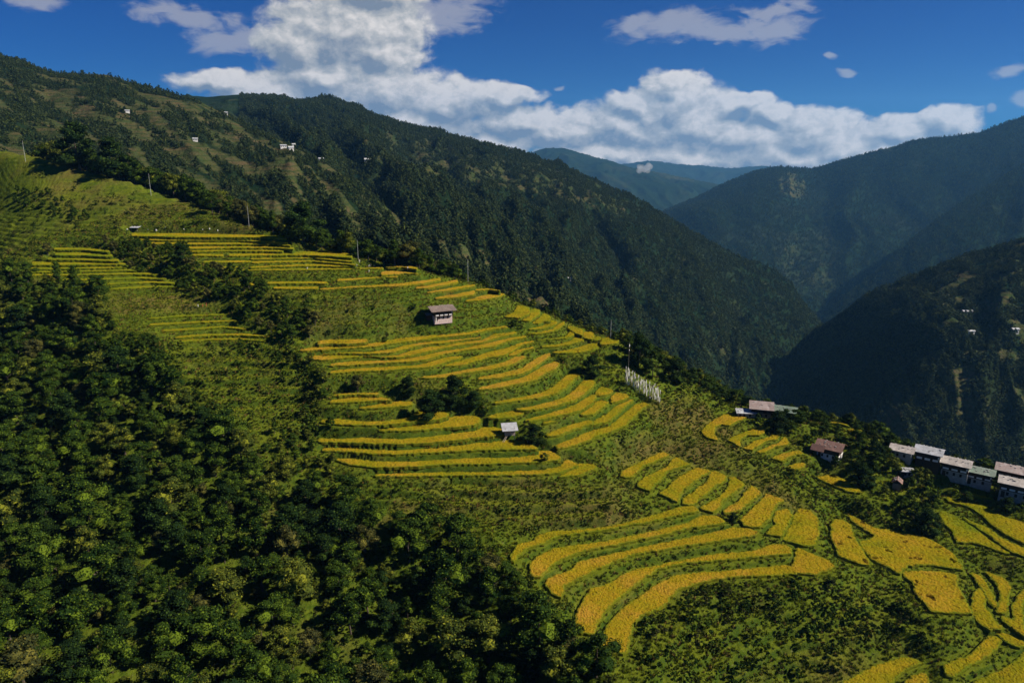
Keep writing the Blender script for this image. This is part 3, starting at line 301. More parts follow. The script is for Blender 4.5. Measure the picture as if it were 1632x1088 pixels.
-409,-427,-446,-466,-486,-507,-528,-547,-564,-576,-579,-573,-555,-527,-492,-454,-415,-382,-361,-351,-344,-335,-327,-325,-327,-329,-327,-321,-315,-329,-380,-448,-513,-575,-631,-683,-738,-799,-853,-890,-922,-954,-980,-996,-1010,-1031,-1065,-1110,-1155,-1198,-1240,-1290,-1355,-1432,-1511,-1589,-1663,-1730,-1788,-1842,-1901,-1969,-2047,-2127,-2193,-2239,-2268,-2297,-2332,-2373,-2429,-2500,-2583,-2672,-2755,-2816,-2861,-2903,-2947,-2994,-3045,-3099,-3154,-3209,-3263,-3317,-3371,-3425,-3478,-3531,-3583,-3636,-3688,-3740,-3792,
-332,-351,-371,-391,-413,-436,-460,-483,-504,-520,-527,-523,-504,-474,-434,-392,-354,-327,-312,-305,-299,-294,-291,-292,-295,-294,-290,-290,-319,-375,-447,-521,-587,-646,-699,-749,-806,-867,-917,-955,-987,-1019,-1043,-1058,-1072,-1093,-1128,-1174,-1219,-1261,-1302,-1350,-1414,-1491,-1571,-1651,-1727,-1797,-1857,-1909,-1963,-2027,-2105,-2189,-2259,-2309,-2345,-2376,-2409,-2448,-2498,-2560,-2636,-2723,-2808,-2874,-2927,-2975,-3024,-3073,-3124,-3177,-3231,-3284,-3338,-3391,-3445,-3498,-3551,-3604,-3657,-3709,-3761,-3813,-3865,
-255,-274,-294,-315,-338,-362,-387,-413,-438,-458,-469,-466,-445,-409,-364,-320,-288,-268,-260,-257,-255,-254,-255,-257,-258,-258,-270,-308,-372,-447,-525,-597,-662,-720,-770,-819,-878,-937,-983,-1019,-1051,-1084,-1108,-1120,-1134,-1154,-1191,-1239,-1284,-1326,-1368,-1416,-1479,-1554,-1634,-1715,-1793,-1867,-1929,-1976,-2023,-2081,-2156,-2241,-2317,-2375,-2420,-2455,-2487,-2522,-2566,-2619,-2685,-2767,-2851,-2925,-2987,-3044,-3097,-3150,-3202,-3255,-3308,-3360,-3412,-3465,-3518,-3571,-3624,-3677,-3729,-3782,-3833,-3885,-3937,
-179,-198,-218,-239,-261,-285,-310,-337,-364,-388,-402,-400,-374,-328,-279,-240,-216,-207,-207,-209,-211,-213,-215,-219,-231,-258,-304,-368,-446,-528,-604,-673,-736,-792,-842,-894,-954,-1011,-1053,-1085,-1116,-1146,-1169,-1184,-1200,-1222,-1257,-1302,-1347,-1390,-1434,-1485,-1547,-1621,-1700,-1779,-1857,-1936,-2000,-2045,-2089,-2145,-2218,-2301,-2379,-2445,-2496,-2534,-2566,-2598,-2637,-2681,-2738,-2817,-2901,-2978,-3048,-3111,-3169,-3226,-3280,-3333,-3384,-3435,-3486,-3538,-3590,-3643,-3696,-3749,-3801,-3853,-3905,-3956,-4008,
-107,-125,-144,-164,-184,-206,-230,-256,-282,-307,-324,-321,-284,-230,-183,-155,-146,-149,-155,-160,-164,-172,-188,-216,-257,-306,-369,-446,-529,-611,-685,-750,-809,-862,-911,-965,-1025,-1080,-1122,-1155,-1185,-1212,-1233,-1250,-1267,-1292,-1326,-1368,-1412,-1456,-1502,-1553,-1615,-1688,-1766,-1845,-1921,-1997,-2063,-2114,-2162,-2219,-2288,-2367,-2447,-2519,-2575,-2616,-2645,-2677,-2716,-2758,-2812,-2883,-2962,-3039,-3111,-3179,-3242,-3301,-3357,-3410,-3461,-3510,-3559,-3609,-3661,-3714,-3767,-3820,-3872,-3923,-3975,-4027,-4078,
-40,-57,-75,-93,-111,-129,-149,-170,-193,-216,-232,-222,-171,-118,-84,-74,-79,-91,-108,-127,-150,-183,-219,-262,-314,-376,-450,-532,-616,-695,-765,-828,-884,-934,-982,-1037,-1095,-1148,-1190,-1225,-1255,-1281,-1301,-1317,-1335,-1361,-1396,-1437,-1481,-1525,-1569,-1620,-1680,-1752,-1832,-1911,-1987,-2062,-2128,-2184,-2236,-2292,-2358,-2434,-2516,-2594,-2655,-2698,-2727,-2758,-2796,-2840,-2893,-2959,-3032,-3106,-3179,-3249,-3316,-3377,-3434,-3487,-3536,-3584,-3631,-3679,-3729,-3782,-3836,-3889,-3941,-3992,-4044,-4095,-4147,
19,2,-14,-30,-45,-59,-73,-86,-101,-116,-128,-105,-52,-23,-25,-43,-68,-97,-128,-159,-192,-231,-277,-328,-388,-456,-535,-619,-701,-776,-843,-904,-961,-1012,-1062,-1116,-1171,-1220,-1260,-1296,-1327,-1353,-1370,-1385,-1402,-1428,-1465,-1508,-1552,-1595,-1638,-1686,-1744,-1815,-1895,-1975,-2053,-2129,-2198,-2257,-2309,-2361,-2423,-2497,-2581,-2663,-2725,-2771,-2806,-2840,-2880,-2924,-2977,-3038,-3106,-3178,-3250,-3322,-3390,-3454,-3512,-3564,-3612,-3657,-3702,-3747,-3796,-3849,-3903,-3956,-4008,-4060,-4111,-4163,-4214,
67,51,36,22,10,-1,-9,-14,-18,-20,-20,1,4,-22,-55,-83,-110,-141,-175,-212,-250,-295,-347,-404,-468,-542,-624,-707,-786,-857,-921,-980,-1036,-1089,-1143,-1198,-1251,-1295,-1332,-1366,-1399,-1426,-1441,-1452,-1468,-1493,-1533,-1580,-1625,-1667,-1708,-1752,-1810,-1881,-1960,-2040,-2120,-2198,-2270,-2331,-2381,-2429,-2485,-2553,-2636,-2719,-2786,-2838,-2881,-2921,-2962,-3008,-3059,-3117,-3181,-3250,-3322,-3394,-3464,-3531,-3590,-3641,-3686,-3729,-3771,-3815,-3862,-3914,-3968,-4021,-4073,-4125,-4177,-4229,-4281,
103,87,71,58,47,39,34,31,32,34,28,3,-37,-79,-112,-139,-166,-200,-237,-276,-319,-367,-422,-482,-551,-629,-712,-794,-871,-940,-1001,-1058,-1112,-1166,-1222,-1280,-1332,-1372,-1404,-1436,-1468,-1495,-1509,-1521,-1536,-1561,-1601,-1649,-1694,-1737,-1779,-1825,-1882,-1951,-2028,-2108,-2187,-2265,-2342,-2407,-2454,-2497,-2550,-2615,-2695,-2776,-2846,-2904,-2954,-2999,-3043,-3090,-3140,-3195,-3256,-3321,-3391,-3463,-3536,-3606,-3666,-3716,-3759,-3800,-3841,-3884,-3930,-3981,-4033,-4086,-4138,-4190,-4242,-4294,-4346,
124,107,91,76,64,55,48,41,33,16,-18,-63,-108,-145,-173,-199,-230,-266,-305,-347,-393,-444,-501,-565,-638,-718,-801,-881,-955,-1022,-1082,-1137,-1187,-1240,-1297,-1357,-1410,-1448,-1479,-1509,-1538,-1562,-1577,-1591,-1608,-1635,-1672,-1718,-1763,-1806,-1849,-1897,-1954,-2022,-2098,-2176,-2254,-2329,-2407,-2473,-2524,-2572,-2626,-2690,-2764,-2840,-2911,-2973,-3027,-3076,-3123,-3170,-3218,-3270,-3327,-3388,-3456,-3528,-3603,-3676,-3739,-3788,-3829,-3869,-3910,-3953,-3999,-4048,-4098,-4150,-4202,-4254,-4306,-4358,-4410,
130,111,92,75,60,46,33,18,-5,-43,-93,-142,-182,-213,-239,-267,-300,-337,-377,-421,-470,-524,-583,-651,-727,-808,-890,-968,-1040,-1106,-1165,-1217,-1264,-1314,-1371,-1430,-1481,-1521,-1554,-1584,-1610,-1631,-1647,-1662,-1681,-1708,-1745,-1788,-1833,-1876,-1920,-1968,-2025,-2092,-2167,-2246,-2322,-2397,-2471,-2537,-2595,-2648,-2705,-2769,-2840,-2912,-2981,-3045,-3102,-3154,-3202,-3248,-3294,-3342,-3394,-3451,-3514,-3584,-3660,-3737,-3802,-3851,-3893,-3934,-3976,-4019,-4065,-4113,-4163,-4214,-4266,-4318,-4370,-4422,-4474,
121,98,76,55,35,14,-8,-34,-73,-122,-173,-217,-251,-278,-305,-336,-372,-410,-451,-497,-548,-604,-667,-738,-817,-900,-981,-1057,-1126,-1190,-1249,-1301,-1347,-1397,-1452,-1507,-1555,-1594,-1628,-1658,-1683,-1703,-1718,-1732,-1752,-1780,-1818,-1861,-1905,-1949,-1992,-2038,-2093,-2159,-2234,-2312,-2389,-2464,-2536,-2604,-2665,-2724,-2785,-2849,-2917,-2987,-3056,-3120,-3179,-3233,-3281,-3326,-3369,-3413,-3459,-3509,-3566,-3631,-3704,-3780,-3847,-3902,-3949,-3993,-4038,-4082,-4129,-4177,-4227,-4278,-4329,-4381,-4433,-4484,-4536,
96,69,43,18,-9,-37,-69,-107,-156,-209,-256,-292,-320,-345,-373,-407,-444,-484,-527,-575,-628,-687,-754,-829,-911,-994,-1074,-1147,-1213,-1273,-1330,-1382,-1431,-1483,-1537,-1588,-1631,-1668,-1701,-1731,-1758,-1777,-1789,-1803,-1821,-1850,-1890,-1936,-1980,-2023,-2065,-2108,-2160,-2226,-2300,-2378,-2455,-2531,-2604,-2673,-2737,-2800,-2863,-2927,-2995,-3064,-3132,-3198,-3258,-3313,-3361,-3404,-3443,-3482,-3523,-3567,-3615,-3673,-3743,-3818,-3887,-3947,-3999,-4048,-4096,-4143,-4191,-4239,-4289,-4340,-4391,-4443,-4495,-4546,-4598,
57,26,-4,-35,-68,-104,-145,-192,-245,-294,-334,-364,-389,-415,-445,-480,-518,-559,-605,-656,-713,-776,-846,-925,-1007,-1089,-1167,-1238,-1300,-1357,-1411,-1462,-1513,-1568,-1622,-1671,-1710,-1742,-1772,-1804,-1833,-1850,-1860,-1873,-1891,-1919,-1962,-2011,-2055,-2098,-2139,-2181,-2233,-2298,-2370,-2447,-2524,-2599,-2673,-2743,-2810,-2875,-2939,-3004,-3071,-3139,-3208,-3275,-3337,-3393,-3441,-3482,-3517,-3552,-3589,-3627,-3667,-3720,-3788,-3860,-3929,-3991,-4048,-4101,-4151,-4201,-4250,-4300,-4350,-4401,-4453,-4504,-4556,-4608,-4660,
5,-30,-64,-100,-139,-180,-228,-280,-330,-373,-406,-432,-457,-486,-519,-556,-595,-637,-685,-739,-800,-867,-941,-1021,-1103,-1183,-1257,-1325,-1386,-1440,-1491,-1540,-1592,-1648,-1705,-1753,-1787,-1816,-1845,-1874,-1900,-1918,-1932,-1946,-1965,-1994,-2034,-2081,-2126,-2170,-2213,-2258,-2311,-2374,-2444,-2518,-2594,-2670,-2744,-2815,-2884,-2949,-3014,-3078,-3144,-3212,-3281,-3350,-3416,-3473,-3521,-3560,-3591,-3621,-3657,-3694,-3731,-3780,-3842,-3909,-3976,-4039,-4098,-4153,-4206,-4257,-4308,-4359,-4410,-4462,-4513,-4565,-4617,-4669,-4721,
-58,-96,-135,-175,-219,-266,-318,-370,-415,-451,-478,-502,-527,-559,-595,-633,-674,-719,-769,-825,-888,-959,-1036,-1116,-1197,-1274,-1346,-1411,-1471,-1524,-1571,-1617,-1667,-1723,-1779,-1825,-1861,-1891,-1918,-1945,-1969,-1988,-2004,-2021,-2042,-2072,-2109,-2153,-2197,-2242,-2287,-2335,-2389,-2451,-2519,-2592,-2667,-2742,-2816,-2888,-2957,-3023,-3086,-3149,-3213,-3280,-3350,-3422,-3491,-3550,-3599,-3636,-3663,-3691,-3724,-3761,-3800,-3847,-3904,-3965,-4029,-4090,-4150,-4206,-4261,-4314,-4366,-4418,-4470,-4521,-4573,-4625,-4677,-4729,-4781,
-131,-172,-214,-258,-305,-355,-407,-455,-495,-527,-552,-577,-604,-636,-673,-713,-756,-803,-855,-913,-979,-1052,-1131,-1212,-1292,-1366,-1435,-1498,-1556,-1609,-1654,-1697,-1746,-1799,-1852,-1897,-1933,-1964,-1992,-2017,-2039,-2059,-2077,-2096,-2120,-2149,-2185,-2226,-2270,-2315,-2362,-2412,-2467,-2528,-2595,-2666,-2740,-2814,-2888,-2961,-3031,-3096,-3157,-3216,-3277,-3341,-3411,-3486,-3559,-3621,-3669,-3706,-3734,-3762,-3794,-3830,-3870,-3916,-3968,-4026,-4086,-4146,-4204,-4261,-4316,-4370,-4423,-4476,-4528,-4580,-4633,-4685,-4737,-4789,-4842,
-211,-256,-301,-347,-395,-446,-494,-537,-572,-601,-627,-654,-683,-716,-754,-795,-840,-890,-944,-1005,-1072,-1148,-1229,-1310,-1387,-1459,-1523,-1583,-1641,-1693,-1739,-1782,-1830,-1879,-1927,-1970,-2007,-2038,-2065,-2090,-2112,-2131,-2151,-2172,-2197,-2226,-2261,-2301,-2344,-2389,-2437,-2488,-2543,-2604,-2670,-2740,-2812,-2886,-2960,-3034,-3104,-3169,-3227,-3280,-3336,-3396,-3464,-3540,-3616,-3679,-3728,-3767,-3799,-3830,-3863,-3899,-3939,-3984,-4035,-4089,-4146,-4203,-4261,-4317,-4373,-4427,-4481,-4534,-4587,-4639,-4692,-4744,-4797,-4849,-4901,
-298,-345,-393,-442,-492,-540,-583,-619,-648,-675,-702,-731,-763,-798,-836,-879,-926,-979,-1036,-1100,-1171,-1247,-1328,-1407,-1483,-1552,-1614,-1671,-1726,-1777,-1824,-1869,-1915,-1961,-2005,-2046,-2082,-2113,-2140,-2163,-2185,-2205,-2225,-2247,-2272,-2302,-2337,-2376,-2418,-2463,-2511,-2563,-2618,-2678,-2743,-2812,-2883,-2956,-3029,-3104,-3176,-3241,-3295,-3342,-3392,-3447,-3511,-3585,-3661,-3726,-3779,-3822,-3859,-3894,-3929,-3967,-4007,-4052,-4101,-4153,-4208,-4263,-4319,-4375,-4430,-4485,-4539,-4592,-4645,-4698,-4751,-4803,-4856,-4908,-4961,
-388,-438,-488,-540,-589,-634,-672,-701,-725,-749,-778,-810,-844,-881,-920,-964,-1014,-1069,-1129,-1196,-1269,-1346,-1425,-1502,-1575,-1642,-1702,-1758,-1812,-1862,-1910,-1955,-2000,-2044,-2085,-2124,-2158,-2188,-2215,-2238,-2259,-2278,-2298,-2320,-2346,-2377,-2412,-2451,-2493,-2538,-2586,-2636,-2691,-2750,-2814,-2882,-2952,-3023,-3095,-3169,-3244,-3310,-3360,-3403,-3449,-3502,-3564,-3635,-3706,-3771,-3827,-3874,-3916,-3954,-3993,-4032,-4074,-4119,-4167,-4217,-4270,-4324,-4379,-4434,-4489,-4543,-4597,-4650,-4704,-4757,-4810,-4862,-4915,-4968,-5020,
-481,-531,-583,-635,-684,-725,-758,-783,-804,-827,-855,-889,-925,-964,-1005,-1051,-1102,-1159,-1222,-1291,-1366,-1443,-1520,-1594,-1664,-1729,-1788,-1844,-1897,-1947,-1995,-2041,-2085,-2127,-2166,-2202,-2235,-2265,-2291,-2314,-2333,-2352,-2371,-2393,-2419,-2450,-2486,-2526,-2568,-2613,-2659,-2709,-2762,-2820,-2883,-2950,-3020,-3089,-3157,-3228,-3301,-3366,-3419,-3464,-3511,-3564,-3623,-3689,-3756,-3818,-3875,-3925,-3970,-4013,-4054,-4095,-4139,-4184,-4231,-4281,-4333,-4386,-4440,-4494,-4548,-4602,-4656,-4709,-4762,-4816,-4869,-4921,-4974,-5027,-5079,
-576,-627,-677,-727,-771,-808,-837,-861,-883,-908,-937,-970,-1007,-1048,-1091,-1139,-1191,-1250,-1314,-1385,-1460,-1536,-1611,-1684,-1751,-1814,-1873,-1928,-1980,-2030,-2079,-2125,-2169,-2210,-2247,-2281,-2313,-2342,-2368,-2390,-2408,-2425,-2443,-2464,-2490,-2522,-2559,-2600,-2643,-2687,-2732,-2780,-2831,-2888,-2950,-3016,-3085,-3153,-3220,-3288,-3357,-3419,-3474,-3523,-3573,-3626,-3683,-3745,-3808,-3869,-3925,-3977,-4025,-4070,-4113,-4157,-4202,-4248,-4295,-4345,-4396,-4448,-4501,-4554,-4608,-4661,-4715,-4768,-4821,-4875,-4927,-4980,-5033,-5086,-5139,
-677,-726,-773,-817,-856,-887,-914,-938,-962,-989,-1020,-1054,-1091,-1133,-1179,-1229,-1283,-1342,-1408,-1480,-1555,-1629,-1702,-1772,-1838,-1899,-1957,-2010,-2062,-2112,-2161,-2208,-2252,-2292,-2327,-2360,-2390,-2418,-2445,-2466,-2483,-2498,-2514,-2533,-2559,-2592,-2632,-2674,-2718,-2761,-2805,-2850,-2898,-2953,-3013,-3079,-3147,-3214,-3280,-3346,-3412,-3473,-3529,-3581,-3633,-3687,-3743,-3802,-3862,-3921,-3977,-4030,-4079,-4126,-4172,-4218,-4263,-4310,-4358,-4407,-4458,-4509,-4562,-4614,-4668,-4721,-4774,-4827,-4881,-4934,-4987,-5039,-5092,-5145,-5198,
-781,-826,-870,-909,-940,-966,-990,-1014,-1042,-1072,-1104,-1139,-1177,-1221,-1269,-1321,-1378,-1439,-1506,-1577,-1650,-1723,-1794,-1861,-1925,-1984,-2040,-2092,-2142,-2192,-2241,-2290,-2335,-2374,-2407,-2436,-2465,-2494,-2521,-2543,-2558,-2570,-2583,-2601,-2626,-2661,-2704,-2749,-2792,-2835,-2877,-2920,-2965,-3017,-3076,-3141,-3207,-3273,-3339,-3403,-3467,-3527,-3584,-3638,-3692,-3747,-3803,-3860,-3918,-3975,-4031,-4084,-4134,-4183,-4230,-4277,-4324,-4372,-4420,-4470,-4520,-4571,-4623,-4675,-4728,-4781,-4834,-4887,-4940,-4993,-5046,-5099,-5151,-5204,-5257,
-883,-926,-966,-1000,-1025,-1046,-1067,-1092,-1122,-1155,-1189,-1226,-1265,-1311,-1361,-1416,-1475,-1538,-1605,-1675,-1747,-1817,-1886,-1951,-2013,-2070,-2123,-2172,-2220,-2269,-2319,-2369,-2415,-2454,-2484,-2511,-2539,-2567,-2596,-2619,-2632,-2642,-2653,-2669,-2693,-2729,-2775,-2822,-2865,-2907,-2949,-2989,-3032,-3083,-3141,-3203,-3268,-3333,-3397,-3460,-3522,-3582,-3640,-3696,-3750,-3806,-3861,-3918,-3975,-4031,-4086,-4139,-4190,-4240,-4288,-4336,-4384,-4433,-4482,-4531,-4581,-4632,-4684,-4736,-4788,-4841,-4894,-4946,-4999,-5052,-5105,-5158,-5211,-5263,-5316,
-981,-1020,-1056,-1086,-1109,-1129,-1149,-1174,-1205,-1239,-1275,-1314,-1356,-1403,-1455,-1512,-1572,-1637,-1705,-1774,-1844,-1913,-1979,-2042,-2101,-2156,-2206,-2252,-2296,-2343,-2393,-2445,-2493,-2530,-2559,-2585,-2611,-2638,-2665,-2686,-2701,-2712,-2725,-2741,-2765,-2801,-2845,-2890,-2934,-2976,-3017,-3058,-3102,-3152,-3207,-3267,-3329,-3392,-3455,-3518,-3579,-3638,-3696,-3753,-3808,-3864,-3920,-3976,-4032,-4087,-4141,-4195,-4246,-4297,-4346,-4395,-4444,-4493,-4542,-4592,-4642,-4693,-4745,-4796,-4848,-4901,-4953,-5006,-5059,-5112,-5164,-5217,-5270,-5322,-5375,
-1075,-1109,-1142,-1169,-1192,-1213,-1234,-1260,-1291,-1325,-1362,-1403,-1447,-1496,-1550,-1608,-1670,-1736,-1804,-1873,-1942,-2009,-2073,-2132,-2189,-2243,-2291,-2333,-2373,-2417,-2465,-2516,-2563,-2601,-2631,-2658,-2684,-2709,-2733,-2754,-2770,-2784,-2798,-2817,-2842,-2875,-2916,-2959,-3001,-3043,-3085,-3127,-3172,-3221,-3275,-3332,-3392,-3453,-3515,-3576,-3636,-3695,-3753,-3810,-3866,-3922,-3978,-4034,-4089,-4144,-4198,-4251,-4303,-4354,-4404,-4454,-4504,-4553,-4603,-4653,-4703,-4754,-4805,-4857,-4909,-4961,-5013,-5066,-5118,-5171,-5224,-5276,-5329,-5382,-5434,
-1164,-1195,-1225,-1251,-1275,-1297,-1320,-1347,-1378,-1412,-1450,-1492,-1538,-1589,-1644,-1704,-1767,-1834,-1903,-1972,-2040,-2105,-2166,-2223,-2277,-2330,-2375,-2415,-2453,-2494,-2541,-2588,-2632,-2670,-2702,-2730,-2755,-2780,-2803,-2823,-2840,-2856,-2873,-2893,-2918,-2950,-2988,-3028,-3069,-3111,-3153,-3196,-3241,-3290,-3342,-3398,-3456,-3515,-3575,-3635,-3694,-3753,-3811,-3868,-3924,-3980,-4036,-4091,-4147,-4201,-4255,-4308,-4360,-4412,-4463,-4513,-4563,-4613,-4663,-4713,-4764,-4815,-4866,-4917,-4969,-5021,-5073,-5126,-5178,-5231,-5283,-5336,-5388,-5441,-5494,
-1250,-1279,-1307,-1333,-1358,-1381,-1406,-1434,-1465,-1500,-1538,-1581,-1629,-1680,-1737,-1798,-1863,-1930,-1999,-2069,-2136,-2200,-2259,-2312,-2364,-2414,-2458,-2498,-2536,-2576,-2619,-2662,-2703,-2740,-2772,-2801,-2826,-2850,-2872,-2892,-2910,-2928,-2947,-2968,-2994,-3025,-3060,-3098,-3138,-3179,-3221,-3264,-3310,-3358,-3410,-3464,-3520,-3578,-3636,-3695,-3754,-3812,-3869,-3926,-3983,-4039,-4094,-4150,-4204,-4259,-4313,-4366,-4418,-4470,-4521,-4572,-4622,-4672,-4723,-4773,-4824,-4875,-4926,-4977,-5029,-5081,-5133,-5185,-5238,-5290,-5343,-5395,-5448,-5501,-5553,
-1334,-1362,-1390,-1416,-1441,-1466,-1492,-1520,-1552,-1587,-1627,-1670,-1718,-1771,-1829,-1891,-1957,-2025,-2094,-2163,-2230,-2292,-2349,-2401,-2451,-2498,-2541,-2581,-2619,-2658,-2698,-2738,-2777,-2812,-2843,-2872,-2897,-2921,-2943,-2963,-2982,-3001,-3021,-3043,-3069,-3099,-3133,-3169,-3208,-3248,-3289,-3333,-3378,-3426,-3477,-3529,-3584,-3641,-3698,-3756,-3813,-3871,-3928,-3985,-4041,-4097,-4153,-4208,-4262,-4317,-4370,-4424,-4476,-4528,-4579,-4630,-4681,-4732,-4782,-4833,-4884,-4935,-4986,-5038,-5089,-5141,-5193,-5245,-5298,-5350,-5402,-5455,-5507,-5560,-5613,
-1418,-1445,-1472,-1498,-1524,-1550,-1577,-1606,-1638,-1674,-1714,-1758,-1807,-1860,-1919,-1982,-2048,-2117,-2186,-2254,-2319,-2380,-2436,-2488,-2537,-2582,-2624,-2664,-2702,-2740,-2778,-2815,-2851,-2885,-2915,-2943,-2969,-2992,-3014,-3034,-3054,-3074,-3095,-3118,-3144,-3173,-3205,-3240,-3278,-3317,-3358,-3401,-3446,-3494,-3543,-3595,-3649,-3704,-3760,-3817,-3874,-3931,-3987,-4044,-4100,-4156,-4211,-4266,-4321,-4375,-4429,-4482,-4534,-4586,-4638,-4689,-4740,-4791,-4842,-4893,-4944,-4995,-5046,-5098,-5149,-5201,-5253,-5305,-5357,-5410,-5462,-5514,-5567,-5619,-5672,
-1501,-1528,-1554,-1581,-1607,-1634,-1662,-1692,-1725,-1761,-1801,-1845,-1895,-1948,-2008,-2071,-2138,-2207,-2275,-2342,-2406,-2467,-2522,-2574,-2621,-2666,-2707,-2747,-2784,-2821,-2857,-2893,-2927,-2959,-2988,-3016,-3041,-3064,-3086,-3106,-3126,-3147,-3168,-3191,-3217,-3246,-3277,-3311,-3348,-3386,-3427,-3470,-3514,-3561,-3610,-3661,-3713,-3767,-3823,-3878,-3935,-3991,-4047,-4103,-4159,-4215,-4270,-4325,-4379,-4433,-4487,-4540,-4593,-4645,-4697,-4748,-4799,-4851,-4902,-4953,-5004,-5055,-5106,-5158,-5209,-5261,-5313,-5365,-5417,-5469,-5522,-5574,-5627,-5679,-5731,
-1584,-1610,-1637,-1664,-1690,-1718,-1746,-1777,-1810,-1847,-1887,-1932,-1982,-2036,-2095,-2160,-2227,-2295,-2363,-2429,-2493,-2552,-2608,-2659,-2706,-2750,-2791,-2829,-2866,-2902,-2937,-2970,-3003,-3033,-3062,-3089,-3113,-3136,-3158,-3178,-3199,-3219,-3241,-3265,-3290,-3318,-3349,-3383,-3418,-3456,-3496,-3538,-3582,-3628,-3676,-3726,-3778,-3831,-3885,-3940,-3996,-4051,-4107,-4163,-4218,-4274,-4329,-4383,-4438,-4492,-4545,-4598,-4651,-4703,-4755,-4807,-4859,-4910,-4961,-5012,-5063,-5115,-5166,-5217,-5269,-5321,-5373,-5425,-5477,-5529,-5581,-5634,-5686,-5739,-5791,
-1667,-1693,-1720,-1747,-1774,-1802,-1831,-1862,-1896,-1933,-1974,-2019,-2069,-2124,-2183,-2248,-2315,-2383,-2450,-2516,-2579,-2638,-2693,-2743,-2790,-2833,-2874,-2912,-2948,-2982,-3016,-3048,-3079,-3109,-3136,-3162,-3186,-3209,-3230,-3251,-3271,-3292,-3314,-3338,-3363,-3391,-3421,-3454,-3489,-3526,-3565,-3606,-3650,-3695,-3743,-3792,-3843,-3895,-3948,-4002,-4057,-4112,-4167,-4223,-4278,-4333,-4388,-4442,-4496,-4550,-4604,-4657,-4710,-4762,-4814,-4866,-4918,-4969,-5020,-5072,-5123,-5174,-5226,-5277,-5329,-5381,-5432,-5484,-5537,-5589,-5641,-5693,-5746,-5798,-5851],dtype=float).reshape(GNY,GNX)*.1
def base_h(X,Y):
    fx=np.clip((X-GX0)/GS,1,GNX-2.001); fy=np.clip((Y-GY0)/GS,1,GNY-2.001); i=np.floor(fx).astype(int); j=np.floor(fy).astype(int); a=fx-i; c=fy-j
    def w(t): return [(1-t)**3/6,(3*t**3-6*t*t+4)/6,(-3*t**3+3*t*t+3*t+1)/6,t**3/6]
    wa,wc=w(a),w(c); s=0
    for dj in range(4):
        jj=np.clip(j+dj-1,0,GNY-1)
        for di in range(4): s=s+wc[dj]*wa[di]*HG[jj,np.clip(i+di-1,0,GNX-1)]
    return s
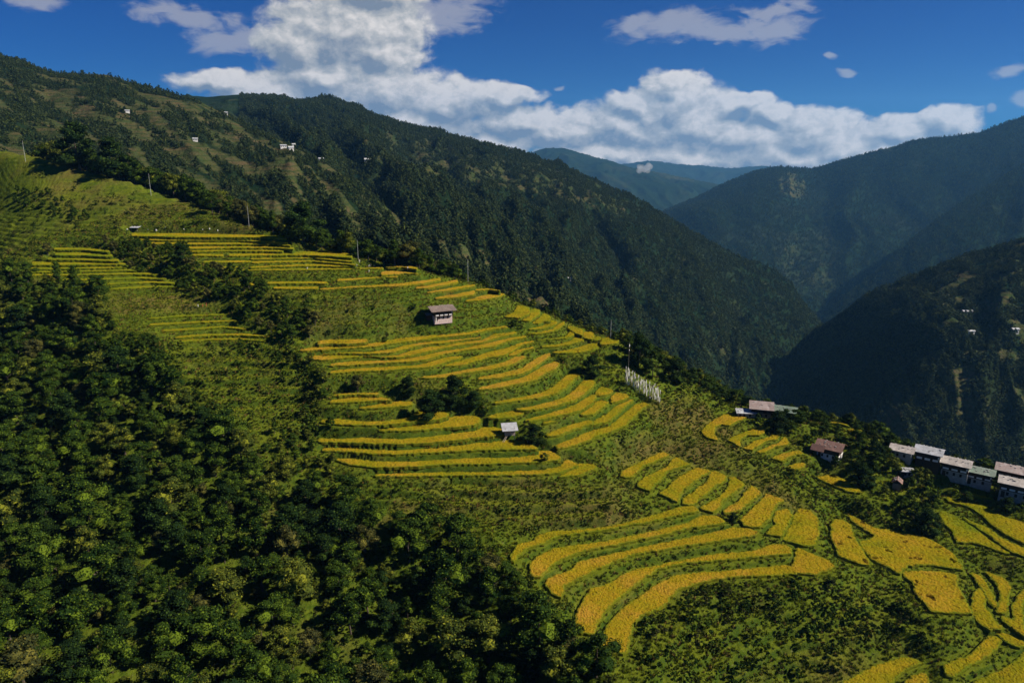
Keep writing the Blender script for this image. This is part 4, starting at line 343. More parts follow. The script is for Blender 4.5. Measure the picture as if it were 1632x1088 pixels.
PLOTS=[(-4308,55,'top',[(-20539,39753),(-18340,39582),(-15701,39188),(-13058,38638),(-11824,38369),(-11465,37154),(-12778,37764),(-15194,37866),(-17646,38021),(-19939,38545)]),
(-4471,55,'top',[(-20078,39161),(-18393,38319),(-16499,38114),(-14100,38114),(-11581,37711),(-11346,36909),(-13989,37785),(-16369,37785),(-18200,37883),(-19572,38132)]),
(-4585,55,'top',[(-18686,38019),(-16963,37772),(-14546,37675),(-12172,37675),(-11263,37005),(-11138,36571),(-12023,37178),(-14368,37178),(-16693,37131),(-18402,37408)]),
(-4705,55,'top',[(-16460,37124),(-14386,37216),(-12010,37124),(-11025,36758),(-10857,36166),(-11885,36704),(-14202,36704),(-16129,36341)]),
(-4817,55,'top',[(-16016,36463),(-14396,36594),(-12445,36638),(-11493,36551),(-11349,36064),(-12337,36286),(-14287,36286),(-15852,36064)]),
(-4936,55,'top',[(-15784,36155),(-14259,35905),(-14059,35371),(-15526,35531)]),
(-4936,55,'top',[(-13995,36111),(-11751,36237),(-10449,36923),(-9090,37099),(-7899,35903),(-7655,34741),(-8679,35342),(-10132,35742),(-11577,35662),(-13722,35368)]),
(-5067,55,'top',[(-12726,35542),(-9727,35741),(-7680,34842),(-7596,34431),(-9692,35587),(-12607,35186)]),
(-5131,55,'top',[(-14841,35053),(-12658,35168),(-12493,34678),(-14648,34567)]),
(-5157,55,'top',[(-12518,35077),(-9619,35306),(-7384,34187),(-7350,34013),(-9578,35126),(-12355,34591)]),
(-5285,55,'top',[(-13885,34272),(-12906,34272),(-12773,33893),(-13743,33893)]),
(-5258,55,'top',[(-12258,34137),(-11436,34279),(-9509,34860),(-7332,34173),(-7307,34038),(-9387,34371),(-11382,34090),(-12133,33760)]),
(-5346,55,'top',[(-13545,33795),(-12124,33726),(-9481,34070),(-7059,34140),(-6130,34421),(-6091,34179),(-7040,34025),(-9384,33686),(-12094,33619),(-13475,33600)]),
(-5741,55,'top',[(-11837,32344),(-11526,32492),(-11358,31983),(-11686,31898)]),
(-5675,55,'top',[(-10895,32323),(-8896,32413),(-8289,32323),(-8182,31874),(-8804,32041),(-10764,31903)]),
(-5801,55,'top',[(-10487,31812),(-8604,31812),(-8477,31306),(-10357,31388)]),
(-5317,90,'spur',[(-6040,34982),(-5279,35092),(-4497,34191),(-4442,33746),(-5185,34422),(-5935,34336)]),
(-5506,90,'spur',[(-6132,34176),(-5615,34347),(-5021,34007),(-4392,33739),(-4374,33583),(-4980,33699),(-5476,33439),(-5960,33163)]),
(-5605,90,'spur',[(-7843,32608),(-6486,33136),(-5879,33295),(-5320,33455),(-5284,33210),(-5866,33198),(-6443,32888),(-7753,32203)]),
(-5810,90,'spur',[(-8340,31434),(-6805,32053),(-5099,32636),(-4093,33394),(-3422,34186),(-3371,33642),(-4024,32787),(-5016,32064),(-6755,31783),(-8287,31211)]),
(-5945,90,'spur',[(-4323,32649),(-3843,33031),(-3169,33759),(-2622,34390),(-2575,33725),(-3111,33088),(-3771,32367),(-4268,32206)]),
(-6134,90,'spur',[(-3777,32388),(-2820,33391),(-1794,34236),(-1776,33866),(-2775,32810),(-3752,32153)]),
(-6344,90,'spur',[(-3392,32114),(-2523,32930),(-1774,33787),(-1733,32961),(-2475,32252),(-3365,31840)]),
(-6324,90,'spur',[(-1732,34033),(-1071,34182),(-583,33738),(-582,33712),(-1068,34047),(-1717,33712)]),
(-6540,90,'spur',[(-2074,32437),(-1441,33524),(-703,34297),(-375,33949),(-374,33840),(-682,33238),(-1402,32569),(-2063,32239)]),
(-4918,30,'left',[(-23972,38307),(-22407,38213),(-20544,37208),(-20284,36707),(-22039,37544),(-23543,37587)]),
(-5070,30,'left',[(-23694,37908),(-22105,37641),(-20354,37031),(-19888,36140),(-21525,36598),(-22932,36632)]),
(-5223,30,'left',[(-23492,36952),(-21596,36704),(-19768,36541),(-19295,35621),(-21241,36057),(-23018,36166)]),
(-5359,30,'left',[(-23954,36355),(-21629,36121),(-19105,35889),(-18894,35466),(-21206,35366),(-23281,35281)]),
(-5483,30,'left',[(-23477,35218),(-20833,35290),(-18908,35583),(-18744,35249),(-20686,35012),(-23143,34683)]),
(-5578,30,'left',[(-23241,34652),(-20915,34825),(-18657,35177),(-18052,34860),(-18023,34789),(-18565,34975),(-20815,34631),(-23074,34380)]),
(-5669,30,'left',[(-23065,34355),(-20658,34355),(-18160,34830),(-16955,34625),(-16788,34258),(-17974,34437),(-20565,34174),(-22800,33931)]),
(-5787,30,'left',[(-21099,33691),(-19305,33850),(-17654,34335),(-16301,34010),(-16178,33729),(-17482,33966),(-19173,33589),(-20906,33355)]),
(-5911,30,'left',[(-20029,32928),(-18548,33410),(-16887,33842),(-15722,33532),(-15608,33266),(-16745,33525),(-18382,33075),(-19823,32560)]),
(-6030,30,'left',[(-19073,32505),(-18237,32792),(-16639,33291),(-15308,33291),(-14548,32879),(-14534,32832),(-15251,33139),(-16507,32994),(-18068,32453),(-18761,31934)]),
(-6717,35,'mid',[(-15031,29641),(-13905,30192),(-12285,30418),(-12229,30259),(-13828,29994),(-14988,29537)]),
(-6874,35,'mid',[(-14868,29259),(-13219,29679),(-11616,29893),(-11582,29788),(-13151,29495),(-14730,28958)]),
(-7024,35,'mid',[(-14162,28872),(-13023,29173),(-11956,29479),(-10904,29072),(-10876,28978),(-11897,29302),(-12918,28903),(-14037,28586)]),
(-7191,35,'mid',[(-13451,28389),(-12404,28770),(-11035,28867),(-9616,28389),(-9611,28361),(-10971,28667),(-12325,28553),(-13354,28157)]),
(-7298,35,'mid',[(-13246,28209),(-12278,28431),(-10922,28525),(-9780,28154),(-9758,28073),(-10875,28371),(-12225,28279),(-13113,27893)]),
(-7782,-1,'grass',[(-12833,26817),(-10705,27255),(-8287,26709),(-8248,26561),(-10614,26984),(-12725,26561)]),
(-7977,-1,'grass',[(-11907,26422),(-9896,26629),(-8219,26218),(-8200,26140),(-9852,26481),(-11811,26180)]),
(-8144,-1,'grass',[(-11361,25768),(-9454,26160),(-7967,26120),(-7944,26024),(-9415,26022),(-11290,25581)]),
(-8382,-1,'grass',[(-11515,25106),(-9533,25470),(-7801,25470),(-7770,25346),(-9516,25400),(-11470,24988)]),
(-8571,-1,'grass',[(-10397,24526),(-8805,24955),(-7744,25219),(-7714,25100),(-8775,24841),(-10360,24417)]),
(-8762,-1,'grass',[(-10077,24077),(-8642,24402),(-7677,24534),(-7659,24458),(-8615,24297),(-10013,23896)]),
(-10183,-1,'grass',[(-1905,21237),(-438,20830),(1355,20830),(2808,20991),(2793,20852),(1347,20675),(-436,20675),(-1882,20932)]),
(-10374,-1,'grass',[(-1857,20585),(-78,20280),(1680,20318),(2934,20508),(2910,20303),(1676,20249),(-78,20211),(-1830,20228)]),
(-10534,-1,'grass',[(-76,19746),(1299,19781),(2701,19997),(2680,19804),(1299,19754),(-76,19628)]),
(-7279,75,'broad',[(-7632,27994),(-7265,28176),(-6589,28232),(-5814,28268),(-5731,27824),(-6452,27585),(-7157,27708),(-7516,27525)]),
(-7414,75,'broad',[(-8147,27191),(-7604,27672),(-6661,27498),(-5447,28241),(-4837,28758),(-3958,29215),(-2797,29528),(-1862,29968),(-1062,30693),(-244,31189),(-242,30961),(-1053,30394),(-1843,29628),(-2773,29240),(-3892,28675),(-4750,28184),(-5360,27742),(-6643,27399),(-7483,27180),(-8108,27037)]),
(-7537,75,'broad',[(-7219,27002),(-6393,27268),(-5500,27268),(-4680,27727),(-4301,28255),(-3664,28709),(-2760,29083),(-1973,29311),(-1313,29621),(-1310,29542),(-1973,29277),(-2730,28719),(-3637,28465),(-4239,27796),(-4619,27322),(-5471,27091),(-6377,27173),(-7247,27099)]),
(-7623,75,'broad',[(-7821,27080),(-7256,27129),(-6356,27080),(-5586,26998),(-4953,26917),(-4377,27195),(-3999,27699),(-3387,28309),(-2717,28578),(-1963,29131),(-1203,29511),(-808,30441),(165,30917),(163,30676),(-793,29820),(-1192,29192),(-1945,28823),(-2698,28338),(-3325,27733),(-3934,27199),(-4337,26908),(-4955,26908),(-5604,27069),(-6306,26828),(-7108,26512),(-7728,26721)]),
(-7733,75,'broad',[(-6798,26304),(-6059,26692),(-4757,26771),(-3921,27091),(-3309,27585),(-2682,28148),(-1930,28571),(-787,29549),(-65,30289),(582,30632),(577,30361),(-65,29951),(-772,28921),(-1914,28299),(-2651,27786),(-3246,27000),(-3873,26716),(-4720,26530),(-5974,26270),(-6751,26093)]),
(-7858,75,'broad',[(-6691,25824),(-5945,26119),(-4692,26345),(-3637,26574),(-3235,26885),(-2637,27611),(-1974,27862),(-1961,27646),(-2584,27001),(-3176,26340),(-3600,26265),(-4633,25969),(-5881,25795),(-6629,25554)]),
(-7910,75,'broad',[(-2562,26752),(-1943,27385),(-1301,28133),(-997,28565),(-302,29190),(81,29653),(426,30130),(903,30482),(897,30255),(423,29858),(80,29085),(-293,28246),(-977,27910),(-1275,27500),(-1911,26866),(-2557,26688)]),
(-7979,80,'broad',[(-87,28728),(174,29174),(561,29448),(906,29726),(901,29533),(559,29285),(171,28579),(-86,28386)]),
(-8076,80,'broad',[(-3296,25842),(-2556,26102),(-1816,26666),(-954,27159),(-289,27718),(124,28469),(524,28641),(520,28413),(121,27667),(-284,27193),(-941,26733),(-1796,26331),(-2526,25756),(-3280,25690)]),
(-8181,80,'broad',[(-1221,26076),(-496,26514),(388,27197),(868,28326),(1271,29099),(1575,29456),(1560,29142),(1241,28345),(844,27463),(380,26624),(-490,26115),(-1213,25878)]),
(-8335,80,'broad',[(-1189,25306),(-485,25852),(379,26493),(933,27395),(1329,28190),(1729,28723),(1905,28521),(1892,28296),(1670,27651),(1286,27196),(899,26313),(371,25891),(-477,25348),(-1182,25125)]),
(-8657,65,'hut',[(-577,24675),(208,25115),(1064,25637),(1621,26457),(2155,27781),(2508,28171),(2710,28093),(2687,27831),(2447,27413),(2058,26415),(1574,25608),(1049,25219),(206,24841),(-573,24509)]),
(-8865,65,'hut',[(163,24526),(828,24830),(1476,25330),(1925,25718),(2432,26665),(2852,27830),(3182,27905),(3276,27709),(3250,27464),(3089,27001),(2701,26212),(2341,25559),(1889,25179),(1449,24809),(817,24448),(162,24425)]),
(-8957,65,'hut',[(-806,24016),(-409,24364),(-1,24541),(407,24387),(406,24316),(-1,24001),(-402,23888),(-801,23865)]),
(-9048,65,'hut',[(480,23917),(1017,24317),(1877,24972),(2584,25853),(3100,26655),(3208,26628),(3174,26314),(3008,25775),(2503,24949),(1844,24474),(1007,24015),(478,23767)]),
(-9044,65,'hut',[(3301,27063),(3563,27566),(3809,27348),(3917,27134),(3904,27031),(3737,26770),(3451,26606),(3249,26585)]),
(-9147,65,'hut',[(1085,23951),(1414,24098),(1534,24064),(1532,24019),(1410,23992),(1079,23803)]),
(-9167,65,'hut',[(2513,25055),(3026,25932),(3375,26325),(3613,26127),(3596,25980),(3282,25515),(2906,24792),(2483,24712)]),
(-9189,65,'hut',[(3872,26932),(4168,27282),(4498,27071),(4457,26788),(4040,26353),(3769,26134)]),
(-9325,65,'hut',[(1218,23322),(1598,23749),(2239,24247),(2681,24590),(2854,24474),(2827,24205),(2642,24174),(2207,23844),(1566,23208),(1210,23133)]),
(-9343,65,'hut',[(2928,24581),(3513,25292),(3869,26041),(4177,26365),(4523,26900),(4709,26941),(4691,26818),(4477,26585),(4097,25797),(3748,25133),(3423,24561),(2894,24254)]),
(-9539,65,'hut',[(1509,22874),(2180,23486),(2850,24184),(3781,25037),(4253,25946),(4848,26917),(5197,27119),(5333,26917),(5332,26901),(5124,26677),(4693,25958),(4074,24722),(3680,24276),(2782,23526),(2130,22867),(1491,22550)]),
(-8371,60,'nose',[(-6317,24643),(-5689,24771),(-4799,24861),(-4766,24663),(-5675,24688),(-6295,24537)]),
(-8489,60,'nose',[(-6379,24360),(-5669,24646),(-4789,24772),(-4279,24421),(-4275,24380),(-4727,24405),(-5584,24222),(-6329,24137)]),
(-8622,60,'nose',[(-5302,24014),(-4784,24253),(-4225,24557),(-3578,24619),(-3534,24272),(-4159,24118),(-4731,23942),(-5285,23918)]),
(-8905,60,'nose',[(-6494,23578),(-5862,23578),(-5027,23357),(-4252,23412),(-3511,23746),(-3360,24440),(-2983,24357),(-2578,24381),(-2277,24205),(-2249,23868),(-2507,23622),(-2891,23512),(-3239,23457),(-3461,23348),(-4210,23133),(-4977,23080),(-5766,23133),(-6434,23323)]),
(-9050,60,'nose',[(-4459,22983),(-3829,23173),(-3088,23496),(-2345,24020),(-1962,24284),(-1354,24330),(-1139,24077),(-1125,23735),(-1311,23453),(-1890,23292),(-2278,23239),(-3029,22976),(-3795,22924),(-4456,22953)]),
(-9274,60,'nose',[(-6412,22770),(-5689,22719),(-4941,22820),(-3762,22669),(-2642,22943),(-1696,23285),(-1283,23659),(-690,23823),(-288,23659),(-128,23519),(-127,23448),(-282,23140),(-669,22986),(-1247,22915),(-1660,22714),(-2594,22466),(-3713,22320),(-4866,22417),(-5648,22515),(-6345,22492)]),
(-9477,60,'nose',[(-6215,22467),(-5651,22496),(-4467,22274),(-3704,22227),(-2593,22418),(-1470,22712),(-972,22961),(-87,23134),(381,23063),(828,22438),(827,22382),(371,22367),(-84,22367),(-948,22319),(-1445,22271),(-2565,22130),(-3668,21962),(-4419,21990),(-5594,22224),(-6164,22249)]),
(-9688,60,'nose',[(-5677,22060),(-5185,22042),(-4392,21805),(-3275,21787),(-2178,21968),(-942,22134),(-459,22079),(483,22227),(994,22723),(1337,22645),(1555,22153),(1547,22007),(1303,21985),(960,21849),(475,21804),(-453,21715),(-926,21697),(-2151,21653),(-3236,21477),(-4329,21433),(-5098,21608),(-5662,21983)]),
(-9905,60,'nose',[(-4337,21342),(-3597,21402),(-2138,21470),(-920,21488),(-82,21540),(1027,21644),(1525,21910),(1827,22459),(2126,22163),(2116,22028),(1776,21749),(1500,21488),(1017,21386),(-81,21318),(-914,21326),(-2124,21284),(-3572,21216),(-4320,21237)]),
(-9994,60,'nose',[(1492,21363),(1850,21734),(2200,22335),(2581,22335),(2767,22125),(2754,22001),(2534,21855),(2131,21534),(1828,21423),(1493,21359)]),
(-7169,50,'crest',[(-302,31996),(87,32720),(313,34401),(800,33866),(771,32556),(290,31651),(85,31766),(-301,31864)]),
(-7304,50,'crest',[(405,32716),(791,33459),(1029,34235),(1296,33972),(1266,33137),(976,32350),(752,31663),(394,31759)]),
(-7484,50,'crest',[(767,32323),(1210,33033),(1519,34027),(1763,33399),(1714,32421),(1453,32436),(1174,31979),(759,31964)]),
(-7625,50,'crest',[(800,31462),(1384,32013),(1860,33171),(2054,32816),(2038,32532),(1806,32124),(1367,31575),(797,31344)]),
(-7705,50,'crest',[(637,30936),(1198,31146),(1783,31681),(2154,32690),(2409,33325),(2416,33040),(2405,32873),(2366,32676),(2106,31901),(1765,31321),(1191,30945),(637,30929)]),
(-7859,50,'crest',[(1024,30429),(1729,30628),(2349,30932),(2737,32317),(2871,32996),(2752,31541),(2641,31102),(2337,30738),(1728,30579),(1025,30424)]),
(-7818,50,'crest',[(2590,32822),(2890,32594),(3176,32257),(3066,31058),(2809,31605),(2561,32422)]),
(-7961,50,'crest',[(1299,29847),(1993,30038),(2529,30622),(2908,31540),(3135,31228),(3096,30801),(2823,30534),(2494,30147),(1980,29807),(1291,29621)]),
(-8080,50,'crest',[(1708,29273),(2351,29545),(2876,30010),(3437,30684),(3884,31081),(3900,30782),(3852,30379),(3780,30172),(3332,29653),(2811,29256),(2321,29114),(1704,29184)]),
(-7899,50,'crest',[(3252,31932),(3570,31997),(3632,31611),(3541,30756),(3435,30693),(3161,30968)]),
(-7930,50,'crest',[(3652,31313),(3895,31209),(3836,30695),(3586,30695)]),
(-7979,50,'crest',[(3908,31096),(4315,31301),(4615,30894),(4546,30389),(4177,30217),(3793,30104)]),
(-10413,62,'fan',[(3603,22306),(3756,22706),(4316,23269),(5397,24315),(5551,24059),(4967,23545),(4499,23161),(4180,22671),(3952,22204),(3768,22250)]),
(-10486,62,'fan',[(4089,21650),(4142,21976),(4484,22413),(5287,23147),(5793,24025),(6133,23387),(5874,23276),(5244,22921),(5070,22449),(4667,21942),(4420,21414)]),
(-10567,62,'fan',[(4697,21316),(5091,21802),(5543,22496),(6362,23325),(6766,23042),(6625,22933),(6042,22307),(5809,21965),(5461,21595),(5138,20798),(4903,21226)]),
(-10657,62,'fan',[(5334,20849),(5439,21166),(5829,21570),(6532,22420),(6923,23314),(7270,22850),(7087,22461),(6697,22153),(6279,21565),(5827,21094),(5772,20868),(5539,20792)]),
(-10739,62,'fan',[(5878,20706),(6646,21410),(7132,22073),(7404,22720),(7370,22973),(7567,22909),(7750,22418),(7596,22209),(7091,21651),(6673,21224),(6378,20679),(6183,20483),(5935,20625)]),
(-10820,62,'fan',[(6553,20526),(6812,20938),(7232,21250),(7744,22068),(8019,22455),(8145,21900),(7974,21706),(7569,21248),(7099,20786),(6803,20635)]),
(-10904,62,'fan',[(7017,20276),(7584,20947),(8212,21739),(8385,22029),(8791,21577),(8402,21299),(7904,20380),(7405,19821),(7026,19942)]),
(-11027,62,'fan',[(7602,19674),(8101,20214),(8103,20523),(8386,21028),(8771,21182),(8776,20800),(8340,20083),(7964,19514)]),
(-11141,58,'fan',[(8051,19521),(8715,20530),(8964,21051),(9294,21438),(9567,21282),(9544,20677),(9186,19788),(8823,19211),(8536,19167),(8271,19361)]),
(-10696,70,'sweep',[(-4,17497),(27,17976),(190,18464),(616,18621),(793,18975),(1202,19173),(2047,19240),(2842,19436),(3946,19932),(5139,20622),(5672,20744),(5695,20406),(5053,20211),(4099,19797),(2835,19357),(1867,19084),(1256,18921),(843,18539),(382,18292),(154,17916)]),
(-10817,70,'sweep',[(693,17005),(498,17108),(527,17651),(661,17941),(1163,18423),(1828,18610),(2768,18825),(4202,19417),(5334,19900),(5791,20339),(6248,20331),(6430,19971),(6305,19878),(5277,19636),(4152,19134),(2745,18622),(1934,18314),(1460,18015),(1057,17608)]),
(-10928,70,'sweep',[(1253,16280),(1060,16490),(870,16894),(1004,17161),(1580,17491),(1901,17949),(2701,18269),(3743,18700),(5180,19214),(6708,19823),(7034,19761),(7310,19549),(7241,19425),(5810,19028),(4745,18749),(3362,18349),(2657,17905),(1705,17124),(1318,16815)]),
(-11104,75,'sweep',[(1565,15148),(1565,15649),(1758,16215),(2065,16921),(2441,17026),(2929,17457),(3325,17794),(3825,17937),(4518,18200),(5883,18623),(6912,18759),(7496,19095),(7911,19127),(8054,18967),(7944,18657),(7533,18622),(6836,18500),(5809,18331),(4712,18183),(3974,17865),(3405,17309),(2746,16575),(2321,16023),(2028,15479),(1931,15090)]),
(-11212,75,'sweep',[(2334,14574),(2165,14729),(2199,15133),(2346,15528),(2815,16227),(3231,16622),(3786,17192),(4413,17683),(5077,17824),(6499,17996),(7553,18211),(7867,18170),(8163,18742),(8351,19152),(8607,18835),(8951,18467),(9020,18170),(8768,18008),(8268,17798),(7903,17838),(6593,17708),(5621,17614),(4933,17368),(4385,17102),(3836,16342),(3182,15958),(2870,15447),(2713,14793),(2567,14524)]),
(-10239,70,'village',[(7193,25882),(7545,26483),(8232,27368),(9024,28033),(9570,27830),(9432,27524),(8928,27066),(8358,26506),(8097,26690),(7788,26380),(7514,25534),(7547,25016),(7205,25317)]),
(-10368,70,'village',[(8013,25287),(8447,25741),(9242,26329),(9849,26818),(9639,26180),(9350,25824),(8827,25824),(8427,25376),(8272,24719),(8203,25039)]),
(-10461,70,'village',[(8456,24758),(9041,25402),(9798,25856),(10092,26325),(10100,25972),(9954,25663),(9462,25484),(9017,25044),(8687,24670)]),
(-10543,70,'village',[(8881,24622),(9566,25158),(10024,25489),(10403,26059),(10301,25416),(10134,25294),(9649,25130),(9131,24599),(8964,24599)]),
(-10648,70,'village',[(9297,24346),(9822,24656),(10549,25027),(10626,24674),(10240,24633),(9914,24427),(9604,24025),(9427,24224)]),
(-10778,70,'village',[(9705,23841),(10183,24136),(10429,24186),(10303,23848),(9879,23631)]),
(-11188,70,'village',[(10776,23868),(11306,24059),(11533,24011),(11715,23586),(11831,23041),(11860,22673),(11440,22765),(11116,23296),(10902,23755)]),
(-10481,70,'village',[(12686,27426),(13082,27490),(13276,26994),(13062,27316)]),
(-10532,70,'village',[(13153,26806),(13542,26868),(13663,26165),(13215,26229),(13135,26446)]),
(-11562,62,'shoulder',[(10508,21537),(10736,21460),(10788,21157),(10577,20363),(10504,19817),(10414,19107),(10337,18863),(10144,18868),(9669,19324),(9779,19666),(9944,20467),(10235,21157)]),
(-11666,62,'shoulder',[(11158,22045),(11440,21499),(11560,21124),(12003,20976),(12441,20831),(12905,20546),(13099,20063),(13213,19534),(12995,18759),(12907,18763),(12576,18884),(12252,19024),(11552,18975),(11244,18773),(11054,18531),(10953,18854),(10770,19098),(10646,19336),(10681,20010),(10724,20267),(11145,20406),(11395,20625),(11273,21120),(11133,21548)]),
(-11726,62,'shoulder',[(11272,18701),(11763,18749),(12409,18713),(12747,18553),(12460,18177),(12293,17623),(12071,16784),(11057,16855),(11111,17237),(11103,17690),(11315,18204),(11212,18441)]),
(-11883,55,'corner',[(13130,18149),(13220,17982),(12787,17392),(12652,16882),(12628,16370),(12309,16320),(12210,16545),(12248,17015),(12764,17764)]),
(-11880,55,'corner',[(13838,19022),(14112,18663),(14077,18258),(13634,17727),(13247,17130),(13042,16992),(12931,17024),(13534,17771),(13783,18344),(13819,18762)]),
(-11913,55,'corner',[(14184,17973),(14459,18139),(14260,17842),(13737,17304),(13213,16439),(13048,16058),(12935,16543),(12913,16900),(13048,16826),(13161,16631),(13531,17280)]),
(-12021,55,'corner',[(12311,16260),(12459,16123),(12117,15801),(11603,15438),(10925,15064),(10516,14747),(10320,14793),(10477,15128),(10906,15336),(11239,15420),(11933,15987)]),
(-12140,55,'corner',[(12729,15614),(12381,15402),(11664,14992),(10940,14715),(10821,14506),(12148,14472),(13132,15832),(12876,15832)]),
(-12121,55,'corner',[(7813,14623),(8678,15131),(9383,15421),(9790,15548),(10075,15337),(9904,15313),(9536,15149),(9081,14806),(8825,14511),(7724,14473)]),
(-11996,55,'corner',[(12358,16365),(12641,16365),(12814,16088),(12970,15930),(12902,15818),(12630,15792),(12514,16013),(12512,16237)]),
(-11875,55,'corner',[(13387,18893),(13544,18714),(13381,18137),(13263,17698),(13090,17272),(12976,17278),(13130,17828),(13286,18443)]),
(-12108,55,'corner',[(9044,14429),(9476,14794),(9914,14993),(9817,14716),(9666,14476)]),
(-11681,45,'lower village',[(14380,22332),(14524,22224),(14705,21748),(14778,21043),(14817,20331),(14922,19586),(14722,19794),(14479,20149),(14207,20286),(13763,20303),(14040,20942),(14040,21451),(14167,21904)]),
(-11665,45,'lower village',[(14828,21874),(14963,21513),(15217,21161),(15243,20441),(15559,19851),(15297,19454),(15051,19767),(15017,20442),(14951,21109)]),
(-11635,45,'lower village',[(15111,23256),(15315,22966),(15549,22739),(15969,22572),(16047,22082),(16223,21765),(16610,21406),(15732,20101),(15520,20670),(15495,21393),(15568,21909),(15517,22451),(15291,22727),(15010,22925)]),
(-11532,45,'lower village',[(15951,23345),(16287,23109),(16502,22821),(16491,22865),(15916,23136)])]
def zone(P,px,py): return inside(P,px,py)
NA,NR_=1250,900
A0,A1=R(-43),R(43); R0,R1=95.,700.
az=np.linspace(A0,A1,NA); rr=R0*np.exp(np.linspace(0,math.log(R1/R0),NR_))
AZ,RR=np.meshgrid(az,rr); TX=RR*np.sin(AZ); TY=RR*np.cos(AZ); TB=base_h(TX,TY)
PXg,PYg=proj(TX,TY,TB)
# old abandoned terraces: soft steps of 1.7 m following the contours
forest_zone=[(-300,440),(0,440),(100,450),(165,480),(200,560),(250,600),(300,650),(350,700),(430,740),(520,790),(600,830),(700,870),(780,900),(850,960),(900,1020),(960,1088),(1000,1300),(-300,1300)]
zn=TB+fbm(TX/26,TY/26,3,5)*1.6
step=1.9; f=zn/step; fr=f-np.floor(f); stp=(np.floor(f)+np.clip((fr-.74)/.26,0,1))*step-zn+step*.35
wst=np.clip(fbm(TX/70,TY/70,2,11)*1.6+.75,0,1)
wst=np.maximum(wst,np.where(inside([(-100,200),(100,240),(420,330),(430,372),(200,365),(-100,470)],PXg,PYg),.9,0)); wst=wst*np.where(inside(forest_zone,PXg,PYg),.15,.92)
beyond=np.clip((RR-560)/60,0,1)
TH=TB+stp*wst*(1-beyond)+fbm(TX/5,TY/5,3,21)*.55+fbm(TX/1.3,TY/1.3,2,31)*.16+fbm(TX/22,TY/22,3,41)*1.1
wsum=np.full(TX.shape,1/(3.0**2+.02)**1.5); hsum=TH*wsum; exact=np.zeros(TX.shape); dmin=np.full(TX.shape,99.); tread=np.zeros(TX.shape)
exz=np.full(TX.shape,-1e9)
for pz,pr,pb,pw in PLOTS:
    P=np.array(pw)/100.; xa,ya=P.min(0)-6; xb,yb=P.max(0)+6
    # window of the polar grid
    cx=np.array([xa,xb,xa,xb]); cy=np.array([ya,ya,yb,yb]); aa=np.arctan2(cx,cy); rad=np.hypot(cx,cy)
    i0=max(0,int((aa.min()-A0)/(A1-A0)*(NA-1))-1); i1=min(NA,int((aa.max()-A0)/(A1-A0)*(NA-1))+2)
    rmin=max(R0,min(rad.min(),math.hypot(max(xa,0) if xa>0 else min(xb,0),ya))); 
    j0=max(0,int(math.log(rmin/R0)/math.log(R1/R0)*(NR_-1))-1); j1=min(NR_,int(math.log(rad.max()/R0)/math.log(R1/R0)*(NR_-1))+2)
    s=(slice(j0,j1),slice(i0,i1)); X=TX[s];Y=TY[s]
    ins=inside(P,X,Y); d=pdist(P,X,Y); d=np.where(ins,0,np.maximum(d-.5,0)); zt=pz/100.-(.8 if pr>=0 else 0)
    near=d<6; w=np.where(near,1/(d*d+.02)**1.5,0); wsum[s]+=w; hsum[s]+=w*zt
    exz[s]=np.where(d<=0,np.maximum(exz[s],zt),exz[s]); dmin[s]=np.minimum(dmin[s],np.where(ins,-1,d) if pr>=0 else d+1.5)
    if pr<0: tread[s]=np.where(d<=0,.95,tread[s])
TH=np.where(exz>-1e8,exz,hsum/wsum)
flat=np.clip((.76-fr)/.1,0,1)*np.clip(fbm(TX/18,TY/18,3,95)*1.5+.45,0,1)*(~inside(forest_zone,PXg,PYg))
tread=np.maximum(tread,np.where(dmin>4,flat*.65,0)); tread=np.maximum(tread,np.clip(1-np.maximum(dmin,0)/3.5,0,1)*.6)
TH=TH+np.where(exz>-1e8,0,np.clip(dmin,0,2)/2*fbm(TX/.8,TY/.8,2,77)*.22)
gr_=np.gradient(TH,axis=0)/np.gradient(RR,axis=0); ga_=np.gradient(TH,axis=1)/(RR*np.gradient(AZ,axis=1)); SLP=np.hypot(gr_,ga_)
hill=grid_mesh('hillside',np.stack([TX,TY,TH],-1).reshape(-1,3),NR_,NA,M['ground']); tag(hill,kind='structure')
dryz=[([(1030,640),(1130,640),(1260,780),(1330,830),(1200,800),(1050,720),(960,740),(1010,690)],.8),([(600,770),(1000,760),(1080,830),(900,850),(640,820)],.6),([(0,230),(420,330),(400,380),(200,365),(0,300)],.35),([(430,470),(640,470),(660,530),(500,540)],.4),([(1180,930),(1500,930),(1450,1088),(1150,1088)],.25),([(150,470),(330,470),(320,500),(180,500)],.7)]
dry=np.zeros(TX.shape)
for P,v in dryz: dry=np.maximum(dry,np.where(inside(P,PXg,PYg),v,0))
for _ in range(3): dry=(dry+np.roll(dry,6,0)+np.roll(dry,-6,0)+np.roll(dry,6,1)+np.roll(dry,-6,1))/5
vattr(hill,'dry',dry); vattr(hill,'tread',np.clip(tread-np.clip(SLP-.6,0,1)*.8,0,1)); vattr(hill,'riser_shade',np.clip((SLP-.55)*1.6,0,1)*np.clip(fbm(TX/4,TY/4,3,66)*2+.8,0,1)*(dmin<90))  # slope mask for the shade painted onto steep risers
LR=math.log(R1/R0)
def samp(A,X,Y):
    a=np.arctan2(X,Y); r=np.hypot(X,Y); fi=np.clip((a-A0)/(A1-A0)*(NA-1),0,NA-1.001); fj=np.clip(np.log(np.maximum(r,R0)/R0)/LR*(NR_-1),0,NR_-1.001)
    i=fi.astype(int); j=fj.astype(int); u=fi-i; v=fj-j
    return A[j,i]*(1-u)*(1-v)+A[j,i+1]*u*(1-v)+A[j+1,i]*(1-u)*v+A[j+1,i+1]*u*v
def gh(x,y): return float(samp(TH,np.array([x]),np.array([y]))[0])
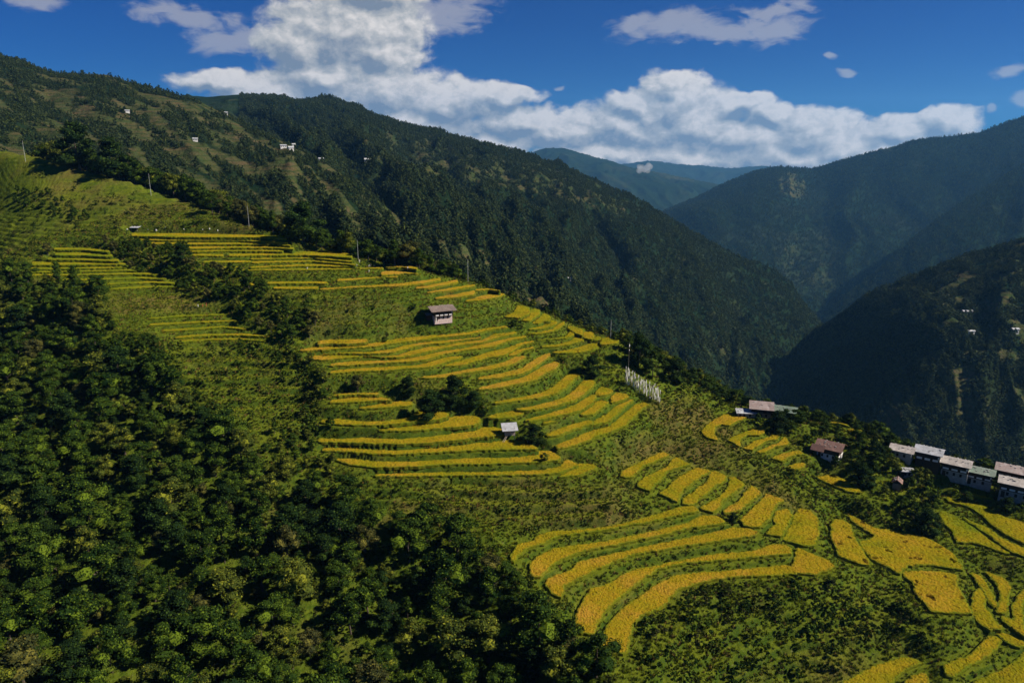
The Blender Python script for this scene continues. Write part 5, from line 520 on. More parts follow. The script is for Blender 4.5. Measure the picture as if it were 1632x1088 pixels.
def hit(px,py,rmax=650):
    """ground point seen at photo pixel px,py"""
    for _ in range(20):
        g,yf=gv(py); x=(px-816)/F; t=np.linspace(95,rmax,4000); X=t*x;Y=t*yf; Z=-t*g
        h=samp(TH,X,Y); k=np.nonzero((Z<=h)&(np.hypot(X,Y)>R0+1)&(np.hypot(X,Y)<560))[0]
        if len(k): break
        py+=3
    k=k[0] if len(k) else 0
    return Vector((X[k],Y[k],h[k]))

# ---------------------------------------------------------------- rice
ORD=['topmost','second from the top','third from the top','fourth from the top','fifth from the top','sixth from the top','seventh from the top','eighth from the top','ninth from the top','tenth from the top','eleventh from the top','twelfth from the top','thirteenth from the top','fourteenth from the top','fifteenth from the top','sixteenth from the top','seventeenth from the top','eighteenth from the top','lowest']
BL={'top':'yellow rice terrace, %s in the block above the lone farmhouse','spur':'orange rice terrace, %s on the point right above the farmhouse','left':'green gold rice terrace, %s in the block furthest left','mid':'yellow green rice terrace, %s of the five short ones left of centre',
'broad':'golden rice terrace, %s in the broad band below the farmhouse','hut':'golden rice terrace, %s in the block around the stilt hut','crest':'green gold rice terrace, %s on the crest above the flag poles',
'nose':'curved golden rice terrace, %s in the stack left of the stilt hut','fan':'golden rice terrace, %s in the fan right of centre','sweep':'long curved golden rice terrace, %s of five in the lower centre','village':'golden rice terrace, %s below the patched roofs','shoulder':'wide golden rice field, %s of three left of the lower right terraces','corner':'golden rice terrace, %s in the lower right corner','lower village':'yellow rice field, %s under the village houses'}
def rice():
    byb={}
    for n,(pz,pr,pb,pw) in enumerate(PLOTS):
        if pr>=0: byb.setdefault(pb,[]).append((-pz,n))
    rank={}
    for bnm,L in byb.items():
        for k,(z,n) in enumerate(sorted(L)): rank[n]=(k,len(L))
    for n,(pz,pr,pb,pw) in enumerate(PLOTS):
        if pr<0: continue
        P=[(x/100.,y/100.) for x,y in pw]; z=pz/100.
        # finer wavy outline
        B=[]
        for k in range(len(P)):
            a=P[k];c=P[(k+1)%len(P)]; L=math.hypot(c[0]-a[0],c[1]-a[1]); m=max(1,int(L/.8))
            for q in range(m): B.append((a[0]+(c[0]-a[0])*q/m,a[1]+(c[1]-a[1])*q/m))
        B=np.array(B)
        B=(np.roll(B,1,0)+4*B+np.roll(B,-1,0))/6
        B=B+np.stack([fbm(B[:,0]/1.6+n,B[:,1]/1.6,2,3),fbm(B[:,0]/1.6,B[:,1]/1.6+n,2,4)],1)*.55+np.random.uniform(-.12,.12,B.shape)
        Tn=np.roll(B,-1,0)-np.roll(B,1,0); Tn/=np.linalg.norm(Tn,axis=1)[:,None]+1e-9; sgn=1 if (B[:,0]*np.roll(B[:,1],-1)-np.roll(B[:,0],-1)*B[:,1]).sum()>0 else -1; B=B+np.stack([Tn[:,1],-Tn[:,0]],1)*sgn*.45
        rr0=math.hypot(B[:,0].mean(),B[:,1].mean()); s=.34 if rr0<200 else (.45 if rr0<280 else .6)
        x0,y0=B.min(0);x1,y1=B.max(0); X,Y=np.meshgrid(np.arange(x0,x1,s),np.arange(y0,y1,s)); X=X+np.random.uniform(-.3,.3,X.shape)*s; Y=Y+np.random.uniform(-.3,.3,Y.shape)*s
        k=inside(B,X,Y)&(pdist(B,X,Y)>s*.45); I=np.stack([X[k],Y[k]],1)
        nb=len(B); allp=[Vector(v) for v in B]+[Vector(v) for v in I]
        try: v2,e2,f2,ov,oe,of=geometry.delaunay_2d_cdt(allp,[],[list(range(nb))],1,1e-4)
        except Exception: continue
        V=np.array([(v.x,v.y) for v in v2]); 
        if len(V)<4: continue
        zz=z+fbm(V[:,0]/1.1,V[:,1]/1.1,2,9)*.10+np.random.uniform(-.11,.11,len(V))+fbm(V[:,0]/6,V[:,1]/6,2,8)*.12
        # harvested or trampled pockets
        pk=fbm(V[:,0]/3.2,V[:,1]/3.2,2,61); thr=.62 if pb not in('shoulder',) else .42
        zz=zz-np.clip((pk-thr)*6,0,1)*.55
        bset=set()
        for q,oo in enumerate(ov):
            if any(t<nb for t in oo): bset.add(q)
        bl_=np.array([q in bset for q in range(len(V))]); zz=np.where(bl_,zz-.12,zz)
        verts=[(V[q,0],V[q,1],zz[q]) for q in range(len(V))]; faces=[list(f) for f in f2 if len(f)>=3]
        # skirt round the crop edge
        edge={}
        for fc in faces:
            for a,c in zip(fc,fc[1:]+fc[:1]): edge[(a,c)]=1
        bot={}
        for (a,c) in list(edge):
            if (c,a) not in edge:
                for q in (a,c):
                    if q not in bot: bot[q]=len(verts); verts.append((V[q,0],V[q,1],z-1.0))
                faces.append([c,a,bot[a],bot[c]])
        ed=np.r_[pdist(B,V[:,0],V[:,1]),np.zeros(len(verts)-len(V))]
        o=mesh_obj('rice_paddy',verts,faces,M['rice']); vattr(o,'rim',np.clip(1-ed/(.85 if rr0<270 else .32),0,1)); ox,oy=V[:,0].mean(),V[:,1].mean()
        o.data.transform(Matrix.Translation((-ox,-oy,-(z-.8)))); o.location=(ox,oy,z-.8)
        o.color=(pr/100.,0,0,1); kk,tot=rank[n]
        word='lowest' if kk==tot-1 and tot>2 else ORD[min(kk,17)]
        tag(o,BL[pb]%word,'rice terrace','rice terraces '+{'top':'above the farmhouse','spur':'on the point above the farmhouse','left':'at the far left','mid':'left of centre'}.get(pb,'in the '+pb+' block'))
rice()

# ---------------------------------------------------------------- vegetation prototypes (unit height, scaled when placed)
def rand_dirs(n):
    v=np.random.normal(size=(n,3)); return v/np.linalg.norm(v,axis=1)[:,None]
ICO=None
def ico(sub=1):
    bm=bmesh.new(); bmesh.ops.create_icosphere(bm,subdivisions=sub,radius=1); V=np.array([v.co[:] for v in bm.verts]); Fc=[[v.index for v in f.verts] for f in bm.faces]; bm.free(); return V,Fc
IV1,IF1=ico(1); IV2,IF2=ico(2)
def crown_geo(seed,nb,nl,leaf,z0=.28,spread=.34,flat=.8,tall=False,core=True):
    st=np.random.get_state(); np.random.seed(seed)
    V=[];Fc=[]
    cs=[]
    for k in range(nb):
        h=random.Random(seed*31+k).random() if False else (k+.5)/nb
        zc=z0+.14+(1-z0-.24)*h; rmax=spread*(math.sin(math.pi*min(1,(.25+.75*h)))**.6 if not tall else (1.05-h)**.8)
        a=k*2.4+np.random.uniform(-.5,.5); rad=rmax*np.random.uniform(.25,.85)
        cs.append((rad*math.cos(a),rad*math.sin(a),zc,np.random.uniform(.12,.2)*(1.15-.4*h)*(1 if not tall else .8)))
    if core:
        for (x,y,z,r) in cs:
            o=len(V); d=IV1*(r*.80)*(1+np.random.uniform(-.18,.18,(len(IV1),1))); d[:,2]*=flat
            V+= [(x+q[0],y+q[1],z+q[2]) for q in d]; Fc+=[[o+i for i in f] for f in IF1]
    per=nl//nb
    for (x,y,z,r) in cs:
        D=rand_dirs(per); D[:,2]=np.abs(D[:,2])*.9-.25*(np.random.rand(per)<.35)
        Rr=r*np.random.uniform(.78,1.22,per); N=D+np.random.normal(size=(per,3))*.6; N/=np.linalg.norm(N,axis=1)[:,None]
        T=np.cross(N,rand_dirs(per)); T/=np.linalg.norm(T,axis=1)[:,None]+1e-6; Bt=np.cross(N,T)
        P=np.stack([x+D[:,0]*Rr,y+D[:,1]*Rr,z+D[:,2]*Rr*flat],1); s=leaf*np.random.uniform(.6,1.3,per)[:,None]
        o=len(V)
        Q=np.stack([P-T*s*.5,P+Bt*s*.42,P+T*s*.62,P-Bt*s*.38],1).reshape(-1,3); V+= [tuple(q) for q in Q]; Fc+=[[o+4*i,o+4*i+1,o+4*i+2,o+4*i+3] for i in range(per)]
    np.random.set_state(st); return V,Fc
def trunk_geo(seed,h=.55,r=.02):
    rnd=random.Random(seed); V=[];Fc=[]
    def tube(pts):
        o=len(V); k=6
        for (x,y,z,rad) in pts:
            for i in range(k): a=2*math.pi*i/k; V.append((x+rad*math.cos(a),y+rad*math.sin(a),z))
        for s in range(len(pts)-1):
            for i in range(k): Fc.append([o+s*k+i,o+s*k+(i+1)%k,o+(s+1)*k+(i+1)%k,o+(s+1)*k+i])
    bx,by=rnd.uniform(-.03,.03),rnd.uniform(-.03,.03)
    tube([(0,0,-.06,r*1.5),(bx*.3,by*.3,h*.3,r),(bx,by,h*.65,r*.75),(bx*1.3,by*1.3,h*1.25,r*.3)])
    for k in range(5):
        a=rnd.uniform(0,6.28); z=h*rnd.uniform(.45,.8); l=rnd.uniform(.14,.26)
        tube([(bx,by,z,r*.5),(bx+l*.5*math.cos(a),by+l*.5*math.sin(a),z+l*.5,r*.35),(bx+l*math.cos(a),by+l*math.sin(a),z+l*.8,r*.12)])
    return V,Fc
def mk(name,VF,mat):
    me=bpy.data.meshes.new(name); me.from_pydata([tuple(v) for v in VF[0]],[],VF[1]); me.update(); me.materials.append(mat); return me
TREES=[]   # (crown mesh, trunk mesh, style)
for s,(nb,nl,leaf,spr,mt,tall,z0) in enumerate([(9,2200,.034,.36,'leaf',0,.2),(11,2400,.032,.40,'leaf',0,.18),(8,1900,.036,.33,'olive',0,.2),(12,2400,.032,.42,'leaf',0,.12),(10,2000,.034,.34,'brownleaf',0,.25),(9,2000,.030,.26,'leaf',1,.15),(9,2000,.036,.40,'lime',0,.12),(10,2200,.032,.38,'olive',0,.15),(14,3600,.034,.40,'glossy',0,-.02)]):
    TREES.append((mk('crown',crown_geo(100+s,nb,nl,leaf,z0,spr,.8,bool(tall)),M[mt]),mk('trunk',trunk_geo(s,.5,.02),M['bark']),mt))
for nm_ in ('farleaf','farolive'): M[nm_].node_tree.nodes['Principled BSDF'].inputs['Specular IOR Level'].default_value=.04
BUSH=[mk('bush',crown_geo(200+s,nb,nl,leaf,-.35,spr,.75),M[mt]) for s,(nb,nl,leaf,spr,mt) in enumerate([(5,420,.13,.5,'leaf'),(6,480,.12,.6,'olive'),(4,380,.14,.45,'brownleaf'),(6,460,.13,.62,'lime'),(5,420,.13,.55,'leaf')])]
def grass_geo(seed,n=26,w=.07):
    r=random.Random(seed); V=[];Fc=[]
    for k in range(n):
        a=r.uniform(0,6.28);d=r.uniform(0,.4);x,y=d*math.cos(a),d*math.sin(a); h=r.uniform(.5,1); t=r.uniform(.1,.45); b_=r.uniform(0,3.14); o=len(V)
        V+=[(x-w*math.cos(b_),y-w*math.sin(b_),-.1),(x+w*math.cos(b_),y+w*math.sin(b_),-.1),(x+t*math.cos(a)*.5+w*.7*math.cos(b_),y+t*math.sin(a)*.5+w*.7*math.sin(b_),h*.65),(x+t*math.cos(a),y+t*math.sin(a),h)]
        Fc+=[[o,o+1,o+2],[o,o+2,o+3]]
    return V,Fc
GRASS=[mk('grass_tuft',grass_geo(5),M['grass']),mk('grass_tuft',grass_geo(6),M['grass']),mk('grass_tuft',grass_geo(7),M['drygrass']),mk('grass_tuft',grass_geo(8,18,.09),M['olive'])]
def lump(seed,mat,tall):
    st=np.random.get_state(); np.random.seed(seed); V=[];Fc=[]
    for k in range(3 if not tall else 2):
        o=len(V); r=np.random.uniform(.26,.40); c=np.array([np.random.uniform(-.2,.2),np.random.uniform(-.2,.2),.45+.2*k]); d=IV2*(1+np.random.uniform(-.28,.28,(len(IV2),1)))*r
        if tall: d[:,:2]*=(.9-.55*np.clip((d[:,2:3]/r+1)/2,0,1)); d[:,2]*=1.5
        V+=[tuple(c+q) for q in d]; Fc+=[[o+i for i in f] for f in IF2]
    np.random.set_state(st); return mk('far_crown',(V,Fc),mat)
FAR=[mk('far_crown',crown_geo(300+q,nb,nl,.13,-.05,sprd,1.,bool(tl)),M[mt]) for q,(nb,nl,sprd,mt,tl) in enumerate([(4,130,.36,'farleaf',0),(5,150,.4,'farleaf',0),(4,120,.24,'farleaf',1),(4,120,.36,'farolive',0),(5,150,.34,'farleaf',0)])]
def protos(name,meshes):
    c=bpy.data.collections.new(name)
    for k,me in enumerate(meshes):
        o=bpy.data.objects.new('%s_%02d'%(name,k),me); c.objects.link(o)
    return c
def tree_whole(k):
    V=[v.co[:] for v in TREES[k][0].vertices]; Fc=[list(p.vertices) for p in TREES[k][0].polygons]; nf=len(Fc); o=len(V)
    V+=[v.co[:] for v in TREES[k][1].vertices]; Fc+=[[i+o for i in p.vertices] for p in TREES[k][1].polygons]
    me=bpy.data.meshes.new('tree'); me.from_pydata(V,[],Fc); me.materials.append(TREES[k][0].materials[0]); me.materials.append(M['bark'])
    mi=np.zeros(len(Fc),np.int32); mi[nf:]=1; me.polygons.foreach_set('material_index',mi); me.update(); return me
PC_tree=protos('tree_kinds',[tree_whole(k) for k in range(len(TREES))]); PC_bush=protos('bush_kinds',BUSH); PC_grass=protos('grass_kinds',GRASS); PC_far=protos('far_kinds',FAR)
def scatter(name,P,S,IDX,coll,label,cat):
    n=len(P); me=bpy.data.meshes.new(name); me.vertices.add(n); me.vertices.foreach_set('co',np.asarray(P,np.float32).ravel()); me.update()
    for nm,arr,tp in (('scl',S,'FLOAT'),('rz',np.random.uniform(0,6.28,n),'FLOAT'),('wd',np.random.uniform(.8,1.25,n),'FLOAT')):
        a=me.attributes.new(nm,tp,'POINT'); a.data.foreach_set('value',np.asarray(arr,np.float32))
    a=me.attributes.new('idx','INT','POINT'); a.data.foreach_set('value',np.asarray(IDX,np.int32))
    o=bpy.data.objects.new(name,me); C.objects.link(o)
    ng=bpy.data.node_groups.new(name+'_scatter','GeometryNodeTree'); ng.interface.new_socket('Geometry',in_out='INPUT',socket_type='NodeSocketGeometry'); ng.interface.new_socket('Geometry',in_out='OUTPUT',socket_type='NodeSocketGeometry')
    N=ng.nodes; L=ng.links; gi=N.new('NodeGroupInput'); go=N.new('NodeGroupOutput'); ip=N.new('GeometryNodeInstanceOnPoints'); ci=N.new('GeometryNodeCollectionInfo')
    ci.inputs['Collection'].default_value=coll; ci.inputs['Separate Children'].default_value=True; ci.inputs['Reset Children'].default_value=True; ip.inputs['Pick Instance'].default_value=True
    def at(nm,tp='FLOAT'):
        x=N.new('GeometryNodeInputNamedAttribute'); x.data_type=tp; x.inputs[0].default_value=nm; return x.outputs[0]
    cr=N.new('ShaderNodeCombineXYZ'); L.new(at('rz'),cr.inputs[2]); cs=N.new('ShaderNodeCombineXYZ'); sc=at('scl'); mu=N.new('ShaderNodeMath'); mu.operation='MULTIPLY'; L.new(sc,mu.inputs[0]); L.new(at('wd'),mu.inputs[1])
    L.new(mu.outputs[0],cs.inputs[0]); L.new(mu.outputs[0],cs.inputs[1]); L.new(sc,cs.inputs[2])
    L.new(gi.outputs[0],ip.inputs['Points']); L.new(ci.outputs[0],ip.inputs['Instance']); L.new(at('idx','INT'),ip.inputs['Instance Index']); L.new(cr.outputs[0],ip.inputs['Rotation']); L.new(cs.outputs[0],ip.inputs['Scale']); L.new(ip.outputs[0],go.inputs[0])
    md=o.modifiers.new('scatter','NODES'); md.node_group=ng
    tag(o,label,cat,kind='stuff'); return o
def add_tree(x,y,z,h,k,label,group=None,wide=1.,cat='tree'):
    o=empty('tree' if cat!='shrub' else 'shrub',(x,y,z),random.uniform(0,6.28)); o.scale=(h*wide,h*wide,h)
    for me,nm in ((TREES[k][0],'crown'),(TREES[k][1],'trunk')):
        c=bpy.data.objects.new(nm,me); C.objects.link(c); c.parent=o
    tag(o,label,cat,group); return o

# ---------------------------------------------------------------- trees, shrubs and grass on the hillside
def cand(n,rmin=100,rmax=540):
    a=np.random.uniform(R(-40),R(40),n); r=np.sqrt(np.random.uniform(rmin**2,rmax**2,n)); X=r*np.sin(a);Y=r*np.cos(a); Z=samp(TH,X,Y); px,py=proj(X,Y,Z); dm=samp(dmin,X,Y); return X,Y,Z,px,py,dm
def thin(X,Y,mind):
    cell={}; keep=[]
    for i,(x,y) in enumerate(zip(X,Y)):
        m=mind[i]; cx,cy=int(x//6),int(y//6); ok=True
        for a in (-1,0,1):
            for b_ in (-1,0,1):
                for j in cell.get((cx+a,cy+b_),()):
                    if (X[j]-x)**2+(Y[j]-y)**2<(m*.5+mind[j]*.5)**2: ok=False;break
                if not ok: break
            if not ok: break
        if ok: cell.setdefault((cx,cy),[]).append(i); keep.append(i)
    return keep
ZT=[ # polygon in the survey of the photo, spacing, height range, kinds, name
 (forest_zone,8.4,(7.5,14.0),[0,1,2,3,0,7,3,1,5,8,8,0,1,4],'forest'),(forest_zone,4.2,(2.8,6.5),[0,1,2,3,0,7,3,1,6,5,8,7,4,0,3,8],'forest'),
 ([(165,385),(290,395),(310,430),(420,440),(440,475),(505,500),(500,545),(440,545),(380,505),(330,480),(260,455),(200,430)],4.0,(4,7),[0,1,3,0,4,7],'hedge'),
 ([(200,560),(250,560),(290,640),(380,690),(500,690),(520,600),(560,700),(520,790),(430,740),(350,700),(300,650),(230,600)],4.2,(3,5.5),[0,2,3,7,1],'scrub'),
 ([(190,540),(250,545),(280,600),(210,620)],4,(4,6),[0,3],'scrub'),
 ([(470,550),(530,600),(500,690),(530,700),(510,740),(480,690),(490,620),(440,570)],3.5,(2.5,4.5),[7,6,0],'scrub'),
 ([(1175,655),(1290,668),(1400,715),(1440,735),(1500,765),(1470,775),(1500,810),(1520,845),(1480,850),(1410,800),(1350,755),(1290,720),(1230,690)],5.0,(4,7.5),[0,1,3,7,0],'village'),
 ([(1480,752),(1560,770),(1632,800),(1680,815),(1680,790),(1560,745)],5.0,(3,4.5),[0,1,3],'village'),
 ([(1540,790),(1640,800),(1640,835),(1590,815)],4.5,(3,4.5),[0,1,3],'village'),
 ([(0,300),(60,300),(150,350),(110,355),(20,330)],4.5,(3,5.5),[0,3,1],'upper'),
 ([(100,225),(140,240),(230,270),(330,318),(250,300),(130,272),(100,260)],6,(7,12),[0,1,3,5],'crest'),
 ([(995,545),(1060,570),(1120,605),(1175,640),(1150,650),(1090,625),(1040,600),(1000,580)],4.6,(3.5,6),[0,1,3],'crest right')]
BX=[(1215,655,55,16),(1322,727,34,14),(1437,727,24,12),(1478,741,24,14),(1521,757,24,14),(1560,770,22,14),(1611,764,24,10),(1618,792,26,16),(1443,760,12,10),(1429,776,10,8),(702,507,30,14),(812,700,24,12),(1025,628,34,18)]
clear=lambda px,py: ~np.any([(np.abs(px-a)<w)&(py>b_-22)&(py<b_+h*1.1) for a,b_,w,h in BX],axis=0)
TX_,TY_,TZ_,TK_,THt_,TN_=[],[],[],[],[],[]
X,Y,Z,px,py,dm=cand(60000)
for P,spc,(h0,h1),kinds,nm in ZT:
    k=np.nonzero(inside(P,px,py)&(dm>1.2)&clear(px,py))[0]; hs=np.random.uniform(h0,h1,len(k)); kp=thin(X[k],Y[k],spc*np.random.uniform(.6,1.5,len(k)))
    for i in kp:
        j=k[i]; TX_.append(X[j]);TY_.append(Y[j]);TZ_.append(Z[j]);THt_.append(hs[i]);TK_.append(random.choice(kinds));TN_.append(nm)
# belt of taller trees just over the crest line
sil=[(-48, 225), (0, 235), (60, 250), (120, 264), (220, 292), (300, 318), (400, 356), (450, 372), (500, 388), (560, 405), (620, 420), (700, 436), (745, 442), (800, 466), (850, 488), (900, 508), (960, 530), (995, 545), (1040, 575), (1080, 592), (1120, 612), (1170, 643), (1215, 655), (1270, 664), (1300, 671), (1345, 680), (1385, 698), (1420, 716), (1460, 727), (1500, 738), (1560, 752), (1632, 770), (1680, 782)]
sxs=[a for a,b_ in sil]; sys_=[b_ for a,b_ in sil]
belt=[(70,330,(9,14),.8),(330,460,(8,13),1.),(460,720,(6,11),.9),(720,1000,(2.5,5),.5),(1000,1180,(4,8),.9),(1180,1660,(3,7),.7)]
for x0,x1,(h0,h1),dens in belt:
    n=int((x1-x0)*dens*.62)
    for _ in range(n):
        xx=random.uniform(x0,x1); p0=hit(xx,np.interp(xx,sxs,sys_)+3); d=random.uniform(14 if x1<=330 else 3,40 if x1<=720 else 16); r=Vector((p0.x,p0.y)).normalized()
        x,y=p0.x+r.x*d+random.uniform(-3,3),p0.y+r.y*d+random.uniform(-3,3)
        if samp(dmin,np.array([x]),np.array([y]))[0]<1.5: continue
        TX_.append(x);TY_.append(y);TZ_.append(gh(x,y));THt_.append(random.uniform(h0,h1)*(1+d/60));TK_.append(random.choice([0,1,3,4,2,5] if x1<=720 else [0,1,3,7]));TN_.append('belt')
TX_,TY_,TZ_,THt_=map(np.array,(TX_,TY_,TZ_,THt_)); TZ_=TZ_-.25
ppx,ppy=proj(TX_,TY_,TZ_); dd=np.hypot(TX_,TY_)
vis=(ppx>-25)&(ppx<1657)&(ppy-THt_*F/dd<1088)&(ppy>60); sz=np.where(vis,THt_/dd,0); order=np.argsort(-sz)[:268]
sel=set(order.tolist())
LB={'forest':('leafy tree in the dense dark forest filling the lower left','trees in the lower left forest'),'hedge':('bushy tree in the hedge strip between the upper rice blocks','trees in the hedge strip'),'scrub':('low bushy tree beside the overgrown terraces left of centre','trees by the overgrown terraces'),
 'village':('leafy tree growing among the village houses on the right','trees among the village houses'),'upper':('small tree on the grassy slope at the upper left','trees on the upper left slope'),'crest':('tall dark tree on the crest line at the upper left','trees on the upper left crest'),'crest right':('dark tree on the crest right of the flag poles','trees right of the flag poles'),'belt':('tree rising from just behind the crest of the hill','trees behind the crest')}
for i in order:
    lb,gr=LB[TN_[i]]; add_tree(TX_[i],TY_[i],TZ_[i],THt_[i],TK_[i],lb,gr,random.uniform(.9,1.35))
rest=[i for i in range(len(TX_)) if i not in sel]
scatter('woodland',np.stack([TX_[rest],TY_[rest],TZ_[rest]],1),THt_[rest],[TK_[i] for i in rest],PC_tree,'dense mixed woodland covering the lower left slope and the crest','woodland')
# trees one can point to
for (x,y,hpx,k,wd,lb) in [(850,708,37,8,1.25,'round dark green tree just right of the stilt hut'),(723,650,58,8,1.0,'tallest dark round tree of the clump below the broad rice band'),(688,668,52,8,1.1,'dark round tree left of the tallest one below the broad rice band'),
 (650,632,36,8,1.1,'dark bushy tree at the left end of the central clump'),(755,650,31,8,1.2,'small dark tree at the right end of the central clump'),(570,626,32,4,1.,'brownish tree beside the left edge of the broad rice band'),
 (944,602,40,8,1.15,'lone dark tree on the crest casting shadow left of the flag poles'),(1017,585,60,8,.9,'tall dark tree directly behind the prayer flag poles'),(1000,560,28,0,1.,'dark tree where the crest rice terraces end'),
 (1045,585,36,0,1.,'dark tree right of the tall one behind the flag poles'),(1078,612,43,8,1.1,'bushy dark tree halfway between flag poles and patched roofs'),(1040,600,32,6,1.1,'bright green tree right behind the flag poles'),
 (77,407,22,4,1.,'small lone brown tree beside the leftmost rice block'),(290,420,34,8,1.3,'round glossy tree at the upper end of the hedge strip'),(397,462,36,0,.9,'upright dark tree at the edge of the yellow terraces'),(420,470,26,3,1.,'dark tree just right of the hedge strip'),
 (1168,832,19,8,1.2,'small round bush on the rim of the rice fan'),(868,738,20,7,1.,'spiky grey green shrub below the round tree by the hut'),(485,365,67,8,1.25,'big spreading tree standing above the ridge near the yellow terraces'),(505,372,30,0,1.2,'dark tree casting shadow at the top right of the yellow terraces'),
 (545,392,40,1,1.,'dark tree behind the utility pole on the crest'),(630,408,48,5,1.1,'tall dark conical tree on the crest above the orange terraces'),(600,405,30,0,1.1,'leafy tree left of the tall conical crest tree'),
 (128,264,76,8,1.15,'huge dark tree on the crest near the upper left utility pole'),(180,272,66,8,1.1,'large round dark tree second along the upper left crest'),(215,285,45,0,1.1,'dark tree at the right end of the big crest trees'),
 (1270,680,32,0,1.2,'dark tree right of the patched roofs'),(1240,690,40,8,1.1,'dark tree in front of the patched roofs'),(1375,775,38,8,1.2,'dark tree just right of the rusty roofed house'),(1400,740,34,8,1.1,'dark tree left of the first village house'),(1605,815,27,8,1.3,'rounded dark tree in the field below the lowest village house'),(1540,800,20,1,1.3,'dark bush tree at the field edge under the green roofed house'),
 (1475,850,45,8,1.2,'large dark tree at the corner of the village fields'),(660,495,12,0,1.2,'small dark shrub at the left wall of the farmhouse'),(612,548,14,0,1.1,'small round bush on the upper rim of the broad rice band'),(818,525,18,0,1.1,'dark bush where the broad band meets the crest terraces')]:
    p=hit(x,y); d=math.hypot(p.x,p.y); t=p.y*cp-p.z*sp; add_tree(p.x,p.y,p.z-.2,hpx*t/F,k,lb,None,wd,'shrub' if hpx*t/F<3.2 else 'tree')
X,Y,Z,px,py,dm=cand(80000,100,520)
bz=[([(900,1090),(1000,900),(1200,930),(1440,930),(1500,1000),(1440,1088)],.55),([(1030,640),(1280,800),(1400,860),(1500,900),(1520,880),(1400,800),(1200,700),(1100,630)],.35),([(240,550),(470,550),(530,700),(300,680)],.42),
    ([(420,460),(600,470),(600,530),(490,545)],.3),([(560,765),(1000,780),(1080,830),(820,880),(900,1000),(700,850)],.7),(forest_zone,.5),([(0,260),(400,370),(200,380),(0,440)],.4)]
pr=np.full(len(X),.06)
for P,v in bz: pr=np.maximum(pr,np.where(inside(P,px,py),v,0))
cl=fbm(X/9,Y/9,3,91); ff=samp(fr,X,Y); pr=pr*np.clip(cl*2.2+1.0,0.05,2)*np.where(inside(forest_zone,px,py),1.2,np.where(ff>.7,2.2,.35))
gz=inside([(270,540),(480,540),(520,680),(290,680)],px,py)|inside([(600,765),(1010,765),(1010,850),(640,840)],px,py); sl_=samp(SLP,X,Y); pr=np.maximum(pr,np.where((sl_>.62)&(dm<4),.45*np.clip(cl*2+1,0.1,1.6),0)); pr=np.where((sl_<.45)&(dm<2),pr*.3,pr); pr=np.where(gz&(dm<1.7),0,np.where(gz&(sl_>.55)&(dm<5),.75,pr))
k=np.nonzero((np.random.rand(len(X))<pr)&(dm>.45)&clear(px,py))[0]; k=k[:30000]
k=k if len(k)<26000 else k
hb=np.random.gamma(3.,.32,len(k))+.35; big=inside([(900,1090),(1000,900),(1200,930),(1440,930),(1500,1000),(1440,1088)],px[k],py[k])|inside([(240,550),(470,550),(530,700),(300,680)],px[k],py[k])|inside([(1200,700),(1400,800),(1520,880),(1400,860),(1300,800)],px[k],py[k]); hb=hb*np.where(big,1.45,1.); hb=np.minimum(hb,np.where(dm[k]<2.,.95,3.4))
scatter('undergrowth',np.stack([X[k],Y[k],Z[k]-.1],1),hb,np.random.choice([0,0,1,1,2,3,4,4],len(k)),PC_bush,'low bushes and undergrowth on the banks and fallow slopes','undergrowth')
X,Y,Z,px,py,dm=cand(260000,100,470)
k=np.nonzero((dm>.15)&(px>-30)&(px<1660)&(~inside(forest_zone,px,py)))[0][:95000]
gs=np.random.uniform(.45,1.0,len(k))*np.where(dm[k]<1.,.75,1.)
scatter('grass',np.stack([X[k],Y[k],Z[k]-.02],1),gs,np.random.choice([0,1,2,3],len(k),p=[.36,.3,.14,.2]),PC_grass,'rough green grass on terrace banks and slopes','grass')
# ripe heads standing in the rice: rough texture of the crop
RP=[]
X,Y,Z,px,py,dm=cand(330000,120,330); k=np.nonzero((dm<0)&(px>-10)&(px<1640))[0][:70000]
ricehead=[mk('rice_clump',grass_geo(15,16,.05),M['rice']),mk('rice_clump',grass_geo(16,16,.05),M['rice'])]
for me in ricehead: pass
PC_rice=protos('rice_kinds',ricehead)
ro=scatter('rice_heads',np.stack([X[k],Y[k],Z[k]+.45],1),np.random.uniform(.35,.6,len(k)),np.random.choice([0,1],len(k)),PC_rice,'ripe rice heads standing above the crop on the nearer terraces','rice')
for o in PC_rice.objects: o.color=(.62,0,0,1)

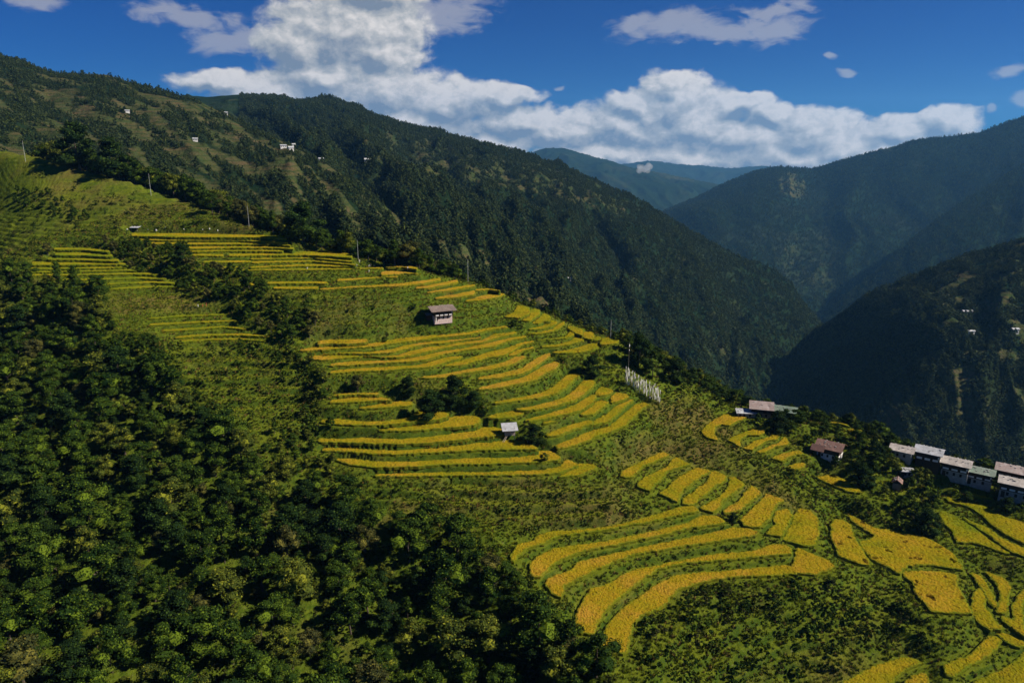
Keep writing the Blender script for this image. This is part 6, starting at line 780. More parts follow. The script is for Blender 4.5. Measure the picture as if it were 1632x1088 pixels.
# ---------------------------------------------------------------- mountains
def layer(name,x0,x1,dx,profs,nrow,amp,L,seed,fields=None,rough=0.,back=.25,fieldnoise=None):
    px=np.arange(x0,x1+dx,dx,dtype=float); PR=[]
    for pr in profs:
        a=np.array(pr,float); y=np.interp(px,a[:,0],a[:,1]); D=np.interp(px,a[:,0],a[:,2])
        kw=max(1,int(40/dx)); ker=np.ones(2*kw+1)/(2*kw+1); D=np.convolve(np.pad(D,kw,'edge'),ker,'valid')
        g,yf=gv(y); t=D/yf; PR.append(np.stack([t*(px-816)/F,D,-t*g],1))
    rows=[];S=[]
    r0=PR[0]; dirn=r0[:,:2]/np.linalg.norm(r0[:,:2],axis=1)[:,None]
    for k in range(8):
        d=back*r0[:,1]*(1-k/8.)**1.5; rows.append(np.concatenate([r0[:,:2]+dirn*d[:,None],(r0[:,2]-d*.55)[:,None]],1)); S.append(-(1-k/8.))
    n=len(PR)-1
    for s_ in range(n):
        m=nrow//n
        for k in range(m):
            u=k/m; rows.append(PR[s_]*(1-u)+PR[s_+1]*u); S.append((s_+u)/n)
    rows.append(PR[-1]); S.append(1.)
    G=np.array(rows); S=np.array(S); nr,nc=G.shape[:2]
    al=np.cumsum(np.r_[0,np.linalg.norm(np.diff(PR[0],axis=0),axis=1)]); al=np.broadcast_to(al,(nr,nc)); dn=np.cumsum(np.concatenate([np.zeros((1,nc)),np.linalg.norm(np.diff(G,axis=0),axis=2)],0),0)
    env=np.clip(np.abs(S)*4.5,.10,1)[:,None]
    wv=fbm(al/L*1.3,dn/L*.8,2,seed+9)*.5
    z=(fbm(al/L+wv,dn/(L*2.6)+wv,4,seed,.5,True)-.25)*amp*env+fbm(al/(L*.25),dn/(L*.35),3,seed+5)*amp*.16*env
    if rough: z=z+fbm(G[...,0]/14.,G[...,1]/14.+dn/20.,2,seed+7)*rough
    G[...,2]+=z
    o=grid_mesh(name,G.reshape(-1,3),nr,nc,M['far']); tag(o,kind='structure')
    px2,py2=proj(G[...,0],G[...,1],G[...,2]); fl=np.zeros((nr,nc))
    if fieldnoise: fl=np.clip((fbm(al/fieldnoise[0],dn/fieldnoise[0]*1.4,4,seed+3)-fieldnoise[1])*6,0,1)*fieldnoise[2]
    for P,v in (fields or []): fl=np.maximum(fl,np.where(inside(P,px2,py2),v*np.clip(.55+fbm(al/45,dn/30,4,seed+2)*2.6,0,1),0)) if v>0 else np.where(inside(P,px2,py2),0,fl)
    vattr(o,'field',fl)
    return dict(G=G,fl=fl,nr=nr,nc=nc,px=px2,py=py2,o=o)
def forest(Ly,n,h0,h1,name,label,cut=.45,pxr=(-30,1660),gap=.0,ol=.14):
    G=Ly['G']; A=np.linalg.norm(np.cross(G[1:,:-1]-G[:-1,:-1],G[:-1,1:]-G[:-1,:-1]),axis=2); w=A*(Ly['fl'][:-1,:-1]<cut)*(Ly['px'][:-1,:-1]>pxr[0])*(Ly['px'][:-1,:-1]<pxr[1]); w[:4]=0
    cl=np.clip(fbm(G[:-1,:-1,0]/60,G[:-1,:-1,1]/60,3,55)*1.6+1.05-gap,.0,1.5); w=w*cl
    w=(w/w.sum()).ravel(); c=np.random.choice(len(w),n,p=w); j,i=c//(G.shape[1]-1),c%(G.shape[1]-1); u=np.random.rand(n)[:,None];v=np.random.rand(n)[:,None]
    P=G[j,i]*(1-u)*(1-v)+G[j,i+1]*u*(1-v)+G[j+1,i]*(1-u)*v+G[j+1,i+1]*u*v; P[:,2]-=.8
    return scatter(name,P,np.random.uniform(h0,h1,n)*np.random.choice([1,1,1,1.3],n),np.random.choice([0,1,2,4,3],n,p=[(1-ol)*.3,(1-ol)*.3,(1-ol)*.15,(1-ol)*.25,ol]),PC_far,label,'forest')
# left hill with scattered fields
LA=layer('hills',-120,640,4,[
 [(-120,60,1500),(0,88,1500),(40,98,1480),(80,117,1450),(170,120,1400),(230,138,1350),(310,158,1300),(350,178,1270),(420,212,1200),(470,235,1120),(520,262,1040),(580,300,960),(640,350,880)],
 [(-120,170,1000),(0,180,1000),(200,215,980),(330,240,950),(460,262,900),(560,320,850),(640,380,800)],
 [(-120,300,620),(0,300,620),(100,320,620),(220,345,600),(400,420,560),(560,460,540),(640,480,540)]],160,13,230,301,
 [([(80,170),(200,190),(240,215),(150,210)],.7),([(150,160),(230,180),(215,200),(140,190)],.9),([(200,200),(290,205),(300,230),(230,225)],.9),([(230,150),(320,165),(400,195),(420,215),(330,200),(240,170)],.8),([(0,125),(90,140),(160,175),(60,165),(0,150)],.7),([(330,215),(420,215),(450,245),(340,240)],.7),([(420,245),(475,248),(470,262),(420,258)],.9)],.0,.3,(120,-.02,.8))
forest(LA,13000,3,7.5,'forest','scattered woods on the left hill beyond the crest',.55,gap=.2)
# long forested ridge falling to the right
LB_=layer('hills',250,1330,4,[
 [(250,150,2500),(330,155,2500),(380,151,2480),(420,152,2450),(470,161,2400),(520,158,2350),(560,167,2330),(600,184,2300),(650,198,2280),(700,212,2250),(780,230,2200),(850,248,2150),(900,268,2100),(950,288,2050),(1000,313,2000),(1060,345,1950),(1110,375,1900),(1160,400,1870),(1200,422,1850),(1250,455,1820),(1300,508,1800),(1330,540,1790)],
 [(250,250,1450),(400,235,1450),(500,235,1450),(640,270,1400),(760,310,1400),(850,350,1380),(950,400,1380),(1050,460,1400),(1150,510,1440),(1250,560,1450),(1330,590,1450)],
 [(250,330,820),(420,340,820),(560,380,800),(680,400,780),(800,450,800),(900,510,850),(1000,570,900),(1100,620,1000),(1200,660,1080),(1330,700,1150)],
 [(250,430,600),(560,440,560),(700,470,560),(900,560,600),(1100,650,700),(1200,690,800),(1330,760,900)]],230,60,260,401,
 [([(560,210),(700,225),(860,260),(980,300),(900,300),(760,270),(640,270),(560,240)],.55),([(640,245),(760,262),(900,290),(990,320),(1000,345),(820,300),(660,275)],.8),([(665,375),(740,385),(800,420),(880,440),(860,425),(780,430),(700,415)],1.),([(600,195),(720,215),(640,230)],.5),([(1130,530),(1190,560),(1180,585),(1120,560)],.5),([(820,455),(880,480),(900,510),(860,505),(800,470)],.9),([(340,160),(560,175),(560,215),(400,200)],-1)],.0,.15,(110,.3,.45))
forest(LB_,62000,4,9.5,'forest','dense dark forest covering the long ridge behind the terraces',.5,(380,1340))
forest(LB_,6000,3.5,6.5,'forest','scattered trees among the fields high on the long ridge',.9,(380,1340))
# right hand hill, its left flank in shade
LC=layer('hills',1150,1760,3.5,[
 [(1150,700,1300),(1190,640,1300),(1210,600,1290),(1250,570,1285),(1300,530,1270),(1345,500,1255),(1380,470,1240),(1420,455,1225),(1460,440,1210),(1500,420,1190),(1540,408,1180),(1570,405,1170),(1600,393,1160),(1632,382,1150),(1760,330,1130)],
 [(1150,720,1250),(1210,640,1230),(1300,590,1150),(1380,560,1050),(1430,550,960),(1500,530,900),(1632,520,880),(1760,500,870)],
 [(1150,750,1150),(1210,700,1100),(1300,680,960),(1380,670,860),(1450,690,780),(1550,720,740),(1632,740,720),(1760,760,700)],
 [(1150,850,1000),(1300,830,760),(1450,860,640),(1632,900,600),(1760,930,580)]],210,26,150,501,
 [([(1440,570),(1500,575),(1520,620),(1600,640),(1580,690),(1480,660),(1440,620)],.42),([(1520,495),(1632,490),(1632,540),(1540,530)],.45),([(1480,470),(1560,475),(1600,490),(1500,490)],.6),([(1150,900),(1150,600),(1330,480),(1400,455),(1440,520),(1400,720),(1380,900)],-1)],.0,.15,(55,.06,.8))
forest(LC,30000,3.5,7.5,'forest','dark forest on the shaded hill behind the village',.55,(1150,1700),gap=.0,ol=.5)
# far mountains
LD=layer('hills',1030,1760,2.5,[
 [(1030,350,5400),(1060,335,5400),(1110,315,5300),(1160,290,5200),(1200,274,5100),(1240,265,5050),(1290,270,5000),(1330,258,4900),(1380,245,4800),(1430,233,4700),(1450,225,4650),(1500,219,4600),(1560,212,4500),(1600,198,4450),(1632,187,4400),(1760,150,4300)],
 [(1030,370,4300),(1100,345,4200),(1200,330,4100),(1300,340,4000),(1400,330,3900),(1632,280,3700),(1760,260,3600)],
 [(1030,480,3000),(1200,460,3000),(1320,480,2900),(1450,470,2900),(1632,450,2900),(1760,450,2900)],
 [(1030,620,2200),(1200,600,2200),(1320,560,2200),(1632,560,2200),(1760,560,2200)]],170,70,800,601,
 [([(1240,285),(1262,272),(1285,290),(1280,318),(1245,310)],1.),([(1230,380),(1320,360),(1340,400),(1330,470),(1240,440)],.35),([(1395,235),(1450,228),(1440,240),(1400,245)],.6)],7.,.2,(220,.38,.35))
LE=layer('hills',1290,1800,2.5,[
 [(1290,520,2500),(1320,496,2500),(1350,470,2550),(1400,430,2650),(1450,385,2800),(1500,345,2950),(1560,305,3100),(1632,262,3300),(1800,190,3500)],
 [(1290,560,2100),(1350,520,2050),(1450,480,2100),(1560,430,2200),(1632,400,2300),(1800,360,2400)],
 [(1290,640,1700),(1400,640,1600),(1632,620,1600),(1800,600,1600)]],110,30,520,701,None,6.,.2)
forest(LD,45000,7,13,'forest','forest on the broad far mountain to the right',.6,(1030,1700))
forest(LE,12000,6,11,'forest','forest on the shaded spur at the right edge',.9,(1290,1700))
LF=layer('hills',780,1240,2.5,[
 [(780,262,9800),(840,246,9600),(870,237,9500),(900,237,9400),(935,247,9300),(975,257,9200),(1010,268,9100),(1050,275,9000),(1100,285,8800),(1150,296,8600),(1240,330,8300)],
 [(780,300,7500),(900,300,7500),(1000,312,7300),(1240,345,7000)],
 [(780,420,5600),(1000,400,5600),(1240,400,5600)]],90,170,1100,801,[([(1020,262),(1060,268),(1110,290),(1060,285)],.6)],12.,.2,(400,.3,.3))
LG=layer('hills',900,1420,3,[
 [(900,262,14500),(990,262,14500),(1040,256,14300),(1080,262,14200),(1120,264,14000),(1160,269,13800),(1190,266,13600),(1220,265,13500),(1260,268,13400),(1420,290,13000)],
 [(900,300,11500),(1420,320,11500)],[(900,380,9500),(1420,380,9500)]],60,150,1500,901,None,20.,.2)
vf=grid_mesh('ground',np.stack([*np.meshgrid(np.linspace(-15900,15900,60),np.linspace(-2900,18900,60)),np.full((60,60),-760.)],-1).reshape(-1,3),60,60,M['far']); vattr(vf,'field',np.zeros(3600)); tag(vf,kind='structure')

# ---------------------------------------------------------------- buildings
class MB:
    def __init__(s): s.v=[];s.f=[]
    def box(s,x0,y0,z0,x1,y1,z1):
        o=len(s.v); s.v+=[(x0,y0,z0),(x1,y0,z0),(x1,y1,z0),(x0,y1,z0),(x0,y0,z1),(x1,y0,z1),(x1,y1,z1),(x0,y1,z1)]
        s.f+=[[o+i for i in q] for q in ((3,2,1,0),(4,5,6,7),(0,1,5,4),(1,2,6,5),(2,3,7,6),(3,0,4,7))]; return s
    def hexa(s,P):
        o=len(s.v); s.v+=[tuple(p) for p in P]; s.f+=[[o+i for i in q] for q in ((3,2,1,0),(4,5,6,7),(0,1,5,4),(1,2,6,5),(2,3,7,6),(3,0,4,7))]; return s
    def tube(s,a,b_,r,r2=None,k=6):
        a=Vector(a);b_=Vector(b_); d=(b_-a).normalized(); u=d.orthogonal().normalized(); w=d.cross(u); o=len(s.v); r2=r if r2 is None else r2
        for c,rad in ((a,r),(b_,r2)):
            for i in range(k): t=2*math.pi*i/k; s.v.append(tuple(c+u*rad*math.cos(t)+w*rad*math.sin(t)))
        for i in range(k): s.f.append([o+i,o+(i+1)%k,o+k+(i+1)%k,o+k+i])
        s.f.append([o+i for i in range(k)][::-1]); s.f.append([o+k+i for i in range(k)]); return s
    def build(s,name,mat,parent=None,loc=None):
        return mesh_obj(name,s.v,s.f,mat,parent,loc)
def gable(w,d,z,rise,ov,th=.12,cx=0,cy=0):
    """shallow pitched roof, ridge along x, centred"""
    b=MB(); x0,x1=cx-w/2-ov,cx+w/2+ov; y0,y1=cy-d/2-ov,cy+d/2+ov; dz=rise*ov/(d/2)
    for s in (-1,1):
        ye=y0 if s<0 else y1
        P=[(x0,ye,z-dz),(x1,ye,z-dz),(x1,cy,z+rise),(x0,cy,z+rise)]
        if s>0: P=[P[1],P[0],P[3],P[2]]
        b.hexa([*P,*[(p[0],p[1],p[2]+th) for p in P]])
    return b
def window(parent,x,y,z,w,h,axis,mat=None):
    """framed opening on a wall; axis 'y' faces -y, 'x' faces +x"""
    b=MB(); p=MB(); t=.08
    if axis=='y':
        b.box(x-w/2,y-.10,z,x+w/2,y-.003,z+h); p.box(x-w/2+t,y-.125,z+t,x+w/2-t,y-.10,z+h-t)
    elif axis=='x':
        b.box(y+.003,x-w/2,z,y+.10,x+w/2,z+h); p.box(y+.10,x-w/2+t,z+t,y+.125,x+w/2-t,z+h-t)
    fr=b.build('window',mat or M['timber'],parent); p.build('pane',M['dark'],fr)
def farmhouse(loc,rz,w,d,h1,h2,roofm,label,rise=1.3,upper='white',lower='white',ov=1.2,name='farmhouse',group=None,jetty=.45,second=None,scale=1.):
    t=empty(name,loc,rz); t.scale=(scale,)*3
    MB().box(-w/2,-d/2,-1.5,w/2,d/2,h1).build('wall',M[lower],t)
    for k in range(3 if w>7 else 2): x=-w/2+w*(k+1)/(4 if w>7 else 3); window(t,x,-d/2,h1*.35,.7,1.0,'y')
    window(t,0,w/2,h1*.4,.6,.9,'x')
    dr=MB().box(-w*.38-.5,-d/2-.09,0,-w*.38+.45,-d/2-.003,2.0).build('door',M['timber'],t); 
    H=h1
    if h2>0:
        j=jetty; MB().box(-w/2-.1,-d/2-j,h1+.003,w/2+.1,d/2+.05,h1+.22).build('floor_beam',M['timber'],t)
        b=MB().box(-w/2,-d/2-j+.1,h1+.223,w/2,d/2,h1+h2); b.build('upper_wall',M['timber'],t)
        nn=max(3,int(w/1.9)); pb=MB()
        for k in range(nn): x=-w/2+w*(k+.5)/nn; q=w/nn*.34; pb.box(x-q,-d/2-j+.04,h1+.226,x+q,-d/2-j+.0995,h1+h2*.42)
        pb.box(w*.5-.9,-d/2-j+.04,h1+h2*.5,w*.5-.12,-d/2-j+.0995,h1+h2*.84); pb.box(w/2+.003,-d/2+.2,h1+.23,w/2+.06,d/2-.2,h1+h2*.86); pb.build('plaster_panel',M[upper],t)
        n=max(3,int(w/1.9)); f=MB()
        for k in range(n+1): x=-w/2+w*k/n; f.box(x-.1,-d/2-j+.02,h1+.226,x+.1,-d/2-j+.097,h1+h2-.003)
        f.box(-w/2,-d/2-j+.0,h1+h2*.42,w/2,-d/2-j+.018,h1+h2*.42+.16); f.box(-w/2,-d/2-j-.02,h1+h2*.86,w/2,-d/2-j+.016,h1+h2-.004); f.build('timber_frame',M['timber'],t)
        for k in range(n): x=-w/2+w*(k+.5)/n; window(t,x,-d/2-j+.1,h1+h2*.48,w/n*.55,h2*.36,'y')
        for k in (-.25,.2): window(t,k*d,w/2+.06,h1+h2*.45,.9,h2*.35,'x')
        H=h1+h2
    # open attic with posts, then the roof resting on them
    a=MB(); 
    for x in (-w/2+.15,0,w/2-.15):
        a.tube((x,0,H),(x,0,H+.45+rise),.08)
        for y in (-d/2+.1,d/2-.1): a.tube((x,y,H),(x,y,H+.45),.08)
    for y in (-d/2+.1,d/2-.1): a.tube((-w/2-ov*.8,y,H+.42),(w/2+ov*.8,y,H+.42),.09)
    a.build('roof_post',M['timber'],t)
    r=gable(w,d,H+.5,rise,ov).build('roof',M[roofm],t)
    ss=MB()
    for k in range(14):
        x=random.uniform(-w/2,w/2); s_=random.choice((-1,1)); y=s_*random.uniform(.1,.45)*d; z=H+.62+rise*(1-abs(y)/(d/2)); q=random.uniform(.1,.22); ss.box(x-q,y-q,z-.03,x+q,y+q,z+q*.8)
    ss.build('roof_stone',M['stone'],r)
    if second:
        sw,sd,sz,so=second; gable(sw,sd,H+.5+sz,rise*.8,ov*.6,.1,so[0],so[1]).build('upper_roof',M[roofm],t)
    tag(t,label,'house' if name!='hut' else 'hut',group); return t
def at(px,py,dz=0.): return hit(px,py)
# the lone farmhouse
p=at(702,507); fh=farmhouse(p,R(24),7.8,8.0,1.9,2.1,'rbrown','two storey white and timber farmhouse standing alone among the upper terraces',1.0,'white','pink',1.7,jetty=.8)
b=MB(); b.box(-6.2,-1.0,-.6,-3.3,3.2,2.0); b.build('side_shed',M['timber'],fh); gable(2.9,4.2,2.0,.5,.4,.08,-4.75,1.1).build('side_roof',M['rbrown'],fh); MB().box(-3.5,-4.6,-.6,-3.2,-4.35,1.9).build('porch_post',M['white'],fh)
# stilt hut
p=at(812,700); h=empty('stilt_hut',p,R(8)); h.scale=(1.18,1.18,1.18)

for x in (-1.3,1.3):
    for y in (-1.1,1.1): MB().tube((x,y,-1.),(x,y,3.9),.09).build('post',M['plank'],h)
b=MB().box(-1.5,-1.3,1.7,1.5,1.3,1.82).build('floor',M['plank'],h)
b=MB()
for k in range(9): x=-1.45+2.9*k/9; b.box(x,-1.28,1.823,x+.25,-1.2,3.3); b.box(x,1.2,1.823,x+.25,1.28,3.3)
for k in range(7): y=-1.15+2.3*k/7; b.box(-1.48,y,1.823,-1.40,y+.26,3.3); b.box(1.40,y,1.823,1.48,y+.26,3.3)
b.build('plank_wall',M['plank'],h)
P=[(-2.3,-2.0,3.3),(2.3,-2.0,3.35),(2.3,1.8,4.45),(-2.3,1.8,4.4)]; MB().hexa([*P,*[(q[0],q[1],q[2]+.07) for q in P]]).build('roof',M['rgrey'],h)
b=MB(); b.tube((-1.2,-1.3,1.7),(-2.9,-2.6,-.6),.06); b.tube((-.8,-1.3,1.7),(-2.5,-2.8,-.6),.06); b.build('ladder',M['pole'],h)
tag(h,'small plank hut on stilts with tin roof among the terraces','hut')
# low shed on the upper field edge
p=at(216,367); h=empty('field_shed',p,R(-5)); 
for x in (-1.6,1.6):
    for y in (-1,1): MB().tube((x,y,-.6),(x,y,1.5),.07).build('post',M['plank'],h)
P=[(-2.6,-1.6,1.35),(2.6,-1.6,1.35),(2.6,1.6,1.9),(-2.6,1.6,1.9)]; MB().hexa([*P,*[(q[0],q[1],q[2]+.06) for q in P]]).build('roof',M['rgrey'],h); tag(h,'low open shed with pale sheet roof at the top left of the yellow terraces','shed')
# village along the shoulder
G_='village houses on the right'
VH=[ # px,py,rz,w,d,h1,h2,roof,label,rise,upper,lower,ov,scale
 (1437,727,-37,6,5,2.4,0,'rpale','single storey house with pale patched roof, leftmost of the village row',.9,'white','shaded_white',.8,1.1),
 (1478,741,-37,7,5.5,2.6,2.3,'rgrey','tall village house with light grey sheet roof and cream gable',1.1,'white','timber',.8,1.08),
 (1521,757,-37,7.5,5.5,2.4,2.0,'rpale','village house with brown striped pale roof beside the grey roofed one',1.1,'white','shaded_white',.8,1.08),
 (1560,770,-37,7.,5.,2.3,1.9,'rgreen','white village house with a green sheet roof',1.0,'white','shaded_white',.8,1.05),
 (1611,764,-37,8,5.5,2.3,1.8,'rrose','village house with faded red roof at the right edge, higher one',1.1,'white','timber',.9,1.08),
 (1618,792,-36,8.5,5,2.4,2.0,'rpale','white village house with pale roof, lowest at the right edge',1.0,'white','shaded_white',.8,1.12)]
for (x,y,rz,w,d,h1,h2,rm,lb,rise,up,lo,ov,scl) in VH: farmhouse(at(x,y),R(rz),w,d,h1,h2,rm,lb,rise,up,lo,ov,'village_house',G_,.35,None,scl)
farmhouse(at(1322,727),R(-38),7.5,6,2.0,1.9,'rrust','house with rusty red brown double roof amid trees',1.5,'timber','white',1.1,'village_house',None,.3,(3.4,3.,-.9,(-3.3,-3.2)),1.)
farmhouse(at(1212,662),R(-16),7.5,6.5,2.2,1.6,'rrose','middle house of the patched roofs, with pinkish sheets',1.7,'timber','mud',1.0,'village_house','patched roof houses at the crest',.3)
farmhouse(at(1246,664),R(-24),9.,5.5,2.2,1.0,'rgreen','right house of the patched roofs, with greenish grey sheets',1.0,'timber','mud',1.2,'village_house','patched roof houses at the crest',.3)
farmhouse(at(1188,663),R(-4),7.,4.5,1.9,0,'rgrey','left shed of the patched roofs, with bluish grey sheets',.8,'timber','plank',.8,'shed','patched roof houses at the crest',.3)
farmhouse(at(1443,757),R(-10),3.8,3,1.6,0,'rgrey','small shed with white grey roof under the village row',.5,'timber','plank',.5,'shed',None,.3)
farmhouse(at(1429,775),R(60),3.2,2.6,1.6,0,'rrust','tiny shed with rust brown roof among trees below the village row',.9,'timber','mud',.4,'shed',None,.3)
# far white houses on the opposite slopes
def layer_hit(Ly,px,py):
    d=(Ly['px']-px)**2+(Ly['py']-py)**2; d[:8]=1e9; k=np.unravel_index(np.argmin(d),d.shape); return Vector(Ly['G'][k])
def far_house(Ly,px,py,w,d,h,rz,lb,rm='rgrey'):
    p=layer_hit(Ly,px,py); t=empty('far_house',p,R(rz)); t.scale=(.72,.72,.72) if Ly is LA else (1,1,1)
    
    MB().box(-w/2,-d/2,-3,w/2,d/2,h).build('wall',M['white'],t); gable(w,d,h+.003,h*.3,.8,.2).build('roof',M[rm],t)
    for k in range(3): window(t,-w/2+w*(k+.5)/3,-d/2,h*.45,w*.12,h*.3,'y')
    tag(t,lb,'house','white houses on the far slopes')
for a in [(LA,451,236,11,8,5,25,'white hilltop house, left one of the pair below the left ridge'),(LA,462,241,9,7,7,35,'tall white hilltop house, right one of the pair below the left ridge'),(LA,468,232,6,5,5,35,'small white outbuilding behind the hilltop pair'),
 (LA,519,247,9,6,5,20,'white house alone on the wooded spur right of the hilltop pair'),(LB_,586,262,9,8,7,20,'white house at the foot of the fields on the long ridge'),(LB_,697,283,10,7,5,10,'white house among small fields high on the long ridge'),
 (LA,205,180,8,6,4,30,'pale house in the clearing on the upper left hill'),(LA,312,226,8,6,5,20,'small white house under the brown slope at upper left'),(LA,364,173,8,7,5,20,'tiny white house near the skyline of the left hill'),
 (LC,1542,500,13,6,3.5,5,'long pale shed on the hill behind the village'),(LC,1545,531,8,5,3,5,'small white house in a clearing on the hill behind the village'),(LC,1616,527,8,5,3.5,5,'white house near the right edge on the hill behind the village'),
 (LD,1385,462,26,14,9,0,'pale house low in the far valley'),
 (LB_,905,449,7,6,4,20,'small white house in a gully of the long ridge'),]: far_house(*a)

# ---------------------------------------------------------------- prayer flags, utility poles, small things
def prayer_flag(p,h,i,lb,big=False):
    o=empty('flag_pole',p,random.uniform(.45,1.25)); lx,ly=random.uniform(-.25,.25),random.uniform(-.2,.2)
    MB().tube((0,0,-.5),(lx,ly,h),.055,.03).build('pole',M['pole'],o)
    V=[];Fc=[]; n=14; w=.30 if not big else .35
    for k in range(n+1):
        u=k/n; z=h*(.10 if not big else .75)+(h*.86 if not big else h*.22)*u; s=z/h; wob=.12*math.sin(u*9+i)
        for q,t in ((.03,0),(w*(.85+.15*math.sin(u*7+i*2)),1)): V.append((lx*s+q,ly*s+wob*t,z)); 
    for k in range(n): Fc.append([2*k,2*k+1,2*k+3,2*k+2])
    f=mesh_obj('flag',V,Fc,M['flag'],o); sd=f.modifiers.new('cloth','SOLIDIFY'); sd.thickness=.02
    tag(o,lb,'prayer flag','white prayer flags on the crest'); return o
nf=42
for i in range(nf):
    u=i/(nf-1); x=996+55*u+random.uniform(-1,1); yb=612+33*u+random.uniform(-4,2); p=at(x,yb)
    t=p.y*cp-p.z*sp; h=random.uniform(19,31)*t/F
    prayer_flag(p,h,i,'tall narrow white prayer flag in the dense row on the crest' )
p=at(1001,598); t=p.y*cp-p.z*sp; prayer_flag(p,54*t/F,99,'tallest bare pole rising at the left end of the flag row',True)
for (x,y0,y1,lb) in [(41,252,220,'utility pole at the far upper left below the big dark trees'),(241,312,278,'utility pole on the grassy upper left slope'),(397,358,325,'utility pole above the top of the yellow terraces'),(571,415,383,'utility pole beside the harvesters on the crest'),(746,450,413,'thin utility pole above the orange terraces'),(973,538,506,'utility pole at the end of the crest terraces'),(1080,583,568,'short pale pole on the crest between flags and patched roofs'),(1234,645,630,'white pole standing behind the patched roofs')]:
    p=at(x,y0); t=p.y*cp-p.z*sp; h=(y0-y1)*t/F; o=empty('utility_pole',p); MB().tube((0,0,-.6),(0,0,h),.10,.07).build('pole',M['conc'],o); MB().box(-.6,-.05,h-.5,.6,.05,h-.38).build('crossarm',M['timber'],o); tag(o,lb,'utility pole','utility poles along the crest')
def person(p,rz,pose,top,legs,lb,hat=None):
    """one continuous skinned body; pose 'stand' or 'bend'"""
    o=empty('person',p,rz)
    if pose=='stand': J=[(0,0,.93),(0,0,1.18),(0,0,1.42),(0,0,1.52),(0,.01,1.64)]; arm=[((.19,0,1.40),(.27,-.05,1.12),(.25,-.20,.90)),((-.19,0,1.40),(-.27,-.05,1.12),(-.25,-.18,.90))]
    else: J=[(0,.10,.88),(0,-.15,1.02),(0,-.42,1.05),(0,-.52,1.04),(0,-.62,1.0)]; arm=[((.17,-.40,1.02),(.2,-.45,.74),(.12,-.55,.48)),((-.17,-.40,1.02),(-.2,-.45,.74),(-.1,-.55,.5))]
    V=[J[0],J[1],J[2],J[3]]; E=[(0,1),(1,2),(2,3)]; Rr=[.15,.13,.16,.06]
    for s,a in zip((1,-1),arm):
        k=len(V); V+=list(a); E+=[(2,k),(k,k+1),(k+1,k+2)]; Rr+=[.065,.05,.04]
    for s in (1,-1):
        k=len(V); V+=[(.10*s,J[0][1],.82),(.11*s,J[0][1]*.6-.02,.46),(.11*s,.02,.08),(.11*s,-.12,.04)]; E+=[(0,k),(k,k+1),(k+1,k+2),(k+2,k+3)]; Rr+=[.10,.07,.05,.045]
    me=bpy.data.meshes.new('body'); me.from_pydata(V,E,[]); b_=bpy.data.objects.new('body',me); C.objects.link(b_); b_.parent=o; me.materials.append(M[top])
    sk=b_.modifiers.new('skin','SKIN'); 
    for i,r in enumerate(Rr): me.skin_vertices[0].data[i].radius=(r,r*.8)
    me.skin_vertices[0].data[0].use_root=True; ss=b_.modifiers.new('sub','SUBSURF'); ss.levels=1; ss.render_levels=1
    hx,hy,hz=J[4]; d=IV2*np.array([.085,.10,.12]); mesh_obj('head',[(hx+a,hy+b2,hz+c) for a,b2,c in d],IF2,M['skin'],o)
    d=IV2[:, :]*np.array([.10,.11,.11]) if not hat else IV2*np.array([.20,.20,.08]); mesh_obj('hair' if not hat else 'hat',[(hx+a,hy+.02+b2,hz+.05+c) for a,b2,c in d],IF2,M['hair'] if not hat else M[hat],o)
    tag(o,lb,'person','people working on the upper terraces'); return o
for (x,y,rz,pose,top,legs,lb,hat) in [(568,425,1.2,'bend','cream','blue','person in cream clothes bending at the left end of the harvest',None),(573,419,.3,'stand','cream','blue','person in pale clothes standing near the foot of the crest pole',None),(588,426,2.,'bend','cream','blue','person in white bending beside a dark clothed one',None),(591,426,.5,'stand','blue','blue','person in dark clothes standing amid the harvesters',None),(597,426,-1,'bend','cream','blue','person in white crouched right of the dark clothed one',None),(588,434,.4,'bend','cream','blue','person in pale clothes working one terrace below the harvesters','cream'),(650,431,.8,'stand','cream','blue','person in white alone right of the harvesters',None),(490,431,.1,'stand','cream','blue','person in white standing in the middle of the yellow terraces',None),
  (323,489,.4,'bend','red','blue','person in orange red clothes bending above the short terraces',None),(329,488,-.6,'stand','red','blue','person in brown red clothes standing above the short terraces',None),(316,491,.0,'stand','cream','blue','person in white left of the two in red',None)]:
    person(at(x,y),rz,pose,top,legs,lb,hat)
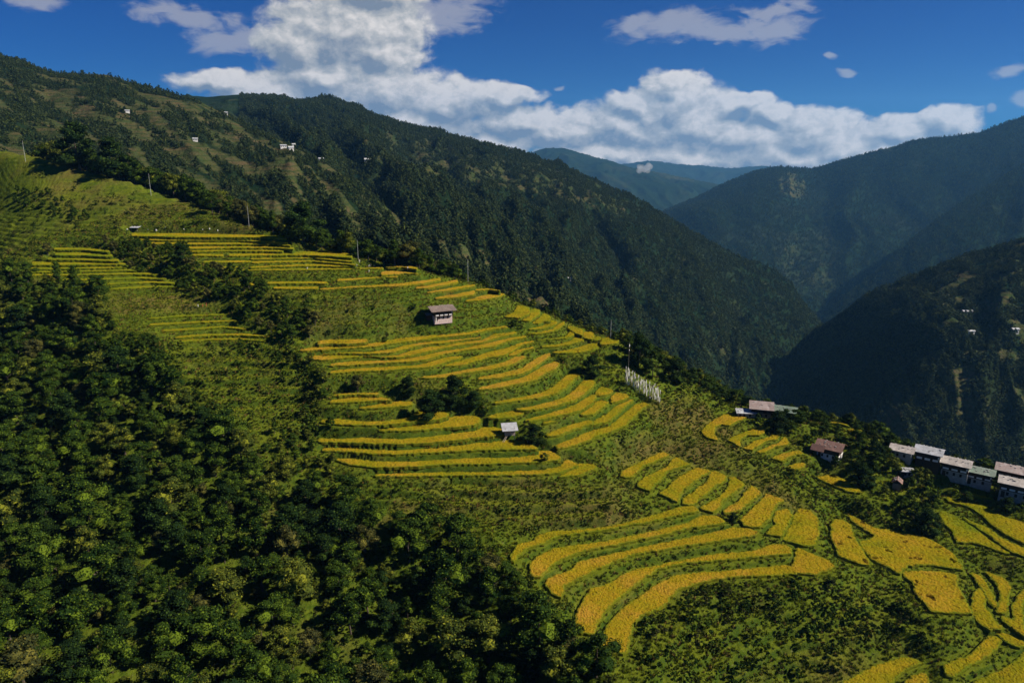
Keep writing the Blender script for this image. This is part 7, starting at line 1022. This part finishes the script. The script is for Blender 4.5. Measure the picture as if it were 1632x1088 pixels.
for (x,y,sz,lb) in [(203,367,.9,'pale upright stone left of the low shed'),(236,367,.6,'small pale stone right of the low shed'),(249,368,1.0,'bright white boundary stone at the top of the yellow terraces'),(264,364,.7,'white stone set back from the terrace edge'),(293,366,.6,'small white stone above the middle of the yellow terraces'),(323,367,.6,'small grey stone between two whiter ones'),(334,366,.8,'white stone above the right half of the yellow terraces'),(347,368,.7,'white stone furthest right along the top edge')]:
    p=at(x,y); d=IV2*np.array([.45,.35,.6])*sz*(1+np.random.uniform(-.12,.12,(len(IV2),1))); o=mesh_obj('boundary_stone',[(a,b2,c+.35*sz) for a,b2,c in d],IF2,M['white'],None,p); tag(o,lb,'stone','white stones along the top field edge')

# small low cloud puff in front of the far mountain, a lumpy mass of thin droplets
m=bpy.data.materials.new('cloud_puff'); m.use_nodes=True; nt=m.node_tree; nt.nodes.clear(); b=NB(nt)
pv=b.node('ShaderNodeVolumePrincipled'); pv.inputs['Color'].default_value=(1,1,1,1); pv.inputs['Density'].default_value=.012; pv.inputs['Anisotropy'].default_value=.0; b.node('ShaderNodeOutputMaterial',inp={1:pv.outputs[0]})
g,yf=gv(269); t=4800/yf; c=Vector((t*(1026-816)/F,4800,-t*g)); V=[];Fc=[]
for k in range(18):
    o_=len(V); r=random.uniform(11,24); q=Vector((random.uniform(-42,42),random.uniform(-25,25),random.uniform(-22,22))); d=IV2*r*(1+np.random.uniform(-.15,.15,(len(IV2),1))); V+=[tuple(q+Vector(x)) for x in d]; Fc+=[[o_+i for i in f_] for f_ in IF2]
cl=mesh_obj('cloud',V,Fc,m,None,c); rm=cl.modifiers.new('merge','REMESH'); rm.mode='VOXEL'; rm.voxel_size=5; tag(cl,'small white cloud puff floating before the far mountain','cloud')

# ---------------------------------------------------------------- haze: one closed box of even air round everything
HZ=3.3e-5
if HZ>0:
    hb_=MB().box(-16000,-3000,-775,16000,19000,1250).build('haze',None)
    m=bpy.data.materials.new('haze_air'); m.use_nodes=True; nt=m.node_tree; nt.nodes.clear(); b=NB(nt)
    pv=b.node('ShaderNodeVolumePrincipled'); pv.inputs['Color'].default_value=(.20,.54,1.,1); pv.inputs['Density'].default_value=HZ; pv.inputs['Anisotropy'].default_value=.2
    b.node('ShaderNodeOutputMaterial',inp={1:pv.outputs[0]}); hb_.data.materials.append(m); tag(hb_,kind='stuff')
